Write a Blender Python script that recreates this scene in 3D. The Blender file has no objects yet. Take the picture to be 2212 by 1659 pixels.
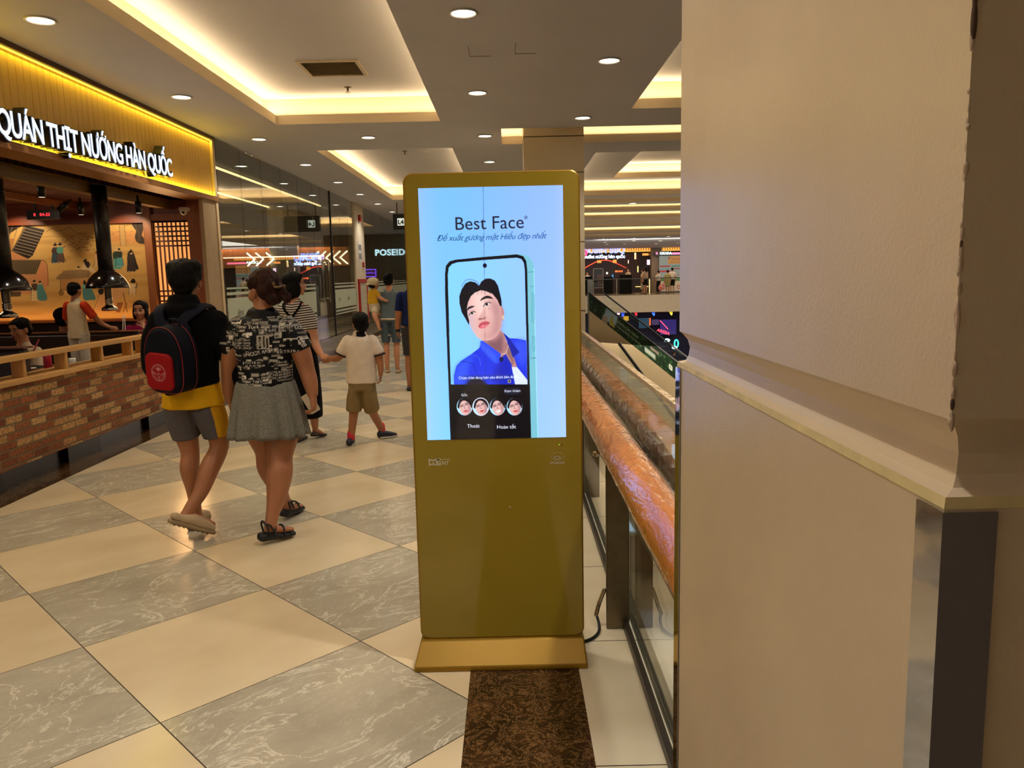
import bpy, bmesh, math, random
import numpy as np
from mathutils import Vector, Matrix, noise as mnoise
random.seed(7); np.random.seed(7)
SC = bpy.context.scene
COL = SC.collection
PI = math.pi
# ---------------------------------------------------------------- camera, world, exposure
FPX = 1685.0; EYE = 1.55
PITCH = math.atan(234 / FPX); ROLL = math.radians(1.285)
fw = Vector((0, math.cos(PITCH), -math.sin(PITCH))); rt = Vector((1, 0, 0)); up = rt.cross(fw)
r2 = rt * math.cos(ROLL) - up * math.sin(ROLL); u2 = r2.cross(fw)
cam_data = bpy.data.cameras.new('camera'); cam = bpy.data.objects.new('camera', cam_data); COL.objects.link(cam)
M = Matrix((r2, u2, -fw)).transposed().to_4x4(); M.translation = (0, 0, EYE); cam.matrix_world = M
cam_data.sensor_width = 36; cam_data.lens = 36 * FPX / 2212; cam_data.clip_start = .05; cam_data.clip_end = 300
SC.camera = cam
SC.view_settings.view_transform = 'Standard'; SC.view_settings.look = 'None'
SC.view_settings.gamma = 1; SC.view_settings.use_curve_mapping = False
SC.view_settings.exposure = 0.22
W = bpy.data.worlds.new('mall_ambient'); SC.world = W; W.use_nodes = True
W.node_tree.nodes['Background'].inputs[0].default_value = (1.0, .95, .95, 1)
W.node_tree.nodes['Background'].inputs[1].default_value = 0.26
LED_C = (1, .78, .46); DOWN_C = (1, .95, .88)
def light(kind, name, loc, power, color=(1, 1, 1), size=.1, size_y=None, target=None, parent=None, spot=None, blend=.5, spread=None):
    d = bpy.data.lights.new(name, kind); d.energy = power; d.color = color
    if kind == 'AREA':
        d.size = size
        if size_y: d.shape = 'RECTANGLE'; d.size_y = size_y
        if spread: d.spread = spread
    else: d.shadow_soft_size = size
    if kind == 'SPOT': d.spot_size = spot; d.spot_blend = blend
    o = bpy.data.objects.new(name, d); COL.objects.link(o); o.location = loc
    if target is not None:
        o.rotation_euler = (Vector(target) - Vector(loc)).to_track_quat('-Z', 'Y').to_euler()
    if parent:
        o.parent = parent; o.location = Vector(loc) - parent.location
    return o
# area lights added as fill: concourse, atrium void and far slab edge
light('AREA', 'atrium_fill', (9, 30, 3.35), 900, (1, .93, .84), 8, 20, (9, 30, -2))
light('AREA', 'atrium_fill', (10, 44, 3.2), 420, (1, .93, .84), 10, .5, (10, 57, -1.5))
light('AREA', 'concourse_fill', (-3.2, .2, 3.35), 26, (1, .93, .86), 2, 2.0, (-2.4, 4.5, .0))
# ---------------------------------------------------------------- helpers: materials
def lin(c):
    def f(v):
        v /= 255.0
        return v / 12.92 if v <= .04045 else ((v + .055) / 1.055) ** 2.4
    return tuple(f(v) for v in c[:3])
class G:
    """small node graph builder"""
    def __init__(s, m): s.t = m.node_tree; s.N = s.t.nodes; s.b = s.N['Principled BSDF'] if 'Principled BSDF' in s.N else None; s.out = s.N['Material Output']
    def n(s, typ, ins=None, **kw):
        d = s.N.new('ShaderNode' + typ)
        for k, v in kw.items(): setattr(d, k, v)
        for k, v in (ins or {}).items(): s.set(d.inputs[k], v)
        return d
    def set(s, sock, v):
        if hasattr(v, 'outputs'): v = v.outputs[0]
        if isinstance(v, bpy.types.NodeSocket): s.t.links.new(v, sock)
        else:
            if hasattr(sock.default_value, '__len__') and len(sock.default_value) == 4 and len(v) == 3: v = tuple(v) + (1,)
            sock.default_value = v
    def m(s, op, a, b=0.0, c=None):
        ins = {0: a, 1: b}
        if c is not None: ins[2] = c
        return s.n('Math', ins, operation=op).outputs[0]
    def ramp(s, fac, stops, interp='LINEAR'):
        r = s.n('ValToRGB', {0: fac}); r.color_ramp.interpolation = interp
        e = r.color_ramp.elements
        while len(e) < len(stops): e.new(.5)
        for el, (p, c) in zip(e, stops): el.position = p; el.color = tuple(c) + (1,) if len(c) == 3 else c
        return r.outputs[0]
    def mix(s, f, a, b, mode='MIX'):
        x = s.n('Mix', data_type='RGBA', blend_type=mode)
        s.set(x.inputs[0], f); s.set(x.inputs[6], a); s.set(x.inputs[7], b); return x.outputs[2]
    def pos(s): return s.n('NewGeometry').outputs[0]
    def obj(s): return s.n('TexCoord').outputs[3]
def newmat(name):
    m = bpy.data.materials.new(name); m.use_nodes = True; return m, G(m)
_mc = {}
def mat(name, c, rough=.6, metal=0, spec=.5, var=.08, scale=9, bump=0, bscale=60, coat=0, emit=None, estr=0, sheen=0, trans=0, alpha=1):
    if name in _mc: return _mc[name]
    m, g = newmat(name); b = g.b
    L = lin(c)
    nz = g.n('TexNoise', {'Vector': g.obj(), 'Scale': scale, 'Detail': 3.0})
    lo = tuple(x * (1 - var) for x in L); hi = tuple(min(1, x * (1 + var)) for x in L)
    g.set(b.inputs['Base Color'], g.ramp(nz.outputs[0], [(.3, lo), (.7, hi)]))
    b.inputs['Roughness'].default_value = rough; b.inputs['Metallic'].default_value = metal
    b.inputs['Specular IOR Level'].default_value = spec
    if coat: b.inputs['Coat Weight'].default_value = coat; b.inputs['Coat Roughness'].default_value = .08
    if sheen: b.inputs['Sheen Weight'].default_value = sheen
    if trans: b.inputs['Transmission Weight'].default_value = trans
    if alpha < 1: b.inputs['Alpha'].default_value = alpha
    if emit: b.inputs['Emission Color'].default_value = lin(emit) + (1,); b.inputs['Emission Strength'].default_value = estr
    if bump:
        n2 = g.n('TexNoise', {'Vector': g.obj(), 'Scale': bscale, 'Detail': 2.0})
        bp = g.n('Bump', {'Height': n2.outputs[0], 'Strength': bump, 'Distance': .01}); g.set(b.inputs['Normal'], bp)
    _mc[name] = m; return m
def emat(name, c, s=1.0):
    if name in _mc: return _mc[name]
    m, g = newmat(name); g.b.inputs['Base Color'].default_value = (0.02, .02, .02, 1)
    g.b.inputs['Emission Color'].default_value = lin(c) + (1,); g.b.inputs['Emission Strength'].default_value = s
    _mc[name] = m; return m
def skinmat(name, c, rough=.5):
    if name in _mc: return _mc[name]
    m, g = newmat(name); L = lin(c)
    nz = g.n('TexNoise', {'Vector': g.obj(), 'Scale': 7.0, 'Detail': 4.0})
    g.set(g.b.inputs['Base Color'], g.ramp(nz.outputs[0], [(.3, tuple(x * .9 for x in L)), (.7, (min(1, L[0] * 1.1), L[1] * 1.04, L[2]))]))
    g.b.inputs['Roughness'].default_value = rough; g.b.inputs['Subsurface Weight'].default_value = .05; g.b.inputs['Subsurface Radius'].default_value = (.02, .008, .004)
    _mc[name] = m; return m
def hairmat(name, c):
    if name in _mc: return _mc[name]
    m, g = newmat(name); L = lin(c)
    mp = g.n('Mapping', {'Vector': g.obj(), 'Scale': (90, 90, 7)})
    nz = g.n('TexNoise', {'Vector': mp, 'Scale': 1.0, 'Detail': 5.0})
    g.set(g.b.inputs['Base Color'], g.ramp(nz.outputs[0], [(.35, tuple(x * .5 for x in L)), (.65, tuple(x * 1.6 for x in L))]))
    g.b.inputs['Roughness'].default_value = .6; g.b.inputs['Specular IOR Level'].default_value = .15
    g.set(g.b.inputs['Normal'], g.n('Bump', {'Height': nz.outputs[0], 'Strength': .6, 'Distance': .01}))
    _mc[name] = m; return m
def colmat(name, rough=.6, emis=0, base=1, coat=0):
    """colour comes from the mesh's painted colour attribute"""
    if name in _mc: return _mc[name]
    m, g = newmat(name); a = g.n('Attribute', attribute_name='Col')
    g.b.inputs['Roughness'].default_value = rough; g.b.inputs['Specular IOR Level'].default_value = .5 if emis else .2
    if emis:
        g.b.inputs['Base Color'].default_value = (.01, .01, .012, 1); g.set(g.b.inputs['Emission Color'], a.outputs[0]); g.b.inputs['Emission Strength'].default_value = emis
    else: g.set(g.b.inputs['Base Color'], a.outputs[0])
    if coat: g.b.inputs['Coat Weight'].default_value = coat; g.b.inputs['Coat Roughness'].default_value = .03
    _mc[name] = m; return m
def glassmat(name, tint=(1, 1, 1), ior=1.5, refl=1.0, rough=0.0, base=0.0):
    """architectural pane: see-through plus a Fresnel mirror reflection"""
    if name in _mc: return _mc[name]
    m, g = newmat(name); g.N.remove(g.b)
    tr = g.n('BsdfTransparent', {0: tint}); gl = g.n('BsdfGlossy', {0: (.95, .97, .95, 1), 'Roughness': rough})
    lw = g.n('LayerWeight', {'Blend': .5}); f = g.m('MINIMUM', g.m('ADD', g.m('MULTIPLY', g.m('ADD', .04, g.m('MULTIPLY', g.m('POWER', lw.outputs[1], 5.0), .96)), refl), base), 1.0)
    mx = g.n('MixShader', {0: f}); g.set(mx.inputs[1], tr); g.set(mx.inputs[2], gl); g.set(g.out.inputs[0], mx)
    _mc[name] = m; return m
# ---------------------------------------------------------------- helpers: objects
def tag(o, label=None, cat=None, group=None, kind=None):
    if label: o['label'] = label
    if cat: o['category'] = cat
    if group: o['group'] = group
    if kind: o['kind'] = kind
    return o
def thing(name, label, cat, loc=(0, 0, 0), group=None):
    o = bpy.data.objects.new(name, None); COL.objects.link(o); o.location = loc; o.empty_display_size = .1
    tag(o, label, cat, group); return o
def wloc(o):
    v = Vector((0, 0, 0))
    while o: v += o.location; o = o.parent
    return v
class MB:
    def __init__(s): s.v = []; s.f = []; s.mi = []; s.k = 0
    def add(s, vs, fs):
        b = len(s.v); s.v += [tuple(v) for v in vs]; s.f += [tuple(b + i for i in f) for f in fs]; s.mi += [s.k] * len(fs); return s
    def mat(s, k): s.k = k; return s
    def box(s, x0, x1, y0, y1, z0, z1):
        vs = [(x, y, z) for z in (z0, z1) for y in (y0, y1) for x in (x0, x1)]
        return s.add(vs, [(0, 2, 3, 1), (4, 5, 7, 6), (0, 1, 5, 4), (2, 6, 7, 3), (0, 4, 6, 2), (1, 3, 7, 5)])
    def quad(s, a, b, c, d): return s.add([a, b, c, d], [(0, 1, 2, 3)])
    def prism(s, poly, axis, a, b):
        """extrude a 2-D polygon along x, y or z from a to b"""
        n = len(poly)
        def P(p, t):
            return {'x': (t, p[0], p[1]), 'y': (p[0], t, p[1]), 'z': (p[0], p[1], t)}[axis]
        vs = [P(p, a) for p in poly] + [P(p, b) for p in poly]
        return s.add(vs, [tuple(range(n))[::-1], tuple(range(n, 2 * n))] + [(i, (i + 1) % n, n + (i + 1) % n, n + i) for i in range(n)])
    def rings(s, R, close=True, cap=True):
        n = len(R[0]); vs = [p for r in R for p in r]; fs = []
        for i in range(len(R) - 1):
            for j in range(n if close else n - 1):
                k = (j + 1) % n
                fs.append((i * n + j, i * n + k, (i + 1) * n + k, (i + 1) * n + j))
        if cap and close: fs.append(tuple(range(n))[::-1]); fs.append(tuple(range((len(R) - 1) * n, len(R) * n)))
        return s.add(vs, fs)
    def lathe(s, prof, c=(0, 0, 0), n=32, cap=True):
        R = [[(c[0] + r * math.cos(2 * PI * j / n), c[1] + r * math.sin(2 * PI * j / n), c[2] + z) for j in range(n)] for r, z in prof]
        return s.rings(R, cap=cap)
    def chain(s, pts, ref=(1, 0, 0), n=16, sub=3, caps=True, p=2.0):
        """tapering limb through pts = (x,y,z,ru,rv) with rounded ends; ru lies along ref"""
        P = [tuple(q) + ((q[3],) if len(q) == 4 else ()) for q in pts]
        A = np.array(P, float)
        out = []
        for i in range(len(A) - 1):
            p0 = A[max(i - 1, 0)]; p1 = A[i]; p2 = A[i + 1]; p3 = A[min(i + 2, len(A) - 1)]
            for k in range(sub):
                t = k / sub
                out.append(.5 * ((2 * p1) + (-p0 + p2) * t + (2 * p0 - 5 * p1 + 4 * p2 - p3) * t * t + (-p0 + 3 * p1 - 3 * p2 + p3) * t ** 3))
        out.append(A[-1]); A = np.array(out)
        T = np.gradient(A[:, :3], axis=0)
        T /= np.linalg.norm(T, axis=1)[:, None] + 1e-9
        ref = np.array(ref, float); R = []
        def ring(c, t, ru, rv):
            u = ref - t * ref.dot(t); u /= np.linalg.norm(u) + 1e-9; w = np.cross(t, u)
            r = []
            for j in range(n):
                a = 2 * PI * j / n; ca, sa = math.cos(a), math.sin(a)
                ca = math.copysign(abs(ca) ** (2 / p), ca); sa = math.copysign(abs(sa) ** (2 / p), sa)
                r.append(tuple(c + u * ru * ca + w * rv * sa))
            return r
        if caps:
            m0 = min(A[0, 3], A[0, 4]); m0 = m0 if m0 < .085 else .016; m1 = min(A[-1, 3], A[-1, 4], .016)
            for a in (.98, .8, .5): R.append(ring(A[0, :3] - T[0] * m0 * a, T[0], A[0, 3] * math.sqrt(1 - a * a), A[0, 4] * math.sqrt(1 - a * a)))
        for q, t in zip(A, T): R.append(ring(q[:3], t, max(q[3], 1e-4), max(q[4], 1e-4)))
        if caps:
            for a in (.5, .8, .98): R.append(ring(A[-1, :3] + T[-1] * m1 * a, T[-1], A[-1, 3] * math.sqrt(1 - a * a), A[-1, 4] * math.sqrt(1 - a * a)))
        return s.rings(R)
    def tube(s, pts, r, n=10, sub=3, ref=None):
        d = Vector(pts[-1][:3]) - Vector(pts[0][:3])
        if ref is None: ref = (0, 0, 1) if abs(d.normalized().z) < .8 else (0, 1, 0)
        return s.chain([tuple(p[:3]) + (r, r) for p in pts], ref, n, sub)
    def ell(s, c, r, n=20, m=12, M3=None):
        R = []
        for i in range(m + 1):
            ph = PI * (i + .02) / (m + .04)
            R.append([Vector((r[0] * math.sin(ph) * math.cos(2 * PI * j / n), r[1] * math.sin(ph) * math.sin(2 * PI * j / n), r[2] * math.cos(ph))) for j in range(n)])
        if M3 is not None: R = [[M3 @ p for p in r_] for r_ in R]
        c = Vector(c); R = [[tuple(p + c) for p in r_][::-1] for r_ in R]
        return s.rings(R)
    def xf(s, M4):
        s.v = [tuple(M4 @ Vector(v)) for v in s.v]; return s
    def disc(s, c, r, n=28, axis='z'):
        vs = []
        for j in range(n):
            a = 2 * PI * j / n; x, y = r * math.cos(a), r * math.sin(a)
            vs.append({'z': (c[0] + x, c[1] + y, c[2]), 'y': (c[0] + x, c[1], c[2] + y), 'x': (c[0], c[1] + x, c[2] + y)}[axis])
        return s.add(vs, [tuple(range(n))])
    def build(s, name, mats, parent=None, smooth=False, bevel=0, colors=None):
        if not isinstance(mats, (list, tuple)): mats = [mats]
        V = np.array(s.v, float)
        if parent is not None: org = wloc(parent)
        else:
            mn, mx = V.min(0), V.max(0); org = Vector(((mn[0] + mx[0]) / 2, (mn[1] + mx[1]) / 2, mn[2]))
        me = bpy.data.meshes.new(name)
        me.from_pydata([tuple(v) for v in (V - np.array(org))], [], s.f)
        for m in mats: me.materials.append(m)
        if len(mats) > 1: me.polygons.foreach_set('material_index', s.mi)
        if smooth: me.polygons.foreach_set('use_smooth', [True] * len(s.f))
        if colors is not None:
            ca = me.color_attributes.new('Col', 'FLOAT_COLOR', 'POINT')
            C4 = np.ones((len(V), 4), np.float32); C4[:, :3] = colors; ca.data.foreach_set('color', C4.ravel())
        me.update()
        o = bpy.data.objects.new(name, me); COL.objects.link(o)
        if parent is not None: o.parent = parent
        else: o.location = org
        if bevel:
            md = o.modifiers.new('bevel', 'BEVEL'); md.width = bevel; md.segments = 2; md.limit_method = 'ANGLE'
        return o
def struct(o, label=None): o['kind'] = 'structure'; return o
def remesh(mb, voxel=.008, it=4, fac=.5, disp=None):
    me = bpy.data.meshes.new('tmp'); me.from_pydata(mb.v, [], mb.f); o = bpy.data.objects.new('tmp', me); COL.objects.link(o)
    r = o.modifiers.new('r', 'REMESH'); r.mode = 'VOXEL'; r.voxel_size = voxel
    if it: sm = o.modifiers.new('s', 'SMOOTH'); sm.factor = fac; sm.iterations = it
    dg = bpy.context.evaluated_depsgraph_get(); ev = bpy.data.meshes.new_from_object(o.evaluated_get(dg))
    n = len(ev.vertices); V = np.empty(n * 3); ev.vertices.foreach_get('co', V); V = V.reshape(-1, 3)
    F = [tuple(p.vertices) for p in ev.polygons]
    if disp is not None:
        Nn = np.empty(n * 3); ev.vertices.foreach_get('normal', Nn); V = disp(V, Nn.reshape(-1, 3))
    out = MB(); out.v = [tuple(v) for v in V]; out.f = F; out.mi = [0] * len(F)
    bpy.data.objects.remove(o); bpy.data.meshes.remove(me); bpy.data.meshes.remove(ev)
    return out
def folds(amp, sx, sy, sz, seed=0):
    """cloth creases / hair locks: noise displacement along the normals"""
    def f(V, N):
        d = np.array([mnoise.noise(Vector((v[0] * sx + seed, v[1] * sy, v[2] * sz))) for v in V])
        return V + N * (d * amp)[:, None]
    return f
def textmesh(body, size=1, extrude=0, offset=0, shear=0, align='CENTER', space=1):
    c = bpy.data.curves.new('t', 'FONT'); c.body = body; c.size = size; c.extrude = extrude; c.offset = offset; c.shear = shear
    c.align_x = align; c.align_y = 'CENTER'; c.space_character = space; c.resolution_u = 4
    o = bpy.data.objects.new('t', c); COL.objects.link(o)
    dg = bpy.context.evaluated_depsgraph_get(); me = bpy.data.meshes.new_from_object(o.evaluated_get(dg))
    bt_ = bmesh.new(); bt_.from_mesh(me); bmesh.ops.triangulate(bt_, faces=bt_.faces[:]); bt_.to_mesh(me); bt_.free()
    mb = MB(); mb.v = [tuple(v.co) for v in me.vertices]; mb.f = [tuple(p.vertices) for p in me.polygons]; mb.mi = [0] * len(mb.f)
    bpy.data.objects.remove(o); bpy.data.curves.remove(c); bpy.data.meshes.remove(me)
    return mb
def frame_m(origin, xdir, ydir):
    x = Vector(xdir).normalized(); y = Vector(ydir).normalized(); z = x.cross(y)
    Mx = Matrix((x, y, z)).transposed().to_4x4(); Mx.translation = origin; return Mx
def wtext(body, size, origin, xdir=(1, 0, 0), ydir=(0, 0, 1), **kw):
    return textmesh(body, size, **kw).xf(frame_m(origin, xdir, ydir))
# ---------------------------------------------------------------- helpers: painted canvases (colour attributes)
class Canvas:
    """paints a small picture with numpy; x right, y down, in canvas pixels"""
    def __init__(s, w, h, bg=(0, 0, 0)):
        s.w, s.h = w, h; s.a = np.zeros((h, w, 3)); s.a[:] = np.array(bg) / 255.0
    def put(s, mask, c, x0, y0, alpha=1, soft=0):
        h, w = mask.shape
        reg = s.a[y0:y0 + h, x0:x0 + w]; mk = mask[..., None] * alpha
        reg[:] = reg * (1 - mk) + (np.array(c) / 255.0) * mk
    def mask(s, polys, soft=0):
        al = np.concatenate([np.array(p, float) for p in polys]); pad = int(soft * 3) + 2
        x0 = max(0, int(al[:, 0].min()) - pad); x1 = min(s.w, int(al[:, 0].max()) + pad + 1)
        y0 = max(0, int(al[:, 1].min()) - pad); y1 = min(s.h, int(al[:, 1].max()) + pad + 1)
        if x1 <= x0 or y1 <= y0: return None
        S = 3
        X = (np.arange((x1 - x0) * S) + .5) / S + x0; Y = (np.arange((y1 - y0) * S) + .5) / S + y0
        ins = np.zeros((len(Y), len(X)), bool)
        for P in polys:
            P = np.array(P, float)
            for i in range(len(P)):
                ax, ay = P[i]; bx, by = P[(i + 1) % len(P)]
                if ay == by: continue
                rows = np.where((Y >= min(ay, by)) & (Y < max(ay, by)))[0]
                if len(rows) == 0: continue
                xs = ax + (Y[rows] - ay) * (bx - ax) / (by - ay)
                ins[rows[0]:rows[-1] + 1] ^= X[None, :] > xs[:, None]
        mk = ins.reshape(y1 - y0, S, x1 - x0, S).mean((1, 3))
        if soft > 0:
            k = max(1, int(round(soft))); ker = np.ones(2 * k + 1) / (2 * k + 1)
            for _ in range(2):
                mk = np.apply_along_axis(lambda r: np.convolve(r, ker, 'same'), 0, mk); mk = np.apply_along_axis(lambda r: np.convolve(r, ker, 'same'), 1, mk)
        return mk, x0, y0
    def poly(s, P, c, alpha=1, soft=0, curve=False):
        if curve: P = smoothloop(P)
        r = s.mask([P], soft)
        if r: s.put(r[0], c, r[1], r[2], alpha)
        return s
    def ell(s, cx, cy, rx, ry, c, alpha=1, soft=0, rot=0):
        P = []
        for k in range(40):
            a = 2 * PI * k / 40; x, y = rx * math.cos(a), ry * math.sin(a)
            P.append((cx + x * math.cos(rot) - y * math.sin(rot), cy + x * math.sin(rot) + y * math.cos(rot)))
        return s.poly(P, c, alpha, soft)
    def rect(s, x0, y0, x1, y1, c, alpha=1, soft=0): return s.poly([(x0, y0), (x1, y0), (x1, y1), (x0, y1)], c, alpha, soft)
    def line(s, pts, w, c, alpha=1, curve=False, soft=0):
        if curve: pts = smoothopen(pts)
        for a, b in zip(pts[:-1], pts[1:]):
            dx, dy = b[0] - a[0], b[1] - a[1]; L = math.hypot(dx, dy) or 1; nx, ny = -dy / L * w / 2, dx / L * w / 2; ex, ey = dx / L * w * .3, dy / L * w * .3
            s.poly([(a[0] + nx - ex, a[1] + ny - ey), (b[0] + nx + ex, b[1] + ny + ey), (b[0] - nx + ex, b[1] - ny + ey), (a[0] - nx - ex, a[1] - ny - ey)], c, alpha, soft)
        return s
    def rrect(s, x0, y0, x1, y1, r, c, alpha=1, soft=0):
        return s.poly(rrpoly(x0, y0, x1, y1, r), c, alpha, soft)
    def text(s, body, x, y, size, c, rot=0, alpha=1, flipx=False, **kw):
        mb = textmesh(body, size, **kw); cr, sr = math.cos(rot), math.sin(rot); fx = -1 if flipx else 1
        P = np.array([(x + fx * v[0] * cr + v[1] * sr, y + fx * v[0] * sr - v[1] * cr) for v in mb.v])
        # union of glyph triangles
        x0 = max(0, int(P[:, 0].min()) - 1); x1 = min(s.w, int(P[:, 0].max()) + 2); y0 = max(0, int(P[:, 1].min()) - 1); y1 = min(s.h, int(P[:, 1].max()) + 2)
        if x1 <= x0 or y1 <= y0: return s
        S = 3; acc = np.zeros(((y1 - y0) * S, (x1 - x0) * S), bool)
        for f in mb.f:
            T = (P[list(f)] - (x0, y0)) * S
            a0 = max(0, int(T[:, 0].min())); a1 = min(acc.shape[1], int(T[:, 0].max()) + 2); b0 = max(0, int(T[:, 1].min())); b1 = min(acc.shape[0], int(T[:, 1].max()) + 2)
            if a1 <= a0 or b1 <= b0: continue
            X, Y = np.meshgrid(np.arange(a0, a1) + .5, np.arange(b0, b1) + .5); pos = np.ones(X.shape, bool); neg = pos.copy()
            for i in range(len(T)):
                ax, ay = T[i]; bx, by = T[(i + 1) % len(T)]; cr_ = (bx - ax) * (Y - ay) - (by - ay) * (X - ax)
                pos &= cr_ >= -1e-6; neg &= cr_ <= 1e-6
            acc[b0:b1, a0:a1] |= pos | neg
        s.put(acc.reshape(y1 - y0, S, x1 - x0, S).mean((1, 3)), c, x0, y0, alpha); return s
    def lin(s):
        a = np.clip(s.a, 0, 1); return np.where(a <= .04045, a / 12.92, ((a + .055) / 1.055) ** 2.4)
    def plane(s, name, origin, xd, yd, m, parent=None, smooth=False, fn=None):
        """grid mesh: one vertex per canvas pixel; origin = top-left, xd/yd = full width/height vectors"""
        w, h = s.w, s.h; o = np.array(origin, float); xd = np.array(xd, float); yd = np.array(yd, float)
        U, Vv = np.meshgrid(np.linspace(0, 1, w), np.linspace(0, 1, h))
        P = o + U[..., None] * xd + Vv[..., None] * yd
        if fn is not None: P = fn(P, U, Vv)
        idx = np.arange(w * h).reshape(h, w)
        F = np.stack([idx[:-1, :-1], idx[1:, :-1], idx[1:, 1:], idx[:-1, 1:]], -1).reshape(-1, 4)
        org = np.array(wloc(parent)) if parent is not None else P.reshape(-1, 3).mean(0)
        me = bpy.data.meshes.new(name); n = w * h; me.vertices.add(n); me.vertices.foreach_set('co', (P.reshape(-1, 3) - org).ravel())
        nf = len(F); me.loops.add(nf * 4); me.loops.foreach_set('vertex_index', F.ravel()); me.polygons.add(nf)
        me.polygons.foreach_set('loop_start', np.arange(nf) * 4); me.polygons.foreach_set('loop_total', np.full(nf, 4))
        me.update(calc_edges=True); me.validate()
        if smooth: me.polygons.foreach_set('use_smooth', [True] * nf)
        ca = me.color_attributes.new('Col', 'FLOAT_COLOR', 'POINT'); C4 = np.ones((n, 4), np.float32); C4[:, :3] = s.lin().reshape(-1, 3)
        ca.data.foreach_set('color', C4.ravel()); me.materials.append(m)
        ob = bpy.data.objects.new(name, me); COL.objects.link(ob)
        if parent is not None: ob.parent = parent
        else: ob.location = org
        return ob
    def sample(s, U, V):
        """bilinear lookup, U and V in 0..1"""
        a = s.lin(); x = np.clip(U * (s.w - 1), 0, s.w - 1.001); y = np.clip(V * (s.h - 1), 0, s.h - 1.001)
        xi = x.astype(int); yi = y.astype(int); fx = (x - xi)[:, None]; fy = (y - yi)[:, None]
        return (a[yi, xi] * (1 - fx) + a[yi, xi + 1] * fx) * (1 - fy) + (a[yi + 1, xi] * (1 - fx) + a[yi + 1, xi + 1] * fx) * fy
def rrpoly(x0, y0, x1, y1, r, n=6):
    P = []
    for cx, cy, a0 in ((x1 - r, y1 - r, 0), (x0 + r, y1 - r, PI / 2), (x0 + r, y0 + r, PI), (x1 - r, y0 + r, 3 * PI / 2)):
        for k in range(n + 1): a = a0 + PI / 2 * k / n; P.append((cx + r * math.cos(a), cy + r * math.sin(a)))
    return P
def smoothloop(P, sub=6):
    n = len(P); A = np.array(P, float); out = []
    for i in range(n):
        p0, p1, p2, p3 = A[i - 1], A[i], A[(i + 1) % n], A[(i + 2) % n]
        for k in range(sub):
            t = k / sub; out.append(tuple(.5 * ((2 * p1) + (-p0 + p2) * t + (2 * p0 - 5 * p1 + 4 * p2 - p3) * t * t + (-p0 + 3 * p1 - 3 * p2 + p3) * t ** 3)))
    return out
def smoothopen(P, sub=6):
    A = np.array(P, float); out = []
    for i in range(len(A) - 1):
        p0, p1, p2, p3 = A[max(i - 1, 0)], A[i], A[i + 1], A[min(i + 2, len(A) - 1)]
        for k in range(sub):
            t = k / sub; out.append(tuple(.5 * ((2 * p1) + (-p0 + p2) * t + (2 * p0 - 5 * p1 + 4 * p2 - p3) * t * t + (-p0 + 3 * p1 - 3 * p2 + p3) * t ** 3)))
    out.append(tuple(A[-1])); return out
# ================================================================ SETTING
CZ = 3.43
def marble_nodes(g, P, base, vein, sc=2.2, w=.03, strong=1.0):
    nz = g.n('TexNoise', {'Vector': P, 'Scale': sc, 'Detail': 7.0, 'Roughness': .62, 'Distortion': 1.4})
    v = g.m('ABSOLUTE', g.m('SUBTRACT', nz.outputs[0], .5))
    nb = g.n('TexNoise', {'Vector': P, 'Scale': sc * 3.1, 'Detail': 8.0, 'Roughness': .7, 'Distortion': .7})
    v2 = g.m('ABSOLUTE', g.m('SUBTRACT', nb.outputs[0], .52))
    f = g.m('MAXIMUM', g.m('MULTIPLY', g.m('SUBTRACT', 1.0, g.m('MINIMUM', g.m('DIVIDE', v, w), 1.0)), strong),
            g.m('MULTIPLY', g.m('SUBTRACT', 1.0, g.m('MINIMUM', g.m('DIVIDE', v2, w * .55), 1.0)), strong * .55))
    nc = g.n('TexNoise', {'Vector': P, 'Scale': sc * 1.3, 'Detail': 6.0, 'Roughness': .7})
    b = g.ramp(nc.outputs[0], [(.25, tuple(x * .80 for x in base)), (.75, tuple(min(1, x * 1.14) for x in base))])
    return g.mix(f, b, vein)
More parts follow.
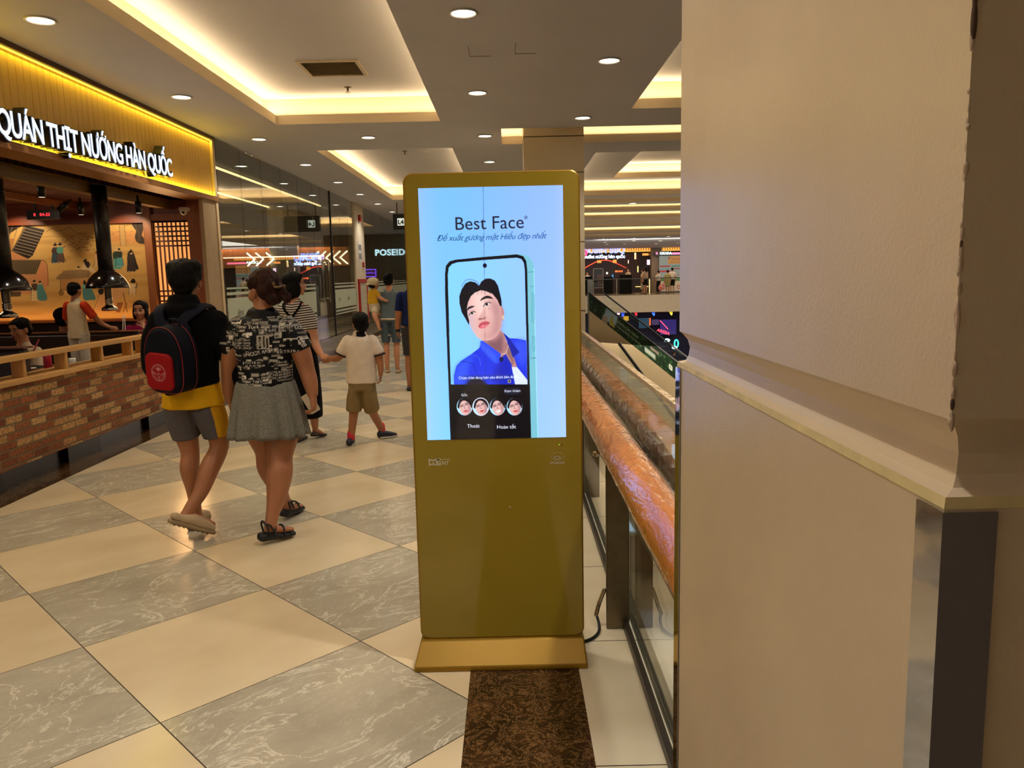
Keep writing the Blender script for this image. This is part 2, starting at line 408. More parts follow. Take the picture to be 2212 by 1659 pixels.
def floor_mat():
    m, g = newmat('polished_tiles'); sp = g.n('SeparateXYZ', {0: g.pos()})
    x = g.m('ADD', sp.outputs[0], 1.28); y = g.m('SUBTRACT', sp.outputs[1], 2.59)
    u = g.m('DIVIDE', g.m('ADD', x, y), 1.2); v = g.m('DIVIDE', g.m('SUBTRACT', y, x), 1.2)
    fu = g.m('FLOOR', u); fv = g.m('FLOOR', v)
    par = g.m('ABSOLUTE', g.m('MODULO', g.m('ADD', fu, fv), 2.0))
    tid = g.n('CombineXYZ', {0: fu, 1: fv}); wn = g.n('TexWhiteNoise', {'Vector': tid})
    off = g.n('VectorMath', {0: wn.outputs[1], 1: (7, 7, 7)}, operation='MULTIPLY')
    P = g.n('VectorMath', {0: g.n('CombineXYZ', {0: g.m('MULTIPLY', u, .8), 1: g.m('MULTIPLY', v, 1.5)}), 1: off})
    grey = marble_nodes(g, P.outputs[0], lin((174, 163, 140)), lin((222, 212, 188)), 1.9, .014, .8)
    nb = g.n('TexNoise', {'Vector': P.outputs[0], 'Scale': 1.6, 'Detail': 5.0})
    beige = g.ramp(nb.outputs[0], [(.3, lin((206, 184, 146))), (.7, lin((222, 202, 165)))])
    # tone differs a little tile by tile
    c = g.mix(g.m('GREATER_THAN', par, .5), beige, grey)
    c = g.mix(g.m('MULTIPLY', wn.outputs[0], .10), c, lin((150, 135, 105)))
    eu = g.m('MINIMUM', g.m('FRACT', u), g.m('SUBTRACT', 1.0, g.m('FRACT', u))); ev = g.m('MINIMUM', g.m('FRACT', v), g.m('SUBTRACT', 1.0, g.m('FRACT', v)))
    j = g.m('LESS_THAN', g.m('MINIMUM', eu, ev), .0028)
    g.set(g.b.inputs['Base Color'], g.mix(j, c, lin((62, 48, 30))))
    g.set(g.b.inputs['Roughness'], g.m('ADD', g.m('MULTIPLY', j, .5), .17)); g.b.inputs['Specular IOR Level'].default_value = .42
    return m
def darkmarble():
    m, g = newmat('dark_emperador'); 
    vo = g.n('TexNoise', {'Vector': g.pos(), 'Scale': 11.0, 'Detail': 8.0, 'Roughness': .75, 'Distortion': 2.2})
    v = g.m('ABSOLUTE', g.m('SUBTRACT', vo.outputs[0], .5)); f = g.m('SUBTRACT', 1.0, g.m('MINIMUM', g.m('DIVIDE', v, .018), 1.0))
    nz = g.n('TexNoise', {'Vector': g.pos(), 'Scale': 7.0, 'Detail': 6.0})
    b = g.ramp(nz.outputs[0], [(.3, lin((34, 20, 11))), (.62, lin((66, 42, 23))), (.8, lin((98, 66, 36)))])
    g.set(g.b.inputs['Base Color'], g.mix(g.m('MULTIPLY', f, .75), b, lin((168, 128, 78)))); g.b.inputs['Roughness'].default_value = .12; return m
def whitetile():
    m, g = newmat('cream_tiles'); sp = g.n('SeparateXYZ', {0: g.pos()})
    y = g.m('DIVIDE', g.m('SUBTRACT', sp.outputs[1], 2.288), .8535); fy = g.m('FRACT', y)
    j = g.m('LESS_THAN', g.m('MINIMUM', fy, g.m('SUBTRACT', 1.0, fy)), .003)
    nb = g.n('TexNoise', {'Vector': g.pos(), 'Scale': 2.5, 'Detail': 5.0})
    c = g.ramp(nb.outputs[0], [(.3, lin((222, 208, 174))), (.7, lin((236, 224, 194)))])
    g.set(g.b.inputs['Base Color'], g.mix(j, c, lin((70, 58, 38)))); g.b.inputs['Roughness'].default_value = .10; return m
M_FL = floor_mat(); M_DM = darkmarble(); M_WT = whitetile()
fl = MB()
def fquad(x0, x1, y0, y1, z, k): fl.mat(k).quad((x0, y0, z), (x1, y0, z), (x1, y1, z), (x0, y1, z))
fquad(-3.64, -.19, -8, 36, 0, 0); fquad(-.19, .24, -8, 36, 0, 1); fquad(.24, .56, -8, 36, 0, 2); fquad(-4.3, -3.64, -8, 36, 0, 1)
fl.mat(2).quad((.56, -8, 0), (.56, 36, 0), (.56, 36, -1.2), (.56, -8, -1.2)).quad((-4.3, -8, -1.2), (.56, -8, -1.2), (.56, 36, -1.2), (-4.3, 36, -1.2))
struct(fl.build('floor', [M_FL, M_DM, M_WT]))
# ceiling with recessed trays
M_CE = mat('ceiling_paint', (206, 204, 208), .75, var=.03, scale=1.5)
M_FA = mat('cove_paint', (226, 208, 176), .7, var=.02, scale=2)
TR = [(-2.79, -.80, 1.2, 9.83), (-2.79, -.80, 11.82, 19.35), (-2.79, -.80, 21.3, 28.8), (1.45, 13, -1.0, 9.36), (-.07, 13, 10.42, 11.63), (1.39, 13, 12.6, 19.35),
      (1.3, 16, 20.25, 21.3), (1.3, 16, 22.1, 24.2), (1.3, 16, 24.75, 27.4), (1.3, 18, 28.3, 29.1), (1.3, 18, 30.2, 31.4), (1.3, 18, 32.6, 36.6), (1.3, 20, 38.2, 40.6), (-2.79, -.80, -7.5, -1.2)]
xs = sorted({-3.87, 24.0} | {a for t in TR for a in t[:2]}); ys = sorted({-8.0, 66.0} | {a for t in TR for a in t[2:]})
ce = MB()
for i in range(len(xs) - 1):
    for j in range(len(ys) - 1):
        cx, cy = (xs[i] + xs[i + 1]) / 2, (ys[j] + ys[j + 1]) / 2
        if any(t[0] < cx < t[1] and t[2] < cy < t[3] for t in TR): continue
        ce.quad((xs[i], ys[j], CZ), (xs[i], ys[j + 1], CZ), (xs[i + 1], ys[j + 1], CZ), (xs[i + 1], ys[j], CZ))
def tray(mb, t, z, lip=.11, h=.34, led=.20):
    x0, x1, y0, y1 = t
    def ring(a, za, b, zb, k):
        A = [(a[0], a[2], za), (a[1], a[2], za), (a[1], a[3], za), (a[0], a[3], za)]; B = [(b[0], b[2], zb), (b[1], b[2], zb), (b[1], b[3], zb), (b[0], b[3], zb)]
        mb.mat(k)
        for q in range(4): mb.quad(A[q], A[(q + 1) % 4], B[(q + 1) % 4], B[q])
    o = (x0 - led, x1 + led, y0 - led, y1 + led)
    ring(t, z, t, z + lip, 1); ring(t, z + lip, o, z + lip, 1); ring(o, z + lip, o, z + h, 1)
    return o
for k, t in enumerate(TR):
    o = tray(ce, t, CZ)
    if k == 5:
        inn = (2.47, 13, 14.0, 18.78); ce.mat(0)
        X = [o[0], inn[0], inn[1], o[1]]; Y = [o[2], inn[2], inn[3], o[3]]
        for a in range(3):
            for b in range(3):
                if a == 1 and b == 1: continue
                ce.quad((X[a], Y[b], CZ + .34), (X[a], Y[b + 1], CZ + .34), (X[a + 1], Y[b + 1], CZ + .34), (X[a + 1], Y[b], CZ + .34))
        o2 = tray(ce, inn, CZ + .34); ce.mat(0).quad((o2[0], o2[2], CZ + .68), (o2[0], o2[3], CZ + .68), (o2[1], o2[3], CZ + .68), (o2[1], o2[2], CZ + .68))
    else: ce.mat(0).quad((o[0], o[2], CZ + .34), (o[0], o[3], CZ + .34), (o[1], o[3], CZ + .34), (o[1], o[2], CZ + .34))
struct(MB().box(-12, 34, -8.2, -8.0, -5.4, CZ).build('wall_behind_added', mat('added_wall_paint', (176, 160, 142), .7)))  # added unseen wall, darkens what glass and mirror reflect behind the viewer
ceil_o = struct(ce.build('ceiling', [M_CE, M_FA]))
# LED strips lying in the coves: small emitters on each ledge, facing up and inwards
def cove(t, z, sides, pw=15):
    x0, x1, y0, y1 = t; zc = z + .135; e = .11
    if 'n' in sides: light('AREA', 'cove_strip', ((x0 + x1) / 2, y1 + e, zc), pw * (x1 - x0) * .32, LED_C, x1 - x0 + .3, .03, ((x0 + x1) / 2, y1 + e - .06, z + 1), spread=PI)
    if 's' in sides: light('AREA', 'cove_strip', ((x0 + x1) / 2, y0 - e, zc), pw * (x1 - x0) * .32, LED_C, x1 - x0 + .3, .03, ((x0 + x1) / 2, y0 - e + .06, z + 1), spread=PI)
    for s, xx, dx in (('w', x0 - e, .06), ('e', x1 + e, -.06)):
        if s in sides:
            l = light('AREA', 'cove_strip', (xx, (y0 + y1) / 2, zc), pw * (y1 - y0) * .32, LED_C, .03, y1 - y0 + .3, None)
            l.rotation_euler = (PI, 0, 0); l.rotation_euler = (PI, math.atan(dx) * 1.0, 0)
for k, (t, sd) in enumerate(zip(TR, ['nsew', 'nsew', 'nw', 'nsw', 'nw', 'nw', 'n', 'n', 'n', 'n', 'n', 'n', 'n', 'nsew'])): cove(t, CZ, sd, 9 if t[1] < 2 else 8.5)  # last tray is unseen, its coves added to light the wall behind
cove((2.47, 13, 14.0, 18.78), CZ + .34, 'nw', 13)
# ---- downlights
M_TRIM = mat('lamp_trim_white', (225, 218, 205), .4); M_LAMP = emat('lamp_lens', (255, 250, 232), 9)
def downlight(x, y, r=.088, power=60, label='', light_on=True, z=CZ, grp='recessed downlights in the concourse ceiling'):
    t = thing('downlight', label, 'ceiling light', (x, y, z), grp)
    MB().lathe([(r, .0), (r * 1.16, -.004), (r * 1.2, -.010), (r * 1.08, -.013), (r * .98, -.004), (r * .95, .001)], (x, y, z), 28, cap=False).build('trim_ring', M_TRIM, t, True)
    MB().lathe([(r * .95, -.001), (r * .6, -.006), (.004, -.008)], (x, y, z), 28).build('lens', M_LAMP, t, True)
    if light_on: light('SPOT', 'lamp', (x, y, z - .03), power, DOWN_C, .07, target=(x, y, 0), parent=t, spot=math.radians(118), blend=.8)
    return t
rowname = {-3.3: 'left row, along the shop fronts', -.29: 'middle row, beside the left light cove', .93: 'right row, over the railing'}
ordn = ['nearest', 'second', 'third', 'fourth', 'fifth', 'sixth', 'seventh', 'eighth']
for x, ysl in ((-3.3, [5.87, 8.28, 10.76, 13.17, 15.6, 17.85, 20.2, 22.7]), (-.29, [5.92, 8.39, 10.89, 13.31]), (.93, [7.27, 9.81])):
    for i, y in enumerate(ysl): downlight(x, y, label='round white recessed downlight, %s of the %s' % (ordn[i], rowname[x]), power=62 if y < 14 else 75)
downlight(-1.85, 10.81, label='round white recessed downlight between the two left light coves')
downlight(-1.85, 20.3, label='round white recessed downlight beyond the second left light cove', power=40)
for x, y in ((-1.8, -5.5), (2.2, -5.5), (-3.3, 3.4), (-3.3, .9), (-.29, 3.4), (-.29, .9), (.93, 4.8), (.93, 2.4)):  # rear pair added to light wall and column; right pair brightens the pale tiles
    downlight(x, y, power=150 if (x, y) == (.93, 2.4) else 190 if y < -5 else 60, label='recessed downlight above the viewer, outside the picture', grp='downlights overhead outside the picture')
random.seed(3)
for i in range(26):
    x = 1.0 + (i % 9) * 1.6 + random.uniform(-.3, .3); y = 43 + (i // 9) * 4.6 + random.uniform(-1, 1)
    downlight(x + y * .1, y, .13, 90, 'small bright downlight in the ceiling above the far shops', i % 4 == 0, grp='downlights over the far side of the atrium')
for x, y in ((3.4, 21.7), (2.1, 29.6), (1.5, 31.9)): downlight(x, y, .11, 30, 'downlight between the light slots over the atrium', False, grp='downlights between the atrium light slots')
# ---- air grille, sprinklers, access panels
t = thing('ceiling_vent', 'rectangular slatted air grille in the near left recessed ceiling', 'vent', (-1.82, 8.64, CZ + .34))
mb = MB(); z = CZ + .34
for a in ((-2.14, -1.50, 8.33, 8.37), (-2.14, -1.50, 8.91, 8.95), (-2.14, -2.10, 8.37, 8.91), (-1.54, -1.50, 8.37, 8.91)): mb.box(*a, z - .018, z)
mb.build('frame', mat('vent_paint', (196, 180, 152), .5), t, bevel=.003)
mb = MB()
for k in range(17):
    y = 8.385 + k * .032; mb.add([(-2.1, y, z - .012), (-1.54, y, z - .012), (-1.54, y + .02, z - .002), (-2.1, y + .02, z - .002)], [(0, 1, 2, 3), (3, 2, 1, 0)])
mb.build('slats', mat('vent_slat', (186, 170, 142), .5), t)
MB().box(-2.1, -1.54, 8.37, 8.91, z - .0015, z).build('backing', mat('vent_dark', (150, 134, 108), .9), t)
def sprinkler(x, y, z, label):
    t = thing('sprinkler_head', label, 'sprinkler', (x, y, z), 'ceiling sprinklers')
    MB().lathe([(.045, 0), (.045, -.006), (.014, -.012), (.012, -.04)], (x, y, z), 16).build('escutcheon', mat('sprk', (120, 104, 82), .35, .6), t, True)
    MB().lathe([(.006, -.04), (.006, -.055), (.03, -.057), (.03, -.061)], (x, y, z), 16).build('deflector', mat('sprk', (120, 104, 82)), t)
sprinkler(-1.84, 9.5, CZ + .34, 'small sprinkler head beyond the air grille in the near left recess')
sprinkler(-1.80, 14.2, CZ + .34, 'small sprinkler head in the second left recess')
sprinkler(-2.1, 12.6, CZ + .34, 'small sprinkler head near the front edge of the second left recess')
for k, (x, y) in enumerate(((-.12, 7.05), (.27, 7.0))):
    o = MB().box(x - .18, x + .0, y - .002, y + .002, CZ - .003, CZ + .001).box(x - .182, x - .178, y - .3, y, CZ - .003, CZ + .001).build('access_panel_seam', mat('seam', (90, 76, 62), .8))
    tag(o, ['thin seam of the left access panel in the plain ceiling', 'thin seam of the right access panel in the plain ceiling'][k], 'access panel', 'access panels')
# ---- big near column at the right
M_COL = None
def colpaint():
    m, g = newmat('column_paint')
    nz = g.n('TexNoise', {'Vector': g.pos(), 'Scale': 3.0, 'Detail': 4.0})
    g.set(g.b.inputs['Base Color'], g.ramp(nz.outputs[0], [(.3, lin((204, 182, 150))), (.7, lin((214, 193, 160)))]))
    n2 = g.n('TexNoise', {'Vector': g.pos(), 'Scale': 220.0, 'Detail': 2.0}); n3 = g.n('TexNoise', {'Vector': g.pos(), 'Scale': 14.0})
    h = g.m('ADD', g.m('MULTIPLY', n2.outputs[0], .35), n3.outputs[0])
    g.set(g.b.inputs['Normal'], g.n('Bump', {'Height': h, 'Strength': .22, 'Distance': .004}))
    g.b.inputs['Roughness'].default_value = .34; return m
M_COL = colpaint(); M_LIP = mat('ledge_yellow', (214, 194, 138), .55, var=.12, scale=30)
CS = .7333   # column scale about the eye line
XF, YN, YF, XB = .33, .577, 1.525, 1.15
col = MB()
# horizontal section as offsets from the faces (inset), heights bottom to top
prof = [(d * CS, EYE + .009 + (z - EYE) * CS, k) for d, z, k in [(-.004, 0, 0), (-.004, 1.286, 0), (-.005, 1.288, 1), (-.003, 1.300, 1), (.004, 1.302, 0), (.014, 1.305, 0), (.02, 1.318, 0), (.023, 1.34, 0), (.018, 1.36, 0), (.008, 1.374, 0), (0, 1.381, 0)]]
prof = [(prof[0][0], 0, 0)] + prof[1:] + [(0, CZ, 0)]
def sect(d, z): return [(XF + d, YN + d, z), (XB, YN + d, z), (XB, YF - d, z), (XF + d, YF - d, z)]
for (a, za, _), (b, zb, k) in zip(prof[:-1], prof[1:]):
    A, B = sect(a, za), sect(b, zb); col.mat(k)
    for q in range(4): col.quad(A[q], A[(q + 1) % 4], B[(q + 1) % 4], B[q])
co = struct(col.build('wall_right_column', [M_COL, M_LIP])); 
# chipped arris: knocked-off flakes of plaster along the near vertical edge
mb = MB(); random.seed(11)
for k in range(60):
    z = 1.432 + random.random() ** 1.8 * .42; r = random.uniform(.0008, .0022)
    mb.ell((XF + random.uniform(.0002, .0012), YN + random.uniform(.0002, .0016), z), (r, r, r * random.uniform(1.5, 5)), 8, 6)
tag(mb.build('plaster_chips', mat('plaster_chip', (196, 170, 142), .8, bump=.5), None, True), 'rough chipped plaster along the near edge of the big column', 'plaster chips', kind='stuff')
mb = MB()
for z, h, r in ((1.72, .016, .0022), (1.735, .010, .0018), (1.565, .004, .0012), (1.447, .005, .0016)): mb.ell((XF + .0005, YN + .0005, z), (r, r, h), 8, 8)
tag(mb.build('dark_chip', mat('exposed_edge', (84, 62, 44), .9), None, True), 'dark gouges on the near edge of the big column', 'gouges', kind='stuff')
# mirror-steel corner guards below the ledge
M_MIR = mat('mirror_steel', (176, 178, 188), .06, 1, var=.01, bump=.06, bscale=14)
def guard(yc, s, label):
    t = thing('corner_guard', label, 'corner guard', (XF, yc, 0))
    MB().box(XF - .006, XF - .0042, min(yc, yc + s * .037), max(yc, yc + s * .037), .0, 1.3645).build('side_plate', M_MIR, t)
    MB().box(XF - .006, XF + .036, min(yc, yc - s * .002), max(yc, yc - s * .002), 0, 1.3645).build('face_plate', M_MIR, t)
guard(YN - .0045, 1, 'mirror steel corner guard on the near edge of the big column'); guard(YF + .0045, -1, 'mirror steel corner guard on the far edge of the big column')
# ---- pillar B behind the kiosk and other pillars
M_PIL = mat('pillar_panel', (222, 205, 170), .35, var=.03, scale=1.2)
mb = MB().box(.225, 1.03, 10.75, 11.5, -.5, CZ + .30)
mb.mat(1)
for z in (1.05, 1.98, 2.9): mb.box(.222, 1.033, 10.747, 11.503, z, z + .012)
mb.box(.222, 1.033, 10.747, 11.503, CZ - .06, CZ - .045)
struct(mb.build('wall_pillar', [M_PIL, mat('joint_dark', (110, 92, 66), .7)]))
# ---- glass railing
M_ST = mat('brushed_steel', (122, 110, 88), .32, .85, var=.08, scale=30); M_DK = mat('dark_bronze', (58, 50, 40), .45, .6)
M_RG = glassmat('rail_glass', (.95, .975, .96), 1.5, 1.15)
def wrapwood():
    m, g = newmat('wrapped_timber'); 
    mp = g.n('Mapping', {'Vector': g.obj(), 'Scale': (14, 1.2, 14)}); nz = g.n('TexNoise', {'Vector': mp, 'Scale': 2.0, 'Detail': 5.0})
    g.set(g.b.inputs['Base Color'], g.ramp(nz.outputs[0], [(.3, lin((176, 92, 26))), (.7, lin((214, 126, 46)))]))
    mp2 = g.n('Mapping', {'Vector': g.obj(), 'Scale': (12, 3.2, 12), 'Rotation': (0, .5, .35)})
    w1 = g.n('TexNoise', {'Vector': mp2, 'Scale': 1.6, 'Detail': 3.0, 'Distortion': 1.8})
    bp = g.n('Bump', {'Height': w1.outputs[0], 'Strength': .45, 'Distance': .03})
    g.set(g.b.inputs['Coat Normal'], bp); g.b.inputs['Coat Weight'].default_value = 1; g.b.inputs['Coat Roughness'].default_value = .07; g.b.inputs['Coat IOR'].default_value = 1.6
    g.b.inputs['Roughness'].default_value = .38; return m
seams = [1.56, 3.30, 5.35, 7.40, 9.45]
rail = thing('glass_railing', 'glass balustrade with wrapped brown timber handrail along the atrium edge', 'railing', (.5, 3.3, 0))
for a, b in zip(seams[:-1], seams[1:]):
    MB().box(.494, .506, a + .006, b - .006, .035, 1.145).build('glass_pane', M_RG, rail)
MB().box(.494, .506, 9.456, 10.74, .035, 1.145).build('glass_pane', M_RG, rail)
MB().box(.488, .512, 1.56, 10.74, 1.140, 1.156).build('top_cap', mat('cap_wrap', (196, 172, 128), .12, .7, bump=.5, bscale=25), rail)
mb = MB().box(.465, .488, 1.56, 10.74, 0, .042).box(.512, .55, 1.56, 10.74, 0, .042); mb.build('base_channel', M_DK, rail, bevel=.003)
for y in (3.26, 5.31, 7.36, 9.41):
    MB().box(.392, .493, y - .010, y + .010, 0, .80).build('post', M_ST, rail, bevel=.004)
    MB().tube([(.40, y, .74), (.40, y, .80), (.40, y, .83)], .012).tube([(.345, y - .05, .80), (.39, y - .05, .80), (.44, y - .05, .80)], .013).build('bracket', mat('chrome', (190, 184, 170), .15, 1), rail, True)
R = []; N = 260
for i in range(N + 1):
    y = 1.54 + 9.16 * i / N; row = []
    for j in range(26):
        a = 2 * PI * j / 26
        n1 = mnoise.noise(Vector((math.cos(a) * 1.3, y * 2.2, math.sin(a) * 1.3))); n2 = abs(mnoise.noise(Vector((math.cos(a) * 2.2 + y * 1.5, y * 5, math.sin(a) * 2.2))))
        rr = .0705 + .0015 * n1 + .0022 * max(0, .2 - n2) * 4
        row.append((.402 + rr * math.cos(a), y, .884 + rr * math.sin(a)))
    R.append(row)
MB().rings(R).build('handrail', wrapwood(), rail, True)
# cable from the kiosk to the railing post
t = thing('power_cable', 'black power cable running from the kiosk across the floor to the railing post', 'cable', (.33, 3.2, 0))
MB().tube([(.20, 3.12, .008), (.275, 3.125, .007), (.325, 3.16, .007), (.355, 3.215, .012), (.358, 3.262, .03), (.350, 3.285, .055)], .0065, 8, 5).build('cable', mat('rubber_black', (14, 13, 12), .5), t, True)
MB().tube([(.350, 3.283, .052), (.366, 3.30, .10), (.388, 3.29, .165)], .0095, 8).build('sleeve', mat('chrome', (190, 184, 170)), t, True)
# ================================================================ KIOSK
KY = 2.99
def goldpaint():
    m, g = newmat('gold_back_painted_glass'); nz = g.n('TexNoise', {'Vector': g.obj(), 'Scale': 2.0})
    g.set(g.b.inputs['Base Color'], g.ramp(nz.outputs[0], [(.3, lin((146, 122, 34))), (.7, lin((154, 130, 40)))]))
    g.b.inputs['Roughness'].default_value = .07; g.b.inputs['Specular IOR Level'].default_value = .5; return m
M_GOLD = goldpaint(); M_GM = mat('gold_metal', (150, 112, 22), .36, .45, var=.05, scale=4)
kiosk = thing('advertising_kiosk', 'tall gold digital advertising kiosk with a lit blue phone advert', 'kiosk', (-.06, 3.1, 0))
x0, x1, zb, zt = -.392, .270, .098, 1.937
def body(ins, y): return [(p[0], y, p[1]) for p in rrpoly(x0 + ins, zb + ins, x1 - ins, zt - ins, .038 - ins * .6, 8)]
mb = MB(); mb.rings([body(.004, KY + .0015), body(.0, KY + .004), body(0, KY + .065), body(.004, KY + .068)][::-1]).build('housing', M_GM, kiosk, bevel=0)
mb = MB(); mb.rings([body(.006, KY + .004), body(.006, KY)]); mb.build('front_glass', M_GOLD, kiosk)
# foot: sloped apron with thick lower plate
fx0, fx1 = -.413, .275; fy0, fy1 = 2.905, 3.16
R = [[(fx0, fy0, 0), (fx1, fy0, 0), (fx1, fy1, 0), (fx0, fy1, 0)]]
R.append([(fx0, fy0, .018), (fx1, fy0, .018), (fx1, fy1, .018), (fx0, fy1, .018)])
R.append([(x0 + .002, KY - .012, .100), (x1 - .002, KY - .012, .100), (x1 - .002, KY + .085, .100), (x0 + .002, KY + .085, .100)])
MB().rings(R).build('foot', M_GM, kiosk, bevel=.006)
# screen picture ------------------------------------------------
SX0, SX1, SZ0, SZ1 = -.335, .2065, .921, 1.881
CW, CH = 404, 716
cv = Canvas(CW, CH, (120, 176, 246))
# photo rectangle: corners 903,409 1216,402 1220,945 925,952 -> canvas
def H4(src, dst):
    A = []; b = []
    for (x, y), (u, v) in zip(src, dst):
        A += [[x, y, 1, 0, 0, 0, -u * x, -u * y], [0, 0, 0, x, y, 1, -v * x, -v * y]]; b += [u, v]
    return np.append(np.linalg.solve(np.array(A), np.array(b)), 1).reshape(3, 3)
HM = H4([(903, 409), (1216, 402), (1220, 945), (925, 952)], [(0, 0), (CW, 0), (CW, CH), (0, CH)])
def q(x, y):
    v = HM @ np.array([x, y, 1.0]); return (v[0] / v[2], v[1] / v[2])
def Q(P): return [q(*p) for p in P]
K = CW / 313.0
def zq(P, ox=930, oy=540, s=3.95): return [q(ox + a / s, oy + b / s) for a, b in P]   # points read off an enlarged view
X_, Y_ = np.meshgrid(np.linspace(0, 1, CW), np.linspace(0, 1, CH))
c1 = np.array([108, 178, 238]); c2 = np.array([132, 172, 250]); c3 = np.array([138, 176, 252])
tmix = np.clip((X_ - .15) * 1.6, 0, 1)[..., None]; edge = (np.abs(X_ - .5) * 2) ** 4
cv.a[:] = (c1 * (1 - tmix) + c2 * tmix) / 255
cv.a[:] = cv.a * (1 - edge[..., None] * .6) + np.array([152, 178, 255]) / 255 * edge[..., None] * .6
cv.a[:] *= (.93 + .09 * Y_)[..., None]
# handset edge (teal side), black bezel, picture
cv.poly(zq([(150, 110), (460, 72), (740, 48), (820, 60), (862, 100), (884, 170), (890, 600), (897, 930), (912, 1625), (840, 1625), (800, 200), (740, 120)]), (104, 168, 184), curve=False)
cv.line(zq([(880, 170), (886, 600), (893, 930), (908, 1625)]), 2, (146, 205, 224)); cv.line(zq([(832, 205), (880, 200)]), 1.5, (60, 120, 140))
cv.line(zq([(852, 330), (880, 322)]), 1.5, (70, 130, 150)); cv.line(zq([(856, 935), (893, 932)]), 2, (50, 110, 125)); 
cv.line(zq([(862, 390), (862, 620), (874, 634), (882, 600), (880, 395), (868, 380), (862, 390)]), 1.5, (70, 138, 158)); cv.line(zq([(866, 750), (868, 860), (878, 878), (886, 850), (884, 760), (874, 745), (866, 750)]), 1.5, (70, 138, 158))
bez = [(128, 1640), (126, 190), (135, 140), (165, 108), (210, 96), (460, 72), (740, 52), (790, 66), (815, 105), (824, 170), (836, 600), (842, 1100), (852, 1640)]
cv.poly(zq([(176, 1640)] + [(128 + 0, 400)] + [(127, 220), (134, 150), (165, 112), (215, 98), (460, 74), (735, 52), (790, 68), (815, 110), (823, 190), (830, 600), (840, 1100), (849, 1640)]), (6, 6, 12))
inner = [(178, 1158), (168, 900), (150, 230), (158, 165), (185, 135), (230, 120), (460, 100), (735, 80), (775, 92), (795, 125), (803, 190), (812, 640), (822, 1158)]
r = cv.mask([zq(inner)])
bgm = (np.array([112, 184, 240]) * (1 - tmix) + np.array([130, 172, 250]) * tmix) / 255
mk, mx, my = r; reg = cv.a[my:my + mk.shape[0], mx:mx + mk.shape[1]]; reg[:] = reg * (1 - mk[..., None]) + bgm[my:my + mk.shape[0], mx:mx + mk.shape[1]] * mk[..., None]
cv.ell(*q(930 + 464 / 3.95, 540 + 148 / 3.95), 5.6, 6.4, (8, 8, 26))
def Z(P, c, al=1, soft=0, curve=True): cv.poly(zq(P), c, al, soft, curve)
# --- portrait: jacket, tee, neck, face, hair
Z([(300, 1158), (205, 1158), (204, 1080), (225, 1000), (262, 960), (345, 905), (415, 850), (440, 790), (560, 900), (640, 880), (660, 765), (740, 770), (812, 785), (822, 1158)], (26, 46, 196), curve=False)
Z([(210, 1150), (225, 1010), (300, 945), (370, 915), (330, 1010), (310, 1150)], (44, 78, 214), .8, 6)
Z([(640, 900), (690, 1010), (710, 1158), (560, 1158), (540, 1050)], (16, 24, 150), .7, 7)
Z([(700, 800), (812, 790), (818, 950), (770, 1000), (700, 880)], (58, 84, 224), .6, 8)
Z([(690, 1010), (735, 1010), (822, 1120), (822, 1158), (718, 1158), (705, 1090)], (190, 200, 236), curve=False)
Z([(625, 730), (600, 700), (440, 780), (470, 840), (560, 900), (600, 930), (640, 900), (690, 990), (690, 1012), (735, 1008), (700, 900), (650, 800)], (168, 118, 116), curve=False)
Z([(470, 790), (560, 780), (610, 720), (620, 860), (600, 900), (520, 860)], (96, 62, 74), .75, 6)
Z([(650, 800), (690, 900), (715, 985), (660, 900)], (40, 30, 40), .55, 5)
Z([(620, 720), (665, 760), (755, 885), (700, 930), (655, 800)], (18, 30, 140), curve=False)
Z([(425, 790), (450, 790), (600, 900), (580, 975), (550, 980), (430, 850)], (34, 62, 214), curve=False); Z([(425, 800), (470, 830), (560, 920), (548, 970), (440, 860)], (60, 92, 232), .6, 4)
cv.ell(*zq([(603, 945)])[0], 6, 7, (12, 18, 60)); cv.ell(*zq([(670, 1130)])[0], 5, 5.5, (150, 140, 130)); cv.ell(*zq([(670, 1130)])[0], 3, 3.3, (50, 46, 60))
cv.line(zq([(600, 900), (640, 890), (660, 830)]), 1.3, (210, 196, 190), .8, curve=True); cv.line(zq([(610, 905), (700, 990), (690, 940)]), 1.0, (30, 26, 40), .6)
cv.line(zq([(262, 960), (360, 985), (400, 1080)]), 1.6, (14, 24, 130), .7, curve=True); cv.line(zq([(345, 905), (410, 930), (430, 1000)]), 1.3, (100, 130, 235), .5, curve=True)
# ear
Z([(595, 490), (620, 520), (626, 580), (608, 620), (592, 560)], (176, 118, 116)); cv.ell(*zq([(618, 588)])[0], 3.6, 6.2, (196, 186, 150))
face = [(318, 430), (350, 380), (430, 355), (520, 380), (570, 430), (598, 500), (606, 590), (600, 680), (570, 740), (520, 778), (460, 786), (410, 765), (372, 720), (342, 660), (320, 570), (308, 490)]
Z(face, (204, 162, 156))
Z([(520, 420), (598, 500), (606, 600), (598, 690), (560, 745), (500, 780), (520, 700), (540, 600), (520, 500)], (150, 102, 106), .72, 9)
Z([(320, 520), (345, 500), (370, 640), (400, 740), (372, 720), (340, 655)], (168, 150, 172), .55, 6)
Z([(360, 400), (430, 375), (470, 420), (450, 520), (440, 570), (400, 560), (380, 470)], (222, 188, 182), .7, 9)
Z([(395, 640), (430, 600), (520, 600), (560, 640), (520, 700), (440, 710)], (186, 134, 130), .5, 10)
Z([(430, 740), (480, 720), (530, 740), (500, 775), (450, 778)], (176, 126, 124), .6, 6)
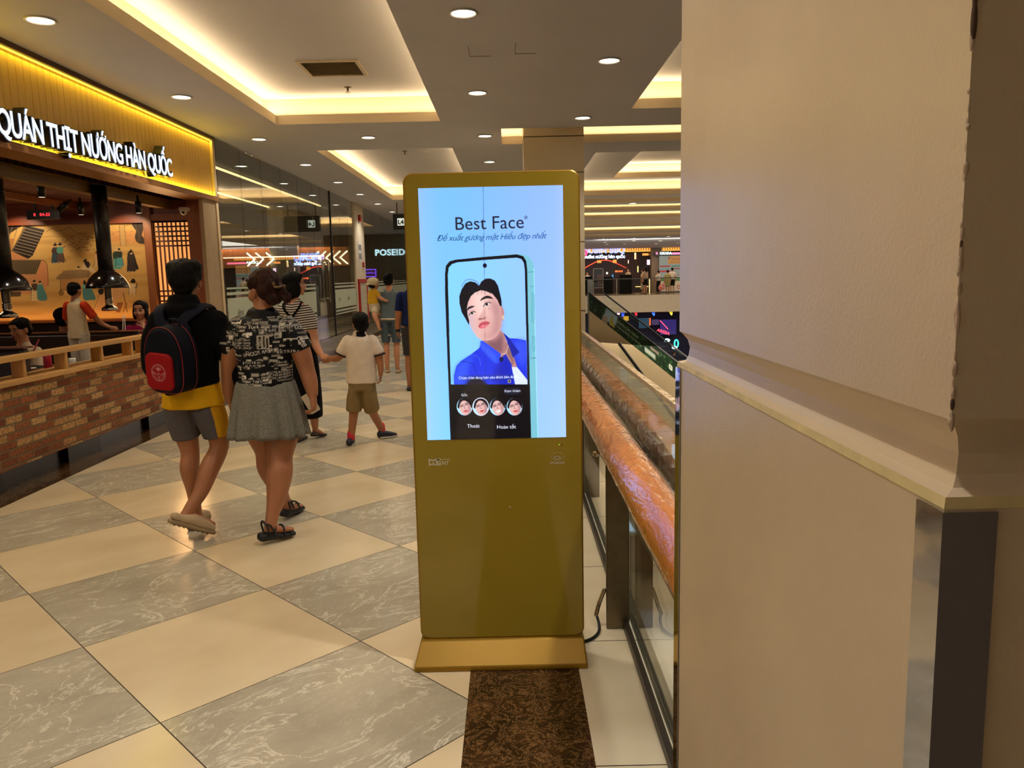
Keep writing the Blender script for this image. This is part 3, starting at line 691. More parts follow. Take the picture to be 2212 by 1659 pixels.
# brows, eyes, nose, lips
Z([(312, 535), (322, 505), (352, 492), (378, 496), (350, 510), (330, 520)], (34, 26, 32)); Z([(425, 450), (440, 425), (480, 405), (512, 412), (530, 430), (480, 428), (445, 440)], (30, 22, 28))
for cx, cy, s in ((358, 556, .85), (482, 480, 1.0)):
    Z([(cx - 32 * s, cy + 18 * s), (cx - 12 * s, cy - 8 * s), (cx + 14 * s, cy - 14 * s), (cx + 30 * s, cy - 12 * s), (cx + 8 * s, cy + 12 * s)], (196, 178, 178))
    cv.ell(*zq([(cx - 2, cy - 1)])[0], 3.6 * s, 3.9 * s, (34, 20, 22)); cv.line(zq([(cx - 34 * s, cy + 20 * s), (cx - 12 * s, cy - 10 * s), (cx + 14 * s, cy - 17 * s), (cx + 34 * s, cy - 13 * s)]), 1.8, (26, 18, 24), curve=True)
    cv.line(zq([(cx - 24 * s, cy - 14 * s), (cx, cy - 28 * s), (cx + 26 * s, cy - 28 * s)]), 1.1, (140, 96, 98), .6, curve=True)
Z([(405, 600), (410, 570), (440, 545), (452, 500), (470, 560), (478, 585), (455, 606), (425, 612)], (190, 140, 136), .7, 3)
Z([(408, 602), (425, 596), (450, 596), (474, 586), (464, 602), (440, 606), (420, 612)], (116, 62, 66), .85, 1)
cv.line(zq([(446, 470), (440, 520), (418, 566), (405, 590)]), 2.2, (232, 204, 198), .5, curve=True, soft=1)
Z([(412, 672), (416, 648), (440, 628), (458, 626), (480, 622), (503, 634), (494, 650), (470, 672), (438, 684)], (182, 74, 88)); Z([(425, 664), (450, 650), (492, 642), (470, 668), (440, 678)], (218, 124, 130), .8, 2)
cv.line(zq([(414, 668), (444, 648), (470, 646), (502, 636)]), 1.5, (96, 30, 44), curve=True)
cv.ell(*zq([(500, 515)])[0], 1.1, 1.1, (80, 50, 50))
hair = [(330, 655), (300, 600), (268, 545), (250, 470), (248, 410), (268, 350), (300, 300), (340, 282), (385, 292), (414, 322), (436, 284), (470, 260), (510, 258), (548, 276), (575, 320), (590, 380), (604, 440), (606, 495), (592, 492), (570, 440), (530, 390), (470, 365), (430, 358), (380, 378), (345, 410), (322, 460), (312, 510), (318, 570), (332, 620)]
Z(hair, (10, 9, 16), curve=False)
for k in range(7): cv.line(zq([(310 + k * 34, 300 + (k % 3) * 12), (296 + k * 36, 345), (300 + k * 34, 392)]), 1.1, (46, 44, 70), .5, curve=True)
cv.line(zq([(265, 330), (300, 275), (350, 268), (395, 285), (416, 318)]), 1.2, (40, 32, 110), .8, curve=True)
# caption
cv.rrect(*zq([(270, 1078)])[0], *zq([(712, 1118)])[0], 6, (30, 50, 120), .35)
# lower black panel with round previews
Z([(178, 1158), (822, 1156), (842, 1158), (851, 1640), (176, 1640)], (5, 4, 9), curve=False)
Z([(300, 1160), (480, 1160), (540, 1640), (240, 1640)], (24, 19, 17), .9, 4)
for k, cx in enumerate((293, 429, 569, 712)):
    fx, fy = zq([(cx, 1345)])[0]; R_ = 22.8
    circ = [(fx + R_ * math.cos(a) * 1.0, fy + R_ * 1.12 * math.sin(a)) for a in np.linspace(0, 2 * PI, 41)[:-1]]
    sub = Canvas(CW, CH, (150, 200, 230)); 
    def sp(P, c, al=1, so=0): sub.poly([(fx + a * 2.28, fy + b * 2.28) for a, b in P], c, al, so, True)
    sp([(-7.5, -6), (-5, -9.5), (1, -11.5), (7, -10), (9.5, -4), (9, 2), (6, -4), (0, -6), (-5, -3), (-7, 2), (-9, 0)], (16, 12, 18)); sp([(-7, -4), (-3, -7.5), (2, -8), (6, -5), (8, 0), (7.5, 6), (4, 10), (0, 11), (-4, 8), (-6.5, 3)], (198, 158, 154))
    sp([(3, -7), (7, -3), (8, 2), (7, 7), (3, 10), (4.5, 3)], (140, 98, 102), .6, 2)
    sp([(-8, -3), (-6, -8), (0, -11), (6, -10), (9, -5), (9.5, 2), (7, -2), (4, -6), (-1, -8), (-5, -5), (-7, 1)], (14, 10, 16))
    for ex, ey in ((-3.4, -.6), (2.6, -3.0)): sub.line([(fx + (ex - 1.8) * 2.28, fy + (ey + .7) * 2.28), (fx + (ex + 1.8) * 2.28, fy + (ey - .5) * 2.28)], 2.0, (34, 20, 24)); sub.line([(fx + (ex - 2) * 2.28, fy + (ey - 1) * 2.28), (fx + (ex + 2) * 2.28, fy + (ey - 2.2) * 2.28)], 1.5, (30, 20, 24))
    sub.line([(fx + .2 * 2.28, fy - 2 * 2.28), (fx - .4 * 2.28, fy + 2 * 2.28), (fx + 1.4 * 2.28, fy + 2.4 * 2.28)], 1.6, (150, 98, 98))
    sp([(-1.6, 5.8), (1, 4.4), (4, 4.4), (3, 6.4), (.5, 7)], (178, 66, 76)) if k != 2 else sp([(-2, 5.4), (4, 3.6), (3.4, 6.6), (0, 7.8)], (226, 196, 196))
    mk, mx, my = cv.mask([circ]); cv.a[my:my + mk.shape[0], mx:mx + mk.shape[1]] = cv.a[my:my + mk.shape[0], mx:mx + mk.shape[1]] * (1 - mk[..., None]) + sub.a[my:my + mk.shape[0], mx:mx + mk.shape[1]] * mk[..., None]
    if k == 1:
        for a in range(40): cv.line([circ[a], circ[(a + 1) % 40]], 2, (214, 214, 236))
cv.rrect(*zq([(622, 1184)])[0], *zq([(768, 1242)])[0], 9, (22, 24, 40), .9)
for tx, X, Y, S in (("Xem thêm", 694, 1212, 11.0), ("Gốc", 291, 1247, 10.5), ("Thoát", 367, 1508, 15.0), ("Hoàn tất", 644, 1515, 15.0)): cv.text(tx, *zq([(X, Y)])[0], S, (226, 228, 248), offset=.008)
cv.text("Chọn chân dung bạn yêu thích bên dưới.", *zq([(492, 1098)])[0], 11.0, (226, 232, 255), offset=.01, space=.94)
# panel seam lines of the display and headline
cv.line([q(1044, 402), q(1047, 640)], .9, (20, 24, 60), .8); cv.line([q(1047, 640), q(1050, 948)], .8, (30, 20, 40), .45)
cv.text("Best Face", *q(1057, 486), 51, (24, 26, 40), rot=-math.radians(.3), offset=.013)
cv.text("*", *q(1136, 477), 26, (24, 26, 40), offset=.01)
cv.line([q(1029, 514), q(1031.5, 513), q(1032.2, 510.5)], 1.5, (22, 66, 110))
cv.text("Đề xuất gưong mặt Hiểu đẹp nhất", *q(1061, 516), 22.6, (22, 66, 110), rot=-math.radians(.2), shear=.35, offset=-.003, space=.93)
so = cv.plane('screen', (SX0, KY - .0012, SZ1), (SX1 - SX0, 0, 0), (0, 0, SZ0 - SZ1), colmat('lit_display', .08, 1.38, coat=1), kiosk)
# printed marks under the display
M_LOGO = mat('pale_print', (196, 184, 150), .5)
def kp(x, y):   # photo pixel -> point on the kiosk face
    d = M.to_3x3() @ Vector(((x - 1106) / FPX, -(y - 829.5) / FPX, -1)); s = (KY - .0008) / d.y; return (d.x * s, KY - .0008, EYE + d.z * s)
def flat(P): mbl.add([kp(*p) for p in P], [tuple(range(len(P)))[::-1]])
def ringp(cx, cy, r, w, a0=0, a1=2 * PI, n=20, ys=1):
    for k in range(n):
        a, b = a0 + (a1 - a0) * k / n, a0 + (a1 - a0) * (k + 1) / n
        flat([(cx + r * math.cos(a), cy + ys * r * math.sin(a)), (cx + (r + w) * math.cos(a), cy + ys * (r + w) * math.sin(a)), (cx + (r + w) * math.cos(b), cy + ys * (r + w) * math.sin(b)), (cx + r * math.cos(b), cy + ys * r * math.sin(b))])
mbl = MB()
flat([(925.5, 991), (935, 993), (935, 996), (929, 995)]); flat([(925.5, 991), (929, 995), (929, 1003), (926, 1007)]); flat([(926, 1007), (929, 1003), (935, 1000), (935, 1004)]); flat([(935, 993), (946, 990), (945, 994), (936, 996.5)]); flat([(946, 990), (948, 1006), (944, 1004), (943, 994)]); flat([(935, 1001), (944, 1003), (948, 1006.5), (935, 1005)])
ringp(939.5, 999, 2.6, 1.7); ringp(948.5, 993, 2.6, 1.3); flat([(952, 992), (974, 991.5), (974, 992.6), (952, 993.2)]); flat([(949, 998), (952, 998), (952, 1006), (949, 1006)])
mbl.build('left_emblem', M_LOGO, kiosk)
wtext("NT", .0215, kp(962, 1000.5), offset=.0006).build('left_emblem_letters', M_LOGO, kiosk)
mbl = MB(); ringp(1204, 988.5, 3.6, 1.6, n=20, ys=.8); ringp(1204, 994, 10, 1.6, PI * 1.2, PI * 1.8, 14, .75); ringp(1204, 985, 13, 1.3, PI * .2, PI * .8, 14, .65)
for k in range(7):
    a = PI * (1.08 + .14 * k); cx, cy = 1204 + 14.5 * math.cos(a), 991 + 14 * math.sin(a)
    flat([(cx + (1.5 if j % 2 else .7) * math.cos(2 * PI * j / 10), cy + (1.5 if j % 2 else .7) * math.sin(2 * PI * j / 10)) for j in range(10)])
mbl.build('right_emblem', M_LOGO, kiosk)
wtext("NTGROUP", .0122, kp(1204, 1000), offset=.0004).build('right_emblem_letters', M_LOGO, kiosk)
MB().disc(kp(1208, 960.5), .0022, 10, 'y').build('status_light', emat('green_led', (150, 220, 60), 1.2), kiosk)
MB().disc(kp(1214, 960.5), .0024, 10, 'y').build('sensor_hole', mat('hole_black', (8, 7, 5), .9), kiosk)
MB().disc(kp(1102, 1095), .0035, 10, 'y').build('stuck_speck', mat('speck', (190, 180, 150), .7), kiosk)
# ================================================================ RESTAURANT (left)
def at(x, y, Y):
    d = M.to_3x3() @ Vector(((x - 1106) / FPX, -(y - 829.5) / FPX, -1)); s = Y / d.y; return Vector((d.x * s, Y, EYE + d.z * s))
def woodmat(name, c, along='y', rough=.45, sc=1.0, var=.22, coat=0):
    if name in _mc: return _mc[name]
    m, g = newmat(name); L = lin(c); S = {'x': (1.2, 22, 22), 'y': (22, 1.2, 22), 'z': (22, 22, 1.2)}[along]
    mp = g.n('Mapping', {'Vector': g.pos(), 'Scale': tuple(v * sc for v in S)}); nz = g.n('TexNoise', {'Vector': mp, 'Scale': 1.5, 'Detail': 6.0, 'Distortion': .6})
    g.set(g.b.inputs['Base Color'], g.ramp(nz.outputs[0], [(.28, tuple(v * (1 - var) for v in L)), (.72, tuple(min(1, v * (1 + var)) for v in L))]))
    g.b.inputs['Roughness'].default_value = rough
    if coat: g.b.inputs['Coat Weight'].default_value = coat
    _mc[name] = m; return m
M_PINE = woodmat('pine_y', (206, 156, 84), 'y', .38); M_PINEZ = woodmat('pine_z', (200, 150, 80), 'z', .4); M_BRN = woodmat('brown_wood_y', (110, 66, 28), 'y'); M_BRNZ = woodmat('brown_wood_z', (150, 84, 36), 'z'); M_BRNX = woodmat('brown_wood_x', (134, 72, 32), 'x')
M_BLK = mat('matt_black', (14, 13, 12), .5); M_LEA = mat('brown_leather', (46, 28, 20), .38, bump=.2)
# fascia
fas = thing('shop_fascia', 'mustard yellow grooved timber fascia edged with yellow light strips over the restaurant', 'fascia', (-3.9, 6.5, 2.6))
mb = MB(); y = 1.6
while y < 10.5:
    e = min(y + .0955, 10.52); mb.box(-3.93, -3.872, y + .003, e - .003, 2.68, 3.40); y = e
mb.box(-3.93, -3.885, 1.6, 10.54, 2.66, 3.41); mb.build('grooved_boards', woodmat('fascia_boards', (200, 158, 70), 'z', .5, var=.08), fas)
MB().box(-3.93, -3.82, 1.6, 10.56, 3.385, CZ).build('top_trim', woodmat('trim_dark', (84, 50, 24), 'y'), fas, bevel=.003)
MB().box(-4.12, -3.82, 1.6, 10.56, 2.60, 2.665).build('bottom_trim', woodmat('trim_mid', (150, 96, 46), 'y'), fas, bevel=.004)
M_YL = emat('yellow_led', (255, 214, 60), 3)
MB().box(-3.866, -3.854, 1.6, 10.5, 3.374, 3.384).build('top_led', M_YL, fas); MB().box(-3.866, -3.854, 1.6, 10.5, 2.666, 2.676).build('bottom_led', M_YL, fas)
light('AREA', 'fascia_top_strip', (-3.845, 6, 3.37), 18, (1, .74, .07), .02, 9.0, None).rotation_euler = (0, math.radians(-22), 0)
light('AREA', 'fascia_bottom_strip', (-3.845, 6, 2.68), 12, (1, .74, .07), .02, 9.0, None).rotation_euler = (PI, math.radians(-22), 0)
sign = thing('restaurant_sign', 'white lit capital letters in one row on the yellow fascia', 'sign', (-3.88, 7.5, 2.8))
SA = dict(align='LEFT', space=1.0)
def signtext(off, ext, xx):
    tm = textmesh("QUÁN THỊT NƯỚNG HÀN QUỐC", .272, extrude=ext, offset=off, align='LEFT', space=.93); v = np.array(tm.v); w = v[:, 0].max()
    sx = 3.04 / w; tm.xf(Matrix.Diagonal((sx, 1, 1, 1))); return tm.xf(frame_m((xx, 5.99, 2.765), (0, 1, .018), (0, -.018, 1)))
signtext(.011, .045, -3.813).build('letter_cans', mat('can_black', (30, 26, 26), .3), sign)
signtext(.003, .001, -3.764).build('lit_faces', emat('sign_white', (205, 225, 255), 2.3), sign)
for k in range(6): MB().tube([(-3.872, 6.1 + .56 * k, 2.74), (-3.86, 6.1 + .56 * k, 2.76)], .006).build('standoff', M_BLK, sign)
# brick half wall, cap, rail
def brickmat():
    m, g = newmat('old_bricks'); sp = g.n('SeparateXYZ', {0: g.pos()}); P = g.n('CombineXYZ', {0: sp.outputs[1], 1: sp.outputs[2]})
    dn = g.n('TexNoise', {'Vector': g.pos(), 'Scale': 14.0, 'Detail': 3.0}); PP = g.n('VectorMath', {0: P, 1: g.n('VectorMath', {0: dn.outputs[1], 1: (.008, .008, 0)}, operation='MULTIPLY')}, operation='ADD')
    br = g.n('TexBrick', {'Vector': PP, 'Scale': 1.0, 'Mortar Size': .0072, 'Mortar Smooth': .35, 'Brick Width': .205, 'Row Height': .0635, 'Bias': 0.0, 'Color1': (0, 0, 0, 1), 'Color2': (1, 1, 1, 1), 'Mortar': (.5, .5, .5, 1)})
    bc = g.ramp(br.outputs[0], [(.0, lin((128, 66, 36))), (.25, lin((182, 108, 58))), (.45, lin((160, 92, 52))), (.6, lin((214, 160, 96))), (1, lin((232, 186, 122)))])
    sn = g.n('TexNoise', {'Vector': g.pos(), 'Scale': 46.0, 'Detail': 5.0, 'Roughness': .8}); bc = g.mix(g.ramp(sn.outputs[0], [(.42, (0, 0, 0)), (.62, (.75, .75, .75))]), bc, lin((84, 44, 28)))
    g.set(g.b.inputs['Base Color'], g.mix(br.outputs[1], bc, lin((122, 106, 74)))); g.b.inputs['Roughness'].default_value = .85
    h = g.m('ADD', g.m('MULTIPLY', g.m('SUBTRACT', 1.0, br.outputs[1]), 1.0), g.m('MULTIPLY', sn.outputs[0], .35)); g.set(g.b.inputs['Normal'], g.n('Bump', {'Height': h, 'Strength': .8, 'Distance': .012})); return m
bw = thing('brick_half_wall', 'low brown brick wall with pine cap and open pine rail in front of the restaurant', 'half wall', (-3.93, 7, 0))
MB().box(-4.05, -3.85, 3.2, 10.06, .165, .795).build('brick_face', brickmat(), bw)
MB().box(-4.02, -3.98, 3.2, 10.06, 0, .165).build('toe_kick', mat('toekick', (30, 18, 10), .25), bw)
mb = MB()
for a in (5.3, 6.75, 8.3): mb.box(-3.985, -3.93, a, a + .55, 0, .165)
mb.build('foot_blocks', mat('black_gloss', (8, 7, 6), .3), bw)
MB().box(-4.09, -3.83, 3.2, 10.06, .795, .835).build('cap_board', M_PINE, bw, bevel=.004)
MB().box(-3.985, -3.865, 3.2, 10.06, .975, 1.015).build('top_rail', M_PINE, bw, bevel=.004)
for y in (3.8, 4.4, 4.99, 5.58, 6.18, 6.77, 7.37, 7.96, 8.25, 8.85, 9.45): MB().box(-3.975, -3.872, y - .018, y + .018, .835, .975).build('baluster', M_PINEZ, bw, bevel=.003)
# end pillar of the restaurant
mb = MB().box(-3.90, -3.85, 10.07, 10.56, 0, 2.60); struct(mb.build('wall_left_pier', mat('beige_pier', (160, 134, 98), .6)))
struct(MB().box(-3.87, -3.835, 10.50, 10.575, 0, CZ).build('trim_1', mat('pier_trim', (205, 180, 140), .5)))
# interior shell
WB = 10.42
struct(MB().box(-9.2, -3.99, WB, WB + .14, 0, 3.2).build('wall_back_restaurant', mat('dark_brown_wall', (62, 34, 18), .6))); struct(MB().box(-9.3, -9.2, 1, WB + .1, 0, 3.2).build('wall_left_restaurant', mat('dark_brown_wall', (62, 34, 18))))
fl2 = MB().quad((-9.2, 1, .001), (-4.05, 1, .001), (-4.05, WB, .001), (-9.2, WB, .001)); struct(fl2.build('floor_restaurant', mat('dark_floor', (44, 30, 20), .4)))
struct(MB().quad((-9.2, 1, 3.05), (-4.0, 1, 3.05), (-4.0, WB, 3.05), (-9.2, WB, 3.05)).build('ceiling_restaurant', mat('black_soffit', (22, 16, 12), .8)))
t = thing('slatted_ceiling', 'brown timber slats with two long beams hanging over the restaurant tables', 'slatted ceiling', (-5.5, 7, 2.56))
mb = MB(); y = 3.4
while y < 10.2: mb.box(-7.2, -4.42, y, y + .055, 2.60, 2.68); y += .125
mb.build('slats', woodmat('slat_brown', (120, 62, 26), 'x'), t)
MB().box(-4.48, -4.36, 2.8, 10.38, 2.50, 2.62).build('beam', woodmat('beam_olive', (122, 90, 36), 'y'), t); MB().box(-5.66, -5.56, 2.8, 10.38, 2.53, 2.60).build('beam', woodmat('beam_brn', (140, 84, 40), 'y'), t)
struct(MB().box(-4.18, -4.06, 1.6, 10.4, 2.66, 3.05).build('trim_2', M_BLK))
# back wall joinery
struct(MB().box(-9.2, -3.99, WB - .05, WB, 2.36, 2.62).box(-9.2, -3.99, WB - .06, WB, 2.34, 2.37).build('trim_3', woodmat('lintel', (120, 50, 18), 'x')))
struct(MB().box(-4.74, -4.64, WB - .10, WB, 0, 2.62).box(-4.16, -3.90, WB - .10, WB, 0, 2.62).box(-4.64, -4.16, WB - .09, WB, 2.36, 2.44).box(-4.64, -4.16, WB - .09, WB, .95, 1.02).build('trim_4', M_BRNZ))
t = thing('lattice_window', 'glowing orange paper window behind a dark wooden lattice', 'window', (-4.4, WB, 1.02))
MB().box(-4.64, -4.16, WB - .03, WB - .005, 1.02, 2.37).build('paper_pane', emat('paper_glow', (255, 160, 84), .95), t)
mb = MB(); xa, xb = -4.625, -4.165; n = 8
for k in range(n + 1): x = xa + (xb - xa) * k / n; mb.box(x - .007, x + .007, WB - .055, WB - .03, 1.02, 2.37)
for z in [2.345 - .062 * k for k in range(6)] + [1.45, 1.385, 1.32, 1.255, 1.19, 1.125, 1.06]: mb.box(xa, xb, WB - .06, WB - .032, z - .010, z + .010)
mb.build('lattice', woodmat('lattice_dark', (84, 34, 14), 'z'), t)
light('AREA', 'paper_light', (-4.4, WB - .12, 1.7), 7, (1, .55, .22), .4, 1.2, (-4.4, 8, 1.4))
sh = MB().box(-9.2, -4.74, WB - .16, WB, 1.07, 1.10); tag(sh.build('back_shelf', woodmat('shelf_or', (176, 92, 34), 'x')), 'narrow orange lit shelf running under the mural', 'shelf')
tag(MB().box(-9.2, -4.74, WB - .10, WB, .0, 1.07).build('wall_bench', M_LEA), 'dark padded bench back under the mural shelf', 'bench')
light('AREA', 'shelf_strip', (-6.9, WB - .10, 1.115), 2.4, (1, .5, .16), 4.2, .02, (-6.9, WB, 1.3))
# mural
MX0, MX1, MZ0, MZ1 = -7.3, -4.74, 1.105, 2.36
MWp, MHp = 500, 246
mu = Canvas(MWp, MHp, (206, 160, 92))
def mq(zx, zy):
    p = at(zx / 3.77, 420 + zy / 3.77, WB - .02); return ((p.x - MX0) / (MX1 - MX0) * MWp, (MZ1 - p.z) / (MZ1 - MZ0) * MHp)
def mP(P, c, al=1, soft=0, curve=True): mu.poly([mq(*p) for p in P], c, al, soft, curve)
def mL(P, w, c, al=1): mu.line([mq(*p) for p in P], w, c, al, curve=True)
random.seed(5)
for k in range(60):
    x = random.uniform(0, MWp); y = random.uniform(20, MHp); mu.ell(x, y, random.uniform(20, 70), random.uniform(2, 7), random.choice([(176, 118, 52), (224, 172, 96), (150, 104, 50), (214, 158, 80)]), .35, 3)
mL([(370, 310), (420, 280), (460, 300), (520, 290), (560, 270), (620, 310), (700, 320)], 1.3, (110, 76, 44), .8)
mL([(340, 350), (450, 340), (560, 350), (640, 330), (760, 350), (800, 330)], 1.1, (130, 90, 50), .6)
for k in range(46): x, y = random.uniform(480, 800), random.uniform(345, 470); mL([(x, y), (x + 9, y - 3), (x + 18, y)], 1.1, (96, 62, 36), .6)
for k in range(30): x, y = random.uniform(900, 1180), random.uniform(300, 400); mL([(x, y), (x + 9, y - 3), (x + 18, y)], 1.1, (96, 62, 36), .5)
mP([(880, 300), (1180, 300), (1190, 400), (1000, 400), (890, 390)], (196, 128, 80), .6, 3, False)
mP([(-250, 240), (200, 240), (30, 350), (-250, 350)], (52, 40, 34), curve=False)
for k in range(9): mL([(-200 + 45 * k, 350), (-165 + 45 * k, 245)], 1.6, (120, 100, 80))
mP([(-250, 360), (120, 360), (70, 530), (-250, 530)], (170, 112, 66), .8, curve=False)
mP([(205, 250), (362, 288), (262, 500), (225, 525), (90, 460)], (44, 34, 30), curve=False)
for k in range(10): a = k / 9; mL([(205 - 115 * a + 4, 252 + 205 * a), (362 - 112 * a, 290 + 208 * a)], 1.9, (142, 120, 96))
mL([(215, 250), (70, 500)], 3, (120, 96, 70)); mP([(90, 462), (225, 525), (100, 560), (72, 505)], (196, 130, 84), curve=False)
mP([(-250, 532), (338, 534), (290, 650), (-250, 656)], (104, 84, 62), curve=False)
for k in range(34): mL([(-240 + 17 * k, 534), (-262 + 17 * k - 10, 652)], 1.1, (62, 48, 36), .8)
for k in range(5): mL([(-250, 556 + 20 * k), (320 - 8 * k, 556 + 20 * k)], 1, (72, 56, 42), .7)
mP([(338, 534), (380, 575), (390, 740), (320, 810), (290, 650)], (206, 134, 88), curve=False); mP([(-250, 656), (290, 650), (320, 810), (-250, 820)], (200, 136, 92), curve=False); mL([(338, 534), (380, 575), (390, 740)], 1.4, (110, 64, 40))
mP([(75, 790), (170, 790), (165, 830), (80, 832)], (92, 70, 50), curve=False); mu.ell(*mq(85, 800), 4, 6, (60, 46, 36))
def figure(x, y, h, robe, skirt, hat=True, lean=0, hairc=(36, 26, 22)):
    """a tiny painted figure in long robes standing at x, y (feet)"""
    s = h / 100.0
    F = lambda P: [(x + a * s + lean * (-b) * .01, y + b * s) for a, b in P]
    mP(F([(-18, 0), (-14, -50), (-6, -62), (8, -62), (16, -48), (24, -4), (4, 2)]), skirt); mL(F([(-18, 0), (-14, -50), (-6, -62)]), .9, (60, 44, 34)); mL(F([(16, -48), (24, -4)]), .9, (60, 44, 34))
    mP(F([(-14, -50), (-14, -72), (-4, -82), (8, -82), (16, -70), (14, -50), (0, -46)]), robe); mP(F([(-18, -55), (-16, -74), (-8, -70), (-8, -52)]), robe)
    mu.ell(*mq(x + 1 * s + lean * .9, y - 88 * s), 2.6 * s * .6 + .9, 3.2 * s * .6 + .9, (222, 176, 130)); mu.ell(*mq(x + lean * .9 - 1 * s, y - 92 * s), 3.0 * s * .6 + .8, 2.2 * s * .6 + .6, hairc)
    if hat: mP(F([(-14, -94), (14, -96), (8, -90), (-8, -89)]), hairc, curve=False); mP(F([(-5, -95), (5, -96), (4, -104), (-4, -103)]), hairc, curve=False)
    mu.ell(*mq(x - 8 * s, y + 1 * s), 2, 1, (232, 206, 160)); mu.ell(*mq(x + 6 * s, y + 2 * s), 2, 1, (232, 206, 160))
figure(446, 556, 155, (70, 54, 50), (54, 74, 88)); figure(486, 552, 155, (86, 150, 136), (96, 70, 64)); mL([(505, 500), (540, 552)], 1, (90, 60, 40)); mL([(500, 500), (520, 552)], 1, (90, 60, 40))
figure(785, 585, 120, (206, 156, 110), (214, 168, 116), False); figure(850, 585, 140, (110, 150, 150), (120, 160, 160)); figure(945, 605, 175, (48, 66, 50), (84, 148, 140), True, hairc=(196, 160, 110)); figure(968, 585, 150, (50, 58, 50), (84, 148, 150), False)
mP([(1040, 600), (1035, 490), (1050, 470), (1085, 480), (1110, 560), (1125, 605), (1100, 612)], (38, 32, 34)); figure(1062, 625, 170, (60, 48, 46), (58, 46, 46))
mP([(665, 610), (680, 560), (720, 570), (775, 630), (700, 630)], (218, 186, 140)); mP([(685, 560), (715, 545), (730, 575), (712, 600)], (48, 40, 40)); mu.ell(*mq(690, 545), 4, 4, (44, 34, 32)); mP([(668, 545), (700, 520), (705, 540)], (44, 34, 32), curve=False); mu.ell(*mq(635, 600), 4, 4, (210, 170, 120)); mu.ell(*mq(636, 592), 3.5, 2.2, (40, 30, 28))
mP([(455, 690), (500, 640), (530, 620), (700, 615), (735, 640), (718, 675), (600, 688)], (150, 116, 78)); 
for k in range(16): mL([(480 + 15 * k, 645), (468 + 16 * k, 688)], 1, (96, 70, 46), .8)
mL([(490, 690), (490, 790)], 1.4, (96, 64, 40)); mL([(715, 640), (720, 790)], 1.4, (96, 64, 40)); mP([(492, 690), (715, 688), (715, 775), (495, 775)], (176, 120, 72), .8, curve=False); mL([(490, 775), (620, 775)], 1.6, (84, 54, 34))
for r_, w in ((5.6, 1.4),):
    cx, cy = mq(496, 802); P = [(cx + r_ * math.cos(a), cy + r_ * 1.05 * math.sin(a)) for a in np.linspace(0, 2 * PI, 25)]; mu.line(P, w, (70, 42, 28)); [mu.line([(cx, cy), P[k]], .8, (70, 42, 28)) for k in range(0, 24, 3)]
mP([(670, 770), (700, 762), (740, 765), (775, 850), (740, 858), (680, 856)], (74, 118, 118)); mP([(668, 760), (670, 735), (700, 730), (735, 742), (740, 768)], (100, 158, 140)); mu.ell(*mq(688, 722), 4.4, 5, (30, 24, 24)); mu.ell(*mq(684, 706), 2.4, 2.4, (30, 24, 24))
mP([(236, 700), (300, 690), (310, 860), (240, 862)], (206, 134, 88), .0); figure(278, 858, 165, (84, 62, 50), (216, 184, 132), False); figure(330, 850, 150, (96, 150, 128), (84, 134, 132), False, lean=-6); mP([(300, 760), (340, 745), (382, 852), (310, 856)], (84, 134, 132))
mP([(830, 760), (1020, 755), (990, 830), (940, 880), (950, 960), (760, 960)], (214, 158, 104), .9, curve=False); mL([(830, 762), (750, 960)], 1.2, (150, 96, 56)); mP([(950, 880), (1000, 876), (975, 960), (940, 960)], (150, 96, 58), curve=False); mL([(1000, 800), (1032, 955)], 2.4, (130, 84, 50)); mL([(1030, 885), (1000, 955)], 2, (130, 84, 50))
mP([(797, 775), (840, 768), (835, 810), (806, 812)], (40, 34, 32))
mP([(1045, 740), (1075, 725), (1105, 745), (1100, 815), (1085, 815), (1080, 790), (1062, 815), (1048, 812)], (222, 190, 142)); mL([(1045, 740), (1048, 815)], 1, (60, 44, 34)); mL([(1105, 745), (1100, 815)], 1, (60, 44, 34)); mu.ell(*mq(1080, 710), 7, 4, (40, 32, 30)); mu.ell(*mq(1082, 698), 4.5, 4, (40, 32, 30)); mL([(1108, 720), (1112, 745), (1095, 762)], 1.6, (40, 32, 30))
mP([(968, 250), (1008, 246), (1024, 420), (978, 424)], (190, 150, 96), .9, curve=False); mL([(968, 250), (978, 424)], 1.1, (110, 80, 50)); mL([(1008, 248), (1024, 420)], 1.1, (110, 80, 50)); mL([(1008, 255), (1075, 250)], 1.1, (110, 80, 50))
mP([(1075, 236), (1175, 236), (1170, 280), (1150, 330), (1190, 380), (1192, 404), (1120, 396), (1095, 350), (1105, 300), (1085, 270)], (62, 48, 38)); mL([(1090, 240), (1130, 330), (1120, 396)], 1.2, (110, 84, 60)); mL([(1150, 330), (1175, 250)], 2, (120, 84, 50))
mural = mu.plane('mural', (MX0, WB - .012, MZ1), (MX1 - MX0, 0, 0), (0, 0, MZ0 - MZ1), colmat('mural_paint', .55))
tag(mural, 'ochre wall mural of tiny robed villagers, tiled roofs and a thatched cart', 'mural')
for x, w in ((-6.35, 24), (-4.95, 24), (-7.2, 16)): light('SPOT', 'mural_spot', (x, WB - .62, 2.52), w, (1, .82, .52), .02, target=(x, WB, 1.85), spot=math.radians(84), blend=.4)
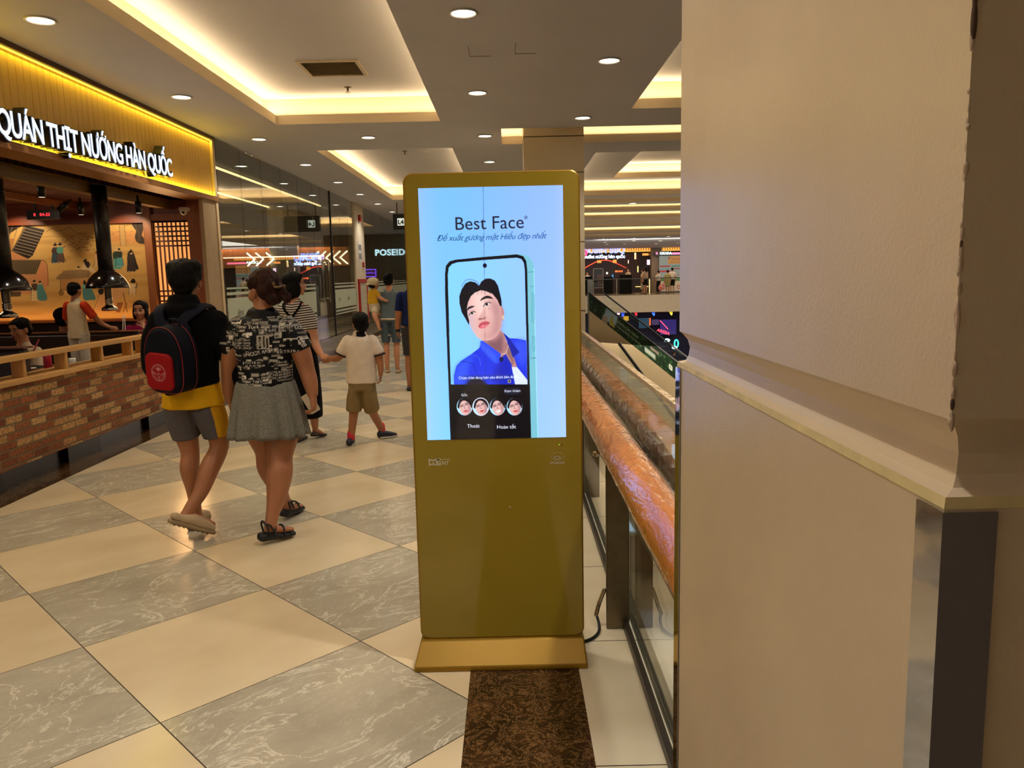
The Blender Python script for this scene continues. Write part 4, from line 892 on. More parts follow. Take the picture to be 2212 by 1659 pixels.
# exhaust hoods over the tables
M_CHR = mat('chrome', (190, 184, 170)); M_HOOD = mat('hood_black', (22, 17, 13), .16, spec=.6, var=.02)
M_TUBE = glassmat('smoke_glass', (.42, .38, .33), 1.5, 1.0, .05)
def hood(x, y, zr, label):
    t = thing('exhaust_hood', label, 'exhaust hood', (x, y, zr - .25), 'table exhaust hoods')
    MB().lathe([(.214, -.006), (.216, .0), (.205, .04), (.175, .095), (.13, .145), (.088, .172), (.078, .188), (.07, .188), (.085, .165), (.168, .09), (.2, .035), (.208, -.002)], (x, y, zr), 40).build('shade', M_HOOD, t, True)
    mb = MB().lathe([(.074, .18), (.075, 1.06)], (x, y, zr), 28); 
    for k in range(5): mb.lathe([(.075, .30 + .19 * k), (.0785, .303 + .19 * k), (.075, .306 + .19 * k)], (x, y, zr), 28, cap=False)
    mb.build('duct', mat('duct_black', (24, 21, 18), .4), t, True)
    MB().lathe([(.035, -.12), (.037, .12)], (x, y, zr), 24, cap=False).lathe([(.028, -.12), (.028, .12)], (x, y, zr), 20, cap=False).build('inner_tube', mat('tube_steel', (120, 108, 90), .3, .8), t, True)
    MB().lathe([(.037, -.11), (.04, -.12), (.036, -.135), (.04, -.155), (.034, -.17), (.045, -.195), (.075, -.213), (.08, -.225), (.078, -.245), (.05, -.248), (.045, -.235)], (x, y, zr), 32).build('nozzle', M_CHR, t, True)
hood(-4.29, 8.4, 1.52, 'black dome exhaust hood hanging over the right restaurant table'); hood(-4.55, 7.1, 1.52, 'black dome exhaust hood cut by the left edge of the picture')
light('POINT', 'hood_lamp', (-4.29, 8.4, 1.46), 2.5, (1, .8, .5), .03); light('POINT', 'hood_lamp', (-4.55, 7.1, 1.46), 2.5, (1, .8, .5), .03)
def spotcyl(x, y, z, lab, tilt=0):
    t = thing('spot_lamp', lab, 'spot light', (x, y, z), 'black cylinder spots')
    Rm = Matrix.Translation((x, y, z + .13)) @ Matrix.Rotation(tilt, 4, 'Y') @ Matrix.Translation((-x, -y, -z - .13))
    MB().lathe([(.034, .004), (.036, 0), (.036, .13), (.03, .133), (.012, .133), (.012, .2)], (x, y, z), 20).xf(Rm).build('barrel', M_BLK, t, True); MB().lathe([(.031, .002), (.001, .002)], (x, y, z), 20).xf(Rm).build('lens', emat('spot_face', (255, 232, 200), 1.5), t)
spotcyl(-4.66, 8.0, 2.43, 'black cylinder spot light nearest the viewer under the slatted ceiling'); spotcyl(-5.14, 9.6, 2.39, 'black cylinder spot light beside the digital clock'); spotcyl(-4.26, 9.2, 2.36, 'black cylinder spot light nearest the lattice window'); spotcyl(-5.3, 9.6, 2.40, 'black spot light tilted sideways behind the upright one', .9)
for x, y in ((-4.66, 8.0), (-4.26, 9.2)): light('SPOT', 'table_spot', (x, y, 2.40), 12, (1, .72, .42), .03, target=(x, y, 0), spot=math.radians(70), blend=.6)
light('POINT', 'dining_glow', (-6.2, 7.6, 2.3), 22, (1, .74, .48), .3)
t = thing('digital_clock', 'black hanging digital display with red digits 04-23', 'clock', (-5.7, 9.8, 2.36)); MB().box(-5.92, -5.51, 9.8, 9.85, 2.365, 2.475).build('case', mat('clock_black', (9, 8, 9), .3), t, bevel=.004)
wtext("0   04-23", .05, (-5.73, 9.797, 2.42), offset=.001, space=1.1).build('digits', emat('red_digits', (255, 40, 50), 3), t); MB().box(-5.83, -5.81, 9.81, 9.83, 2.47, 2.62).box(-5.62, -5.6, 9.81, 9.83, 2.47, 2.62).build('hanger', M_BLK, t)
t = thing('security_camera', 'small white security camera under the beam beside the lattice window', 'camera', (-4.11, 10.1, 2.4)); MB().box(-4.16, -4.06, 10.08, 10.18, 2.455, 2.50).build('mount', mat('white_plastic', (196, 186, 166), .4), t, bevel=.004); MB().ell((-4.11, 10.1, 2.45), (.045, .045, .05)).build('dome', mat('white_plastic', (196, 186, 166)), t, True); MB().ell((-4.10, 10.06, 2.43), (.018, .012, .018)).build('lens', M_BLK, t, True)
# booths and tables
def booth(x0, x1, y, lab):
    t = thing('booth_seat', lab, 'booth', ((x0 + x1) / 2, y, 0), 'restaurant booths')
    MB().box(x0, x1, y - .06, y + .06, .0, 1.03).build('backrest', M_LEA, t, bevel=.03); MB().box(x0, x1, y + .06, y + .55, .32, .46).build('seat', M_LEA, t, bevel=.03); MB().box(x0, x1, y - .55, y - .06, .32, .46).build('seat', M_LEA, t, bevel=.03)
    MB().box(x0, x1, y - .5, y + .5, 0, .32).build('plinth', M_BLK, t); MB().box(x0 - .01, x1 + .02, y - .07, y + .07, 1.03, 1.045).build('cap', woodmat('booth_cap', (96, 52, 24), 'x'), t)
booth(-6.6, -4.12, 6.62, 'dark leather booth back with timber cap nearest the left edge of the picture'); booth(-6.6, -4.10, 8.62, 'dark leather booth back between the standing boy and the woman in magenta')
def table(y, lab):
    t = thing('dining_table', lab, 'table', (-4.9, y, 0), 'restaurant tables'); MB().box(-5.6, -4.2, y - .36, y + .36, .72, .76).build('tabletop', woodmat('table_wood', (120, 76, 40), 'x', .3), t, bevel=.004); MB().lathe([(.2, 0), (.2, .02), (.04, .04), (.04, .72)], (-4.9, y, 0), 20).build('pedestal', M_BLK, t, True); MB().lathe([(.15, 0), (.15, .012), (.12, .014), (.11, .004)], (-4.75, y, .76), 24).build('grill', mat('grill', (60, 56, 50), .4, .8), t, True)
table(7.6, 'wooden table with grill behind the brick wall, between the two booths'); table(9.45, 'wooden table in front of the woman in magenta')
def can(x, y, z, c, lab, r=.033, h=.115, nm='soda_can'):
    t = thing(nm, lab, 'can', (x, y, z), 'things on the restaurant tables'); MB().lathe([(r * .8, 0), (r, .006), (r, h - .012), (r * .8, h)], (x, y, z), 20).build('body', mat('can_' + str(c[0]), c, .3), t, True); MB().lathe([(r * .78, h), (r * .78, h + .002), (.001, h + .001)], (x, y, z), 20).build('lid', M_CHR, t, True)
can(-4.44, 7.44, .76, (190, 40, 60), 'red drink can on the table seen through the pine rail', .036, .15)
can(-4.30, 7.46, .76, (150, 120, 80), 'clear ribbed drinking glass beside the red can', .036, .13, 'tumbler'); can(-4.24, 7.50, .76, (225, 220, 205), 'white paper cup beside the standing boy', .034, .10, 'paper_cup')
tag(MB().box(-4.80, -4.68, 7.38, 7.5, .76, .83).build('napkin_box', mat('white_box', (214, 208, 190), .5), bevel=.004), 'white napkin box on the left part of the table', 'box')
tag(MB().lathe([(.04, 0), (.075, .012), (.08, .02), (.05, .01)], (-4.62, 7.4, .76), 24).build('side_dish', mat('white_box', (214, 208, 190)), None, True), 'white side dish on the table behind the pine rail', 'dish')
tag(MB().box(-4.16, -4.06, 7.72, 7.735, .86, 1.0).box(-4.16, -4.06, 7.70, 7.76, .846, .86).build('menu_stand', mat('menu_card', (150, 70, 50), .5)), 'small reddish menu card standing behind the pine rail', 'menu stand')
# ================================================================ GLASS SHOP FRONTS
XG = -3.83
struct(MB().box(-3.95, -3.78, 10.60, 34, 0, .34).build('baseboard_left', mat('plinth_stone', (96, 86, 70), .1, var=.25, scale=3)))
M_SG = glassmat('shop_glass', (.80, .81, .78), 1.5, 1.0, 0, .10)
sf = thing('glass_shopfront', 'tall frameless glass shop front mirroring the mall lights left of the striped shirt', 'shop front', (XG, 15, 0))
ys = [10.58, 11.5, 12.45, 13.5, 14.55, 15.62, 16.25, 17.1, 18.05, 18.95, 19.56]
for a, b in zip(ys[:-1], ys[1:]): MB().box(XG - .006, XG + .006, a + .006, b - .006, .345, CZ - .01).build('glass_pane', M_SG, sf)
for y in (15.62, 17.1, 13.5): MB().box(XG - .14, XG - .006, y - .006, y + .006, .345, CZ).build('glass_fin', M_RG, sf)
MB().box(XG - .02, XG + .02, 17.07, 17.13, .34, CZ).build('door_jamb', M_BLK, sf)
M_FR = mat('frosted_film', (178, 184, 160), .7, var=.02)
mb = MB()
for a, b in ((10.62, 15.5), (17.2, 19.5)):
    for z0, z1 in ((.78, .81), (.84, .885), (.92, 1.33), (1.37, 1.41), (1.45, 1.475)): mb.box(XG + .0065, XG + .008, a, b, z0, z1)
mb.build('frosted_bands', M_FR, sf)
mb = MB()
for y in (11.1, 11.9, 13.0, 14.1, 17.6, 18.6):
    mb.xf(Matrix()); w = wtext("Jenu", .15, (XG + .0095, y, 1.12), (0, 1, 0), (0, 0, 1), shear=.4); b0 = len(mb.v); mb.v += w.v; mb.f += [tuple(i + b0 for i in f) for f in w.f]; mb.mi += w.mi
mb.build('printed_logos', mat('dark_print', (46, 50, 44), .6), sf)
for y in (15.98, 16.5):
    h = MB()
    for dx in (.05, -.05): h.tube([(XG + dx, y, 1.10), (XG + dx, y, 1.95)], .017)
    for z in (1.16, 1.89): h.tube([(XG - .05, y, z), (XG + .05, y, z)], .012)
    h.build('door_handle', M_CHR, sf, True)
pier2 = MB().box(-3.95, -3.80, 19.58, 20.85, 0, CZ); struct(pier2.build('wall_left_pier', mat('white_pier', (214, 198, 170), .45)))
t = thing('fire_alarm', 'small red fire alarm box high on the white pier', 'alarm', (-3.79, 20.2, 3.1)); MB().box(-3.80, -3.74, 20.12, 20.3, 3.0, 3.16).build('case', mat('alarm_red', (170, 24, 24), .4), t, bevel=.01); MB().disc((-3.739, 20.21, 3.08), .05, 20, 'x').build('grille', mat('alarm_dark', (90, 16, 16), .5), t)
t = thing('fire_call_point', 'small red call point on the white pier above the cabinet', 'alarm', (-3.79, 20.5, 1.85)); MB().box(-3.80, -3.76, 20.42, 20.56, 1.85, 1.98).build('case', mat('alarm_red', (170, 24, 24)), t, bevel=.01); MB().box(-3.76, -3.757, 20.45, 20.53, 1.89, 1.95).build('glass', mat('white_plastic', (196, 186, 166)), t)
t = thing('hose_cabinet', 'red framed fire hose cabinet on the white pier behind the toddler', 'cabinet', (-3.79, 20.3, .36)); MB().box(-3.80, -3.77, 19.72, 20.8, .36, 1.52).build('door', mat('cab_door', (190, 180, 150), .4), t)
mb = MB()
for a in ((19.70, 19.80, .34, 1.55), (20.70, 20.82, .34, 1.55), (19.8, 20.7, 1.45, 1.55), (19.8, 20.7, .34, .44)): mb.box(-3.80, -3.755, *a)
mb.build('frame', mat('alarm_red', (170, 24, 24)), t); MB().tube([(-3.76, 20.66, .9), (-3.75, 20.66, 1.0)], .012).build('handle', M_CHR, t)
t = thing('pier_notice', 'small printed notice sheets on the white pier', 'notice', (-3.79, 20.2, 2.05)); MB().box(-3.80, -3.795, 19.95, 20.4, 1.98, 2.5).build('sheet', mat('paper', (206, 198, 184), .7), t); MB().box(-3.795, -3.793, 20.0, 20.15, 2.05, 2.2).box(-3.795, -3.793, 20.2, 20.35, 2.05, 2.2).box(-3.795, -3.793, 20.0, 20.35, 2.28, 2.42).build('print', mat('notice_ink', (120, 116, 112), .7), t)
sf2 = thing('glass_shopfront', 'second glass shop front behind the toddler, beyond the white pier', 'shop front', (XG, 25, 0))
ys = [20.9, 22.3, 23.8, 25.4, 27.2, 29.2, 31.5, 34]
for a, b in zip(ys[:-1], ys[1:]): MB().box(XG - .006, XG + .006, a + .008, b - .008, .345, CZ).build('glass_pane', M_SG, sf2)
mb = MB()
for z0, z1 in ((.92, 1.33), (1.37, 1.41), (1.45, 1.475)): mb.box(XG + .0065, XG + .008, 20.95, 34, z0, z1)
mb.build('frosted_bands', M_FR, sf2)
# dim interiors behind the glass
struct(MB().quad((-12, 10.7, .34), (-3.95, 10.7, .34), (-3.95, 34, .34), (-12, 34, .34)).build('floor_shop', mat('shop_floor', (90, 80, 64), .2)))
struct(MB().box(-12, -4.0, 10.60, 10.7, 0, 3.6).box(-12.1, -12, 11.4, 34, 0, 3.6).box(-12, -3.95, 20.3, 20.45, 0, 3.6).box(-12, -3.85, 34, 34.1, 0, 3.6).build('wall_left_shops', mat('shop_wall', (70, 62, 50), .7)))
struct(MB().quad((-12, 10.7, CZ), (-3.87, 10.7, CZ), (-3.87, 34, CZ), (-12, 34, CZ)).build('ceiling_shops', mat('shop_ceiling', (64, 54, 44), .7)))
struct(MB().box(-3.85, .3, 34.0, 34.2, 0, CZ).build('wall_back', mat('end_wall', (120, 100, 74), .6)))
M_LINE = emat('line_lamp', (255, 226, 160), 3)
for i, (x, lab) in enumerate(((-4.7, 'long thin line lamp nearest the glass'), (-6.0, 'second long thin line lamp'), (-7.6, 'third long thin line lamp'), (-9.4, 'long thin line lamp deepest in the shop'))):
    tag(MB().box(x - .015, x + .015, 11.6, 20, CZ - .06, CZ - .03).build('line_lamp', M_LINE), lab + ' on the dark shop ceiling', 'line light', 'line lamps in the glass shop')
tag(MB().box(-11, -4.0, 20.2, 20.28, 1.90, 2.38).build('timber_band', woodmat('warm_band', (190, 120, 60), 'z')), 'warm lit timber band behind the glowing chevrons', 'wall panel')
light('AREA', 'band_strip', (-7.5, 20.1, 2.42), 20, (1, .6, .28), 6, .05, (-7.5, 20.3, 1.9))
struct(MB().box(-6.05, -5.35, 20.0, 20.2, .34, CZ).build('wall_left_shop_pier', mat('white_pier', (214, 198, 170))))
M_NEON = emat('chevron_neon', (255, 240, 200), 5)
def chev(x, s, i, side):
    mb = MB(); z = 2.10
    mb.tube([(x - s * .10, 19.95, z + .155), (x + s * .08, 19.95, z)], .018, 8, 1).tube([(x + s * .08, 19.95, z), (x - s * .10, 19.95, z - .155)], .018, 8, 1)
    tag(mb.build('chevron_light', M_NEON, None, True), '%s chevron of the %s row of white neon arrows' % (i, side), 'neon arrow', 'neon chevrons')
for k, x in enumerate((-6.5, -6.28, -6.02)): chev(x, 1, ['leftmost', 'middle', 'rightmost'][k], 'right-pointing')
for k, x in enumerate((-4.9, -4.72, -4.54, -4.36, -4.18)): chev(x, -1, ['leftmost', 'second', 'third', 'fourth', 'rightmost'][k], 'left-pointing')
t = thing('blue_reflection_letters', 'blue letters JKSE imitating a reflection in the glass, between the two rows of chevrons', 'sign', (-5.0, 19.9, 2.0)); wtext("JKSE", .26, (-5.05, 19.92, 2.12), shear=.2, extrude=.01, offset=.006).build('letters', emat('blue_reflection', (120, 160, 255), 4), t); wtext("TIN-BUFFET", .10, (-5.05, 19.92, 1.95), shear=.2, extrude=.01).build('small_letters', emat('blue_reflection', (120, 160, 255), 4), t)  # glowing letters imitate a reflection in the glass, no such sign inside
t = thing('shop_name_sign', 'pale blue lit letters POSEIDON behind the second glass shop front', 'sign', (-4.8, 33.3, 2.5)); wtext("POSEIDON", .35, (-5.62, 33.2, 2.62), extrude=.015, offset=.012, align='LEFT', space=1.12).build('letters', emat('pale_blue', (190, 232, 250), 5), t)
t = thing('purple_neon_sign', 'small purple framed neon sign behind the woman carrying a toddler', 'sign', (-4.7, 25, 1.9)); mb = MB(); a0, a1, b0, b1 = -4.56, -4.22, 1.62, 1.84
for p, q_ in (((a0, b0), (a1, b0)), ((a1, b0), (a1, b1)), ((a1, b1), (a0, b1)), ((a0, b1), (a0, b0))): mb.tube([(p[0], 24.9, p[1]), (q_[0], 24.9, q_[1])], .016, 8, 1)
mb.build('frame', emat('purple_neon', (130, 70, 255), 4), t); wtext("OPEN", .1, (-4.39, 24.9, 1.73), extrude=.005).build('letters', emat('purple_neon', (130, 70, 255), 4), t)
# hanging floor number sign
t = thing('floor_number_sign', 'black hanging box sign with a lit L4 beside the top left of the kiosk', 'sign', (-2.75, 20, 2.76)); MB().box(-2.90, -2.0, 20, 20.14, 2.76, 3.15).build('box', mat('sign_black', (20, 18, 17), .3), t, bevel=.006); MB().box(-2.79, -2.62, 19.99, 20.0, 2.86, 3.04).build('lit_square', emat('sign_pale', (214, 220, 200), .9), t); wtext("L4", .15, (-2.705, 19.985, 2.94), offset=.006).build('characters', mat('ink', (20, 20, 20), .5), t)
MB().tube([(-2.8, 20.07, 3.15), (-2.8, 20.07, CZ)], .012).tube([(-2.1, 20.07, 3.15), (-2.1, 20.07, CZ)], .012).build('rods', M_BLK, t)
# ================================================================ FAR SIDE OF THE ATRIUM
def a2(x, y, Y): p = at(x, y, Y); return (p.x, p.z)
def fbox(mb, px0, py0, px1, py1, Y, d=.1):
    a = at(px0, py1, Y); b = at(px1, py0, Y); return mb.box(a.x, b.x, Y, Y + d, a.z, b.z)
M_FB = mat('slab_edge_paint', (214, 192, 156), .6)
struct(MB().box(1.5, 34, 56, 64, -1.25, -.02).build('floor_far', M_FB)); 
struct(MB().quad((1.5, 56.02, 0), (34, 56.02, 0), (34, 64, 0), (1.5, 64, 0)).build('floor_far_tiles', mat('far_tiles', (120, 104, 80), .2)))
struct(MB().box(1.5, 34, 63.2, 63.4, 0, CZ).build('wall_far', mat('far_wall', (40, 22, 18), .6)))
rf = thing('glass_railing', 'far glass balustrade with dark handrail across the atrium', 'railing', (8, 56.1, 0)); MB().box(5.2, 33, 56.10, 56.13, 0, 1.12).build('glass_pane', M_RG, rf); MB().box(5.2, 33, 56.08, 56.15, 1.12, 1.18).build('handrail', mat('dark_rail', (60, 52, 40), .4, .5), rf)
for x in (5.3, 7.6, 9.9, 12.2): MB().box(x, x + .05, 56.05, 56.10, 0, 1.12).build('post', M_ST, rf)
M_SLB = mat('slat_glow', (255, 190, 96), .6, emit=(255, 186, 84), estr=.75); M_SLD = mat('slat_wood_glow', (196, 130, 60), .6, emit=(200, 120, 50), estr=.3)  # slats and backing emit; the warm light is put into their colour
def slats(px0, px1, py0, py1, lab):
    t = thing('slatted_canopy', lab, 'canopy', tuple(at((px0 + px1) / 2, py1, 61)), 'lit slatted canopies'); a = at(px0, py1, 61.2); b = at(px1, py0, 61.2)
    MB().box(a.x, b.x, 61.2, 61.3, a.z, b.z).build('lit_backing', M_SLB, t); mb = MB(); x = a.x
    while x < b.x: mb.box(x, x + .07, 61.08, 61.18, a.z, b.z); x += .19
    mb.build('slats', M_SLD, t); MB().box(a.x, b.x, 61.0, 61.3, a.z - .04, a.z + .02).box(a.x, b.x, 61.0, 61.3, b.z - .03, b.z + .03).build('rails', M_SLB, t)
slats(1230, 1407, 534, 546, 'warm lit slatted canopy over the barbecue restaurant across the atrium'); slats(1430, 1480, 529, 541, 'warm lit slatted canopy right of the far brown pillar')
pz = MB(); fbox(pz, 1407, 528, 1429, 640, 60.6, .6); struct(pz.build('wall_far_pillar', mat('far_pillar', (104, 86, 66), .5)))
t = thing('barbecue_sign', 'white and blue lit sign SUBIN BBQ over the far restaurant', 'sign', tuple(at(1306, 558, 60.8)))
p = at(1306.5, 541.5, 60.7); wtext("SUBIN BBQ", .62, p, (1, 0, -.01), extrude=.02, offset=.012, space=1.0).build('letters', emat('sign_blue', (150, 176, 255), 2.6), t)
p.y -= .04; wtext("SUBIN BBQ", .62, p, (1, 0, -.01), extrude=.01, space=.98).build('inner_letters', emat('sign_core', (120, 136, 250), 2.0), t)
p = at(1306, 554.5, 60.7); wtext("buffet nướng hàn quốc", .36, p, (1, 0, -.01), extrude=.02, offset=.012, space=.95).build('script', emat('sign_blue2', (190, 206, 255), 3), t)
p = at(1262, 547, 60.6); MB().lathe([(.26, 0), (.26, .04), (.001, .04)], (0, 0, 0), 28).xf(Matrix.Translation(p) @ Matrix.Rotation(PI / 2, 4, 'X')).build('round_logo', emat('pink_logo', (235, 60, 110), 1.8), t); wtext("S", .4, (p.x - .02, p.y - .05, p.z), extrude=.01).build('logo_mark', emat('sign_blue2', (190, 206, 255), 3), t)
def neon(pts, r, m, name, lab, cat, Y, grp=None):
    mb = MB(); P = [at(x, y, Y) for x, y in pts]; mb.tube([tuple(p) for p in P], r, 8, 3); return tag(mb.build(name, m, None, True), lab, cat, grp)
neon([(1256, 583), (1285, 567), (1300, 562.5), (1316, 563), (1334, 570), (1353, 579)], .03, emat('red_neon', (255, 70, 40), 2.2), 'arch_neon', 'red neon arch line inside the far restaurant', 'neon light', 63.17)
for i, (x0, y0, x1, y1, c, s, nm) in enumerate(((1329, 584, 1346, 588, (255, 110, 50), 1.6, 'orange'), (1388, 547, 1404, 552, (255, 150, 70), 1.4, 'amber'), (1371, 546, 1374, 560, (255, 220, 150), 2.4, 'vertical white'), (1377, 575, 1379, 588, (230, 225, 120), 2, 'yellow green'), (1356, 562, 1358, 569, (255, 225, 190), 2, 'short white'), (1290, 562, 1299, 568, (240, 160, 60), 1, 'left hanging lantern'), (1324, 561, 1332, 568, (240, 160, 60), 1, 'right hanging lantern'), (1398, 561, 1404, 572, (240, 200, 226), 2, 'pink white'), (1373, 618, 1404, 620, (255, 200, 120), 2.2, 'low warm shelf'), (1402, 603, 1404, 637, (255, 214, 140), 2.4, 'tall warm door edge'), (1310, 588, 1313, 592, (255, 240, 220), 3, 'bright table'), (1322, 593, 1325, 600, (60, 140, 190), 1, 'small blue'))):
    mb = MB(); fbox(mb, x0, y0, x1, y1, 63.12, .1); tag(mb.build('restaurant_light', emat('rl%d' % i, c, s)), nm + ' light inside the far barbecue restaurant', 'light', 'small lights in the far restaurant')
mb = MB()
for k in range(14): fbox(mb, 1335 + k * 3.4, 548, 1336 + k * 3.4, 600, 63.08, .1)
tag(mb.build('room_divider', mat('divider_brown', (96, 50, 26), .5)), 'brown slatted room divider inside the far restaurant', 'divider')
def counter(px0, py0, px1, py1, lab): mb = MB(); fbox(mb, px0, py0, px1, py1, 58.5, .8); return tag(mb.build('booth_partition', mat('booth_dark', (9, 9, 9), .9, spec=.1), bevel=.03), lab, 'booth', 'dark booths in the far restaurant')
counter(1303, 598, 1324, 635, 'dark booth partition right of the standing menu board'); counter(1341, 593, 1365, 635, 'dark booth partition with a diner seated behind it'); counter(1250, 597, 1279, 636, 'dark booth partition left of the standing menu board')
t = thing('menu_board', 'tall black standing menu board with pale frame behind the far railing', 'menu board', tuple(at(1292, 638, 57))); a = at(1281.5, 637, 57); b = at(1303, 579.5, 57)
mb = MB()
for q_ in ((a.x, a.x + .04, a.z, b.z), (b.x - .04, b.x, a.z, b.z), (a.x, b.x, b.z - .04, b.z), (a.x, b.x, a.z + .48, a.z + .52)): mb.box(q_[0], q_[1], 57, 57.04, q_[2], q_[3])
mb.build('frame', mat('board_frame', (176, 158, 130), .5), t); MB().box(a.x + .04, b.x - .04, 57.01, 57.03, a.z + .52, b.z - .04).build('board', mat('board_dark', (28, 24, 28), .5), t)
mb = MB(); [mb.box(a.x + .3, b.x - .1, 56.99, 57.0, a.z + .62 + .22 * k, a.z + .78 + .22 * k) for k in range(4)]; mb.build('pictures', mat('board_pics', (110, 76, 66), .6), t)
t = thing('kiosk_sign', 'black sign board with white and pink lit letters OKARA right of the far pillar', 'sign', tuple(at(1440, 553, 60))); mb = MB(); fbox(mb, 1415, 543, 1500, 552.5, 60.2, 3.1); mb.build('board', mat('sign_navy', (20, 14, 30), .4), t)
wtext("OKARA", .26, at(1438, 547.3, 60.15), extrude=.01, offset=.012).build('letters', emat('okara_white', (200, 240, 235), 2.6), t); mb = MB(); fbox(mb, 1449.5, 544.8, 1492, 549.8, 60.15, .04); mb.build('pink_strip', emat('pink_strip', (250, 110, 150), 2), t); mb = MB(); fbox(mb, 1417, 545, 1420.5, 549.5, 60.15, .04); mb.build('pink_square', emat('pink_strip', (250, 110, 150)), t)
pc = Canvas(120, 120, (150, 158, 144)); pc.rect(44, 2, 120, 44, (206, 138, 62)); pc.text("MAY SAN", 90, 20, 13, (120, 60, 30)); pc.text("FOOD DRINK", 84, 36, 10, (150, 60, 40)); pc.rect(4, 52, 56, 60, (176, 50, 56)); pc.rect(4, 66, 56, 74, (120, 150, 140)); pc.rect(4, 78, 56, 88, (186, 60, 60)); pc.rect(62, 52, 120, 60, (90, 130, 100)); pc.rect(62, 66, 120, 74, (160, 80, 80)); pc.ell(50, 12, 4, 6, (60, 90, 120)); pc.text("r", 96, 104, 30, (200, 70, 90))
a = at(1424, 553, 60.3); b = at(1475, 600, 60.3); o = pc.plane('menu_poster', (a.x, 60.3, a.z), (b.x - a.x, 0, 0), (0, 0, b.z - a.z), colmat('poster_lit', .6, .55)); tag(o, 'grey green backlit menu poster with an orange headline right of the far pillar', 'poster')
pc = Canvas(120, 70, (196, 188, 172)); pc.rect(0, 0, 120, 14, (80, 130, 90)); pc.text("di", 22, 36, 44, (178, 60, 96)); pc.text("o", 98, 38, 36, (178, 60, 96)); pc.rect(0, 58, 120, 70, (70, 76, 84))
a = at(1424, 601, 59.6); b = at(1475, 634, 59.6); o = pc.plane('stall_front', (a.x, 59.6, a.z), (b.x - a.x, 0, 0), (0, 0, b.z - a.z), colmat('stall_front', .6)); tag(o, 'pale stall front printed with pink letters behind the three far visitors', 'stall counter')
# lower storey across the void
struct(MB().box(1.5, 34, 62, 62.2, -6, -1.25).build('wall_far_lower', mat('night_blue', (16, 14, 46), .5)))
struct(MB().quad((-6, -8, -5.4), (34, -8, -5.4), (34, 62, -5.4), (-6, 62, -5.4)).build('floor_lower', mat('lower_floor', (150, 134, 108), .15)))
struct(MB().quad((-6, -8, -1.2), (-6, 62, -1.2), (-6, 62, -5.4), (-6, -8, -5.4)).quad((34, -8, CZ), (34, 62, CZ), (34, 62, -5.4), (34, -8, -5.4)).build('wall_lower_sides', mat('lower_wall', (96, 80, 62), .6)))
bt = thing('bunting', 'row of small coloured bunting flags under the far floor edge', 'bunting', tuple(at(1400, 680, 56.2)))
for i, (x, y, c, nm) in enumerate(((1373, 678, (240, 40, 50), 'red'), (1411, 678, (50, 110, 240), 'blue'), (1449, 677, (244, 220, 50), 'yellow'), (1345, 679, (40, 80, 220), 'dark blue'))):
    p = at(x, y, 56.2); mb = MB().prism([(p.x - .14, p.z + .13), (p.x + .14, p.z + .13), (p.x + .1, p.z - .13), (p.x + .02, p.z - .13)], 'y', 56.2, 56.22); mb.build('flag', mat('bunt' + nm.replace(' ', ''), c, .6, emit=c, estr=.8), bt)['label'] = nm + ' flag'  # flag cloth glows by emission in place of light falling on it
MB().tube([tuple(at(1330, 674.5, 56.2)), tuple(at(1390, 675, 56.2)), tuple(at(1470, 674, 56.2))], .015, 6).build('cord', mat('cord_red', (120, 30, 36), .7), bt)
for i, (x0, y0, x1, y1, c, s, nm, cat) in enumerate(((1426, 690, 1461, 723, (52, 40, 130), .5, 'violet blue lit wall panel on the lower floor', 'panel'), (1380, 687, 1403, 709, (30, 80, 100), .5, 'teal lit wall panel on the lower floor', 'panel'), (1408, 690, 1424, 702, (80, 66, 110), .5, 'mauve lit panel on the lower floor', 'panel'), (1347, 683, 1358, 693, (226, 170, 40), .8, 'yellow lit poster beside the escalator on the lower floor', 'poster'), (1403, 687, 1405.5, 703, (240, 100, 40), 1.5, 'orange light column on the lower floor', 'light'), (1343, 676, 1347, 684, (60, 90, 255), 1.8, 'short blue tube light on the lower floor', 'light'), (1333, 676, 1339, 680, (240, 200, 230), 1.5, 'small pink white light on the lower floor', 'light'))):
    mb = MB(); fbox(mb, x0, y0, x1, y1, 60.5 - .05 * i, .06); tag(mb.build('lit_panel', emat('lp%d' % i, c, s)), nm, cat)
neon([(1426, 693), (1434, 701), (1443, 711)], .03, emat('hot_neon', (255, 60, 80), 2.6), 'slanted_neon', 'slanted red pink neon tube on the lower floor', 'neon light', 59)
t = thing('arcade_sign', 'red neon letters below the slanted neon tube', 'sign', tuple(at(1434, 718, 58))); wtext("AREBA", .33, at(1433, 717, 58), (1, 0, -.35), (.35, 0, 1), extrude=.01, offset=.002).build('letters', emat('hot_neon', (255, 60, 80), 2.6), t)
def ringlight(cx, cy, rx, ry, Y, m, lab, w=.05):
    P = [tuple(at(cx + rx * math.cos(a), cy + ry * math.sin(a), Y)) for a in np.linspace(0, 2 * PI, 17)]; tag(MB().tube(P, w, 6, 1, ref=(0, 1, 0)).build('ring_light', m, None, True), lab, 'ring light', 'ring lights')
ringlight(1441, 735, 5, 2.4, 52, emat('ring_white', (180, 226, 240), 2.6), 'white oval ring light on the lower floor'); ringlight(1461, 742, 4, 8, 52, emat('ring_teal', (60, 230, 200), 2), 'teal oval ring light beside the big column'); ringlight(1457, 751, 4.5, 1.6, 51, emat('ring_white', (180, 226, 240)), 'small flat white ring light below the teal one')
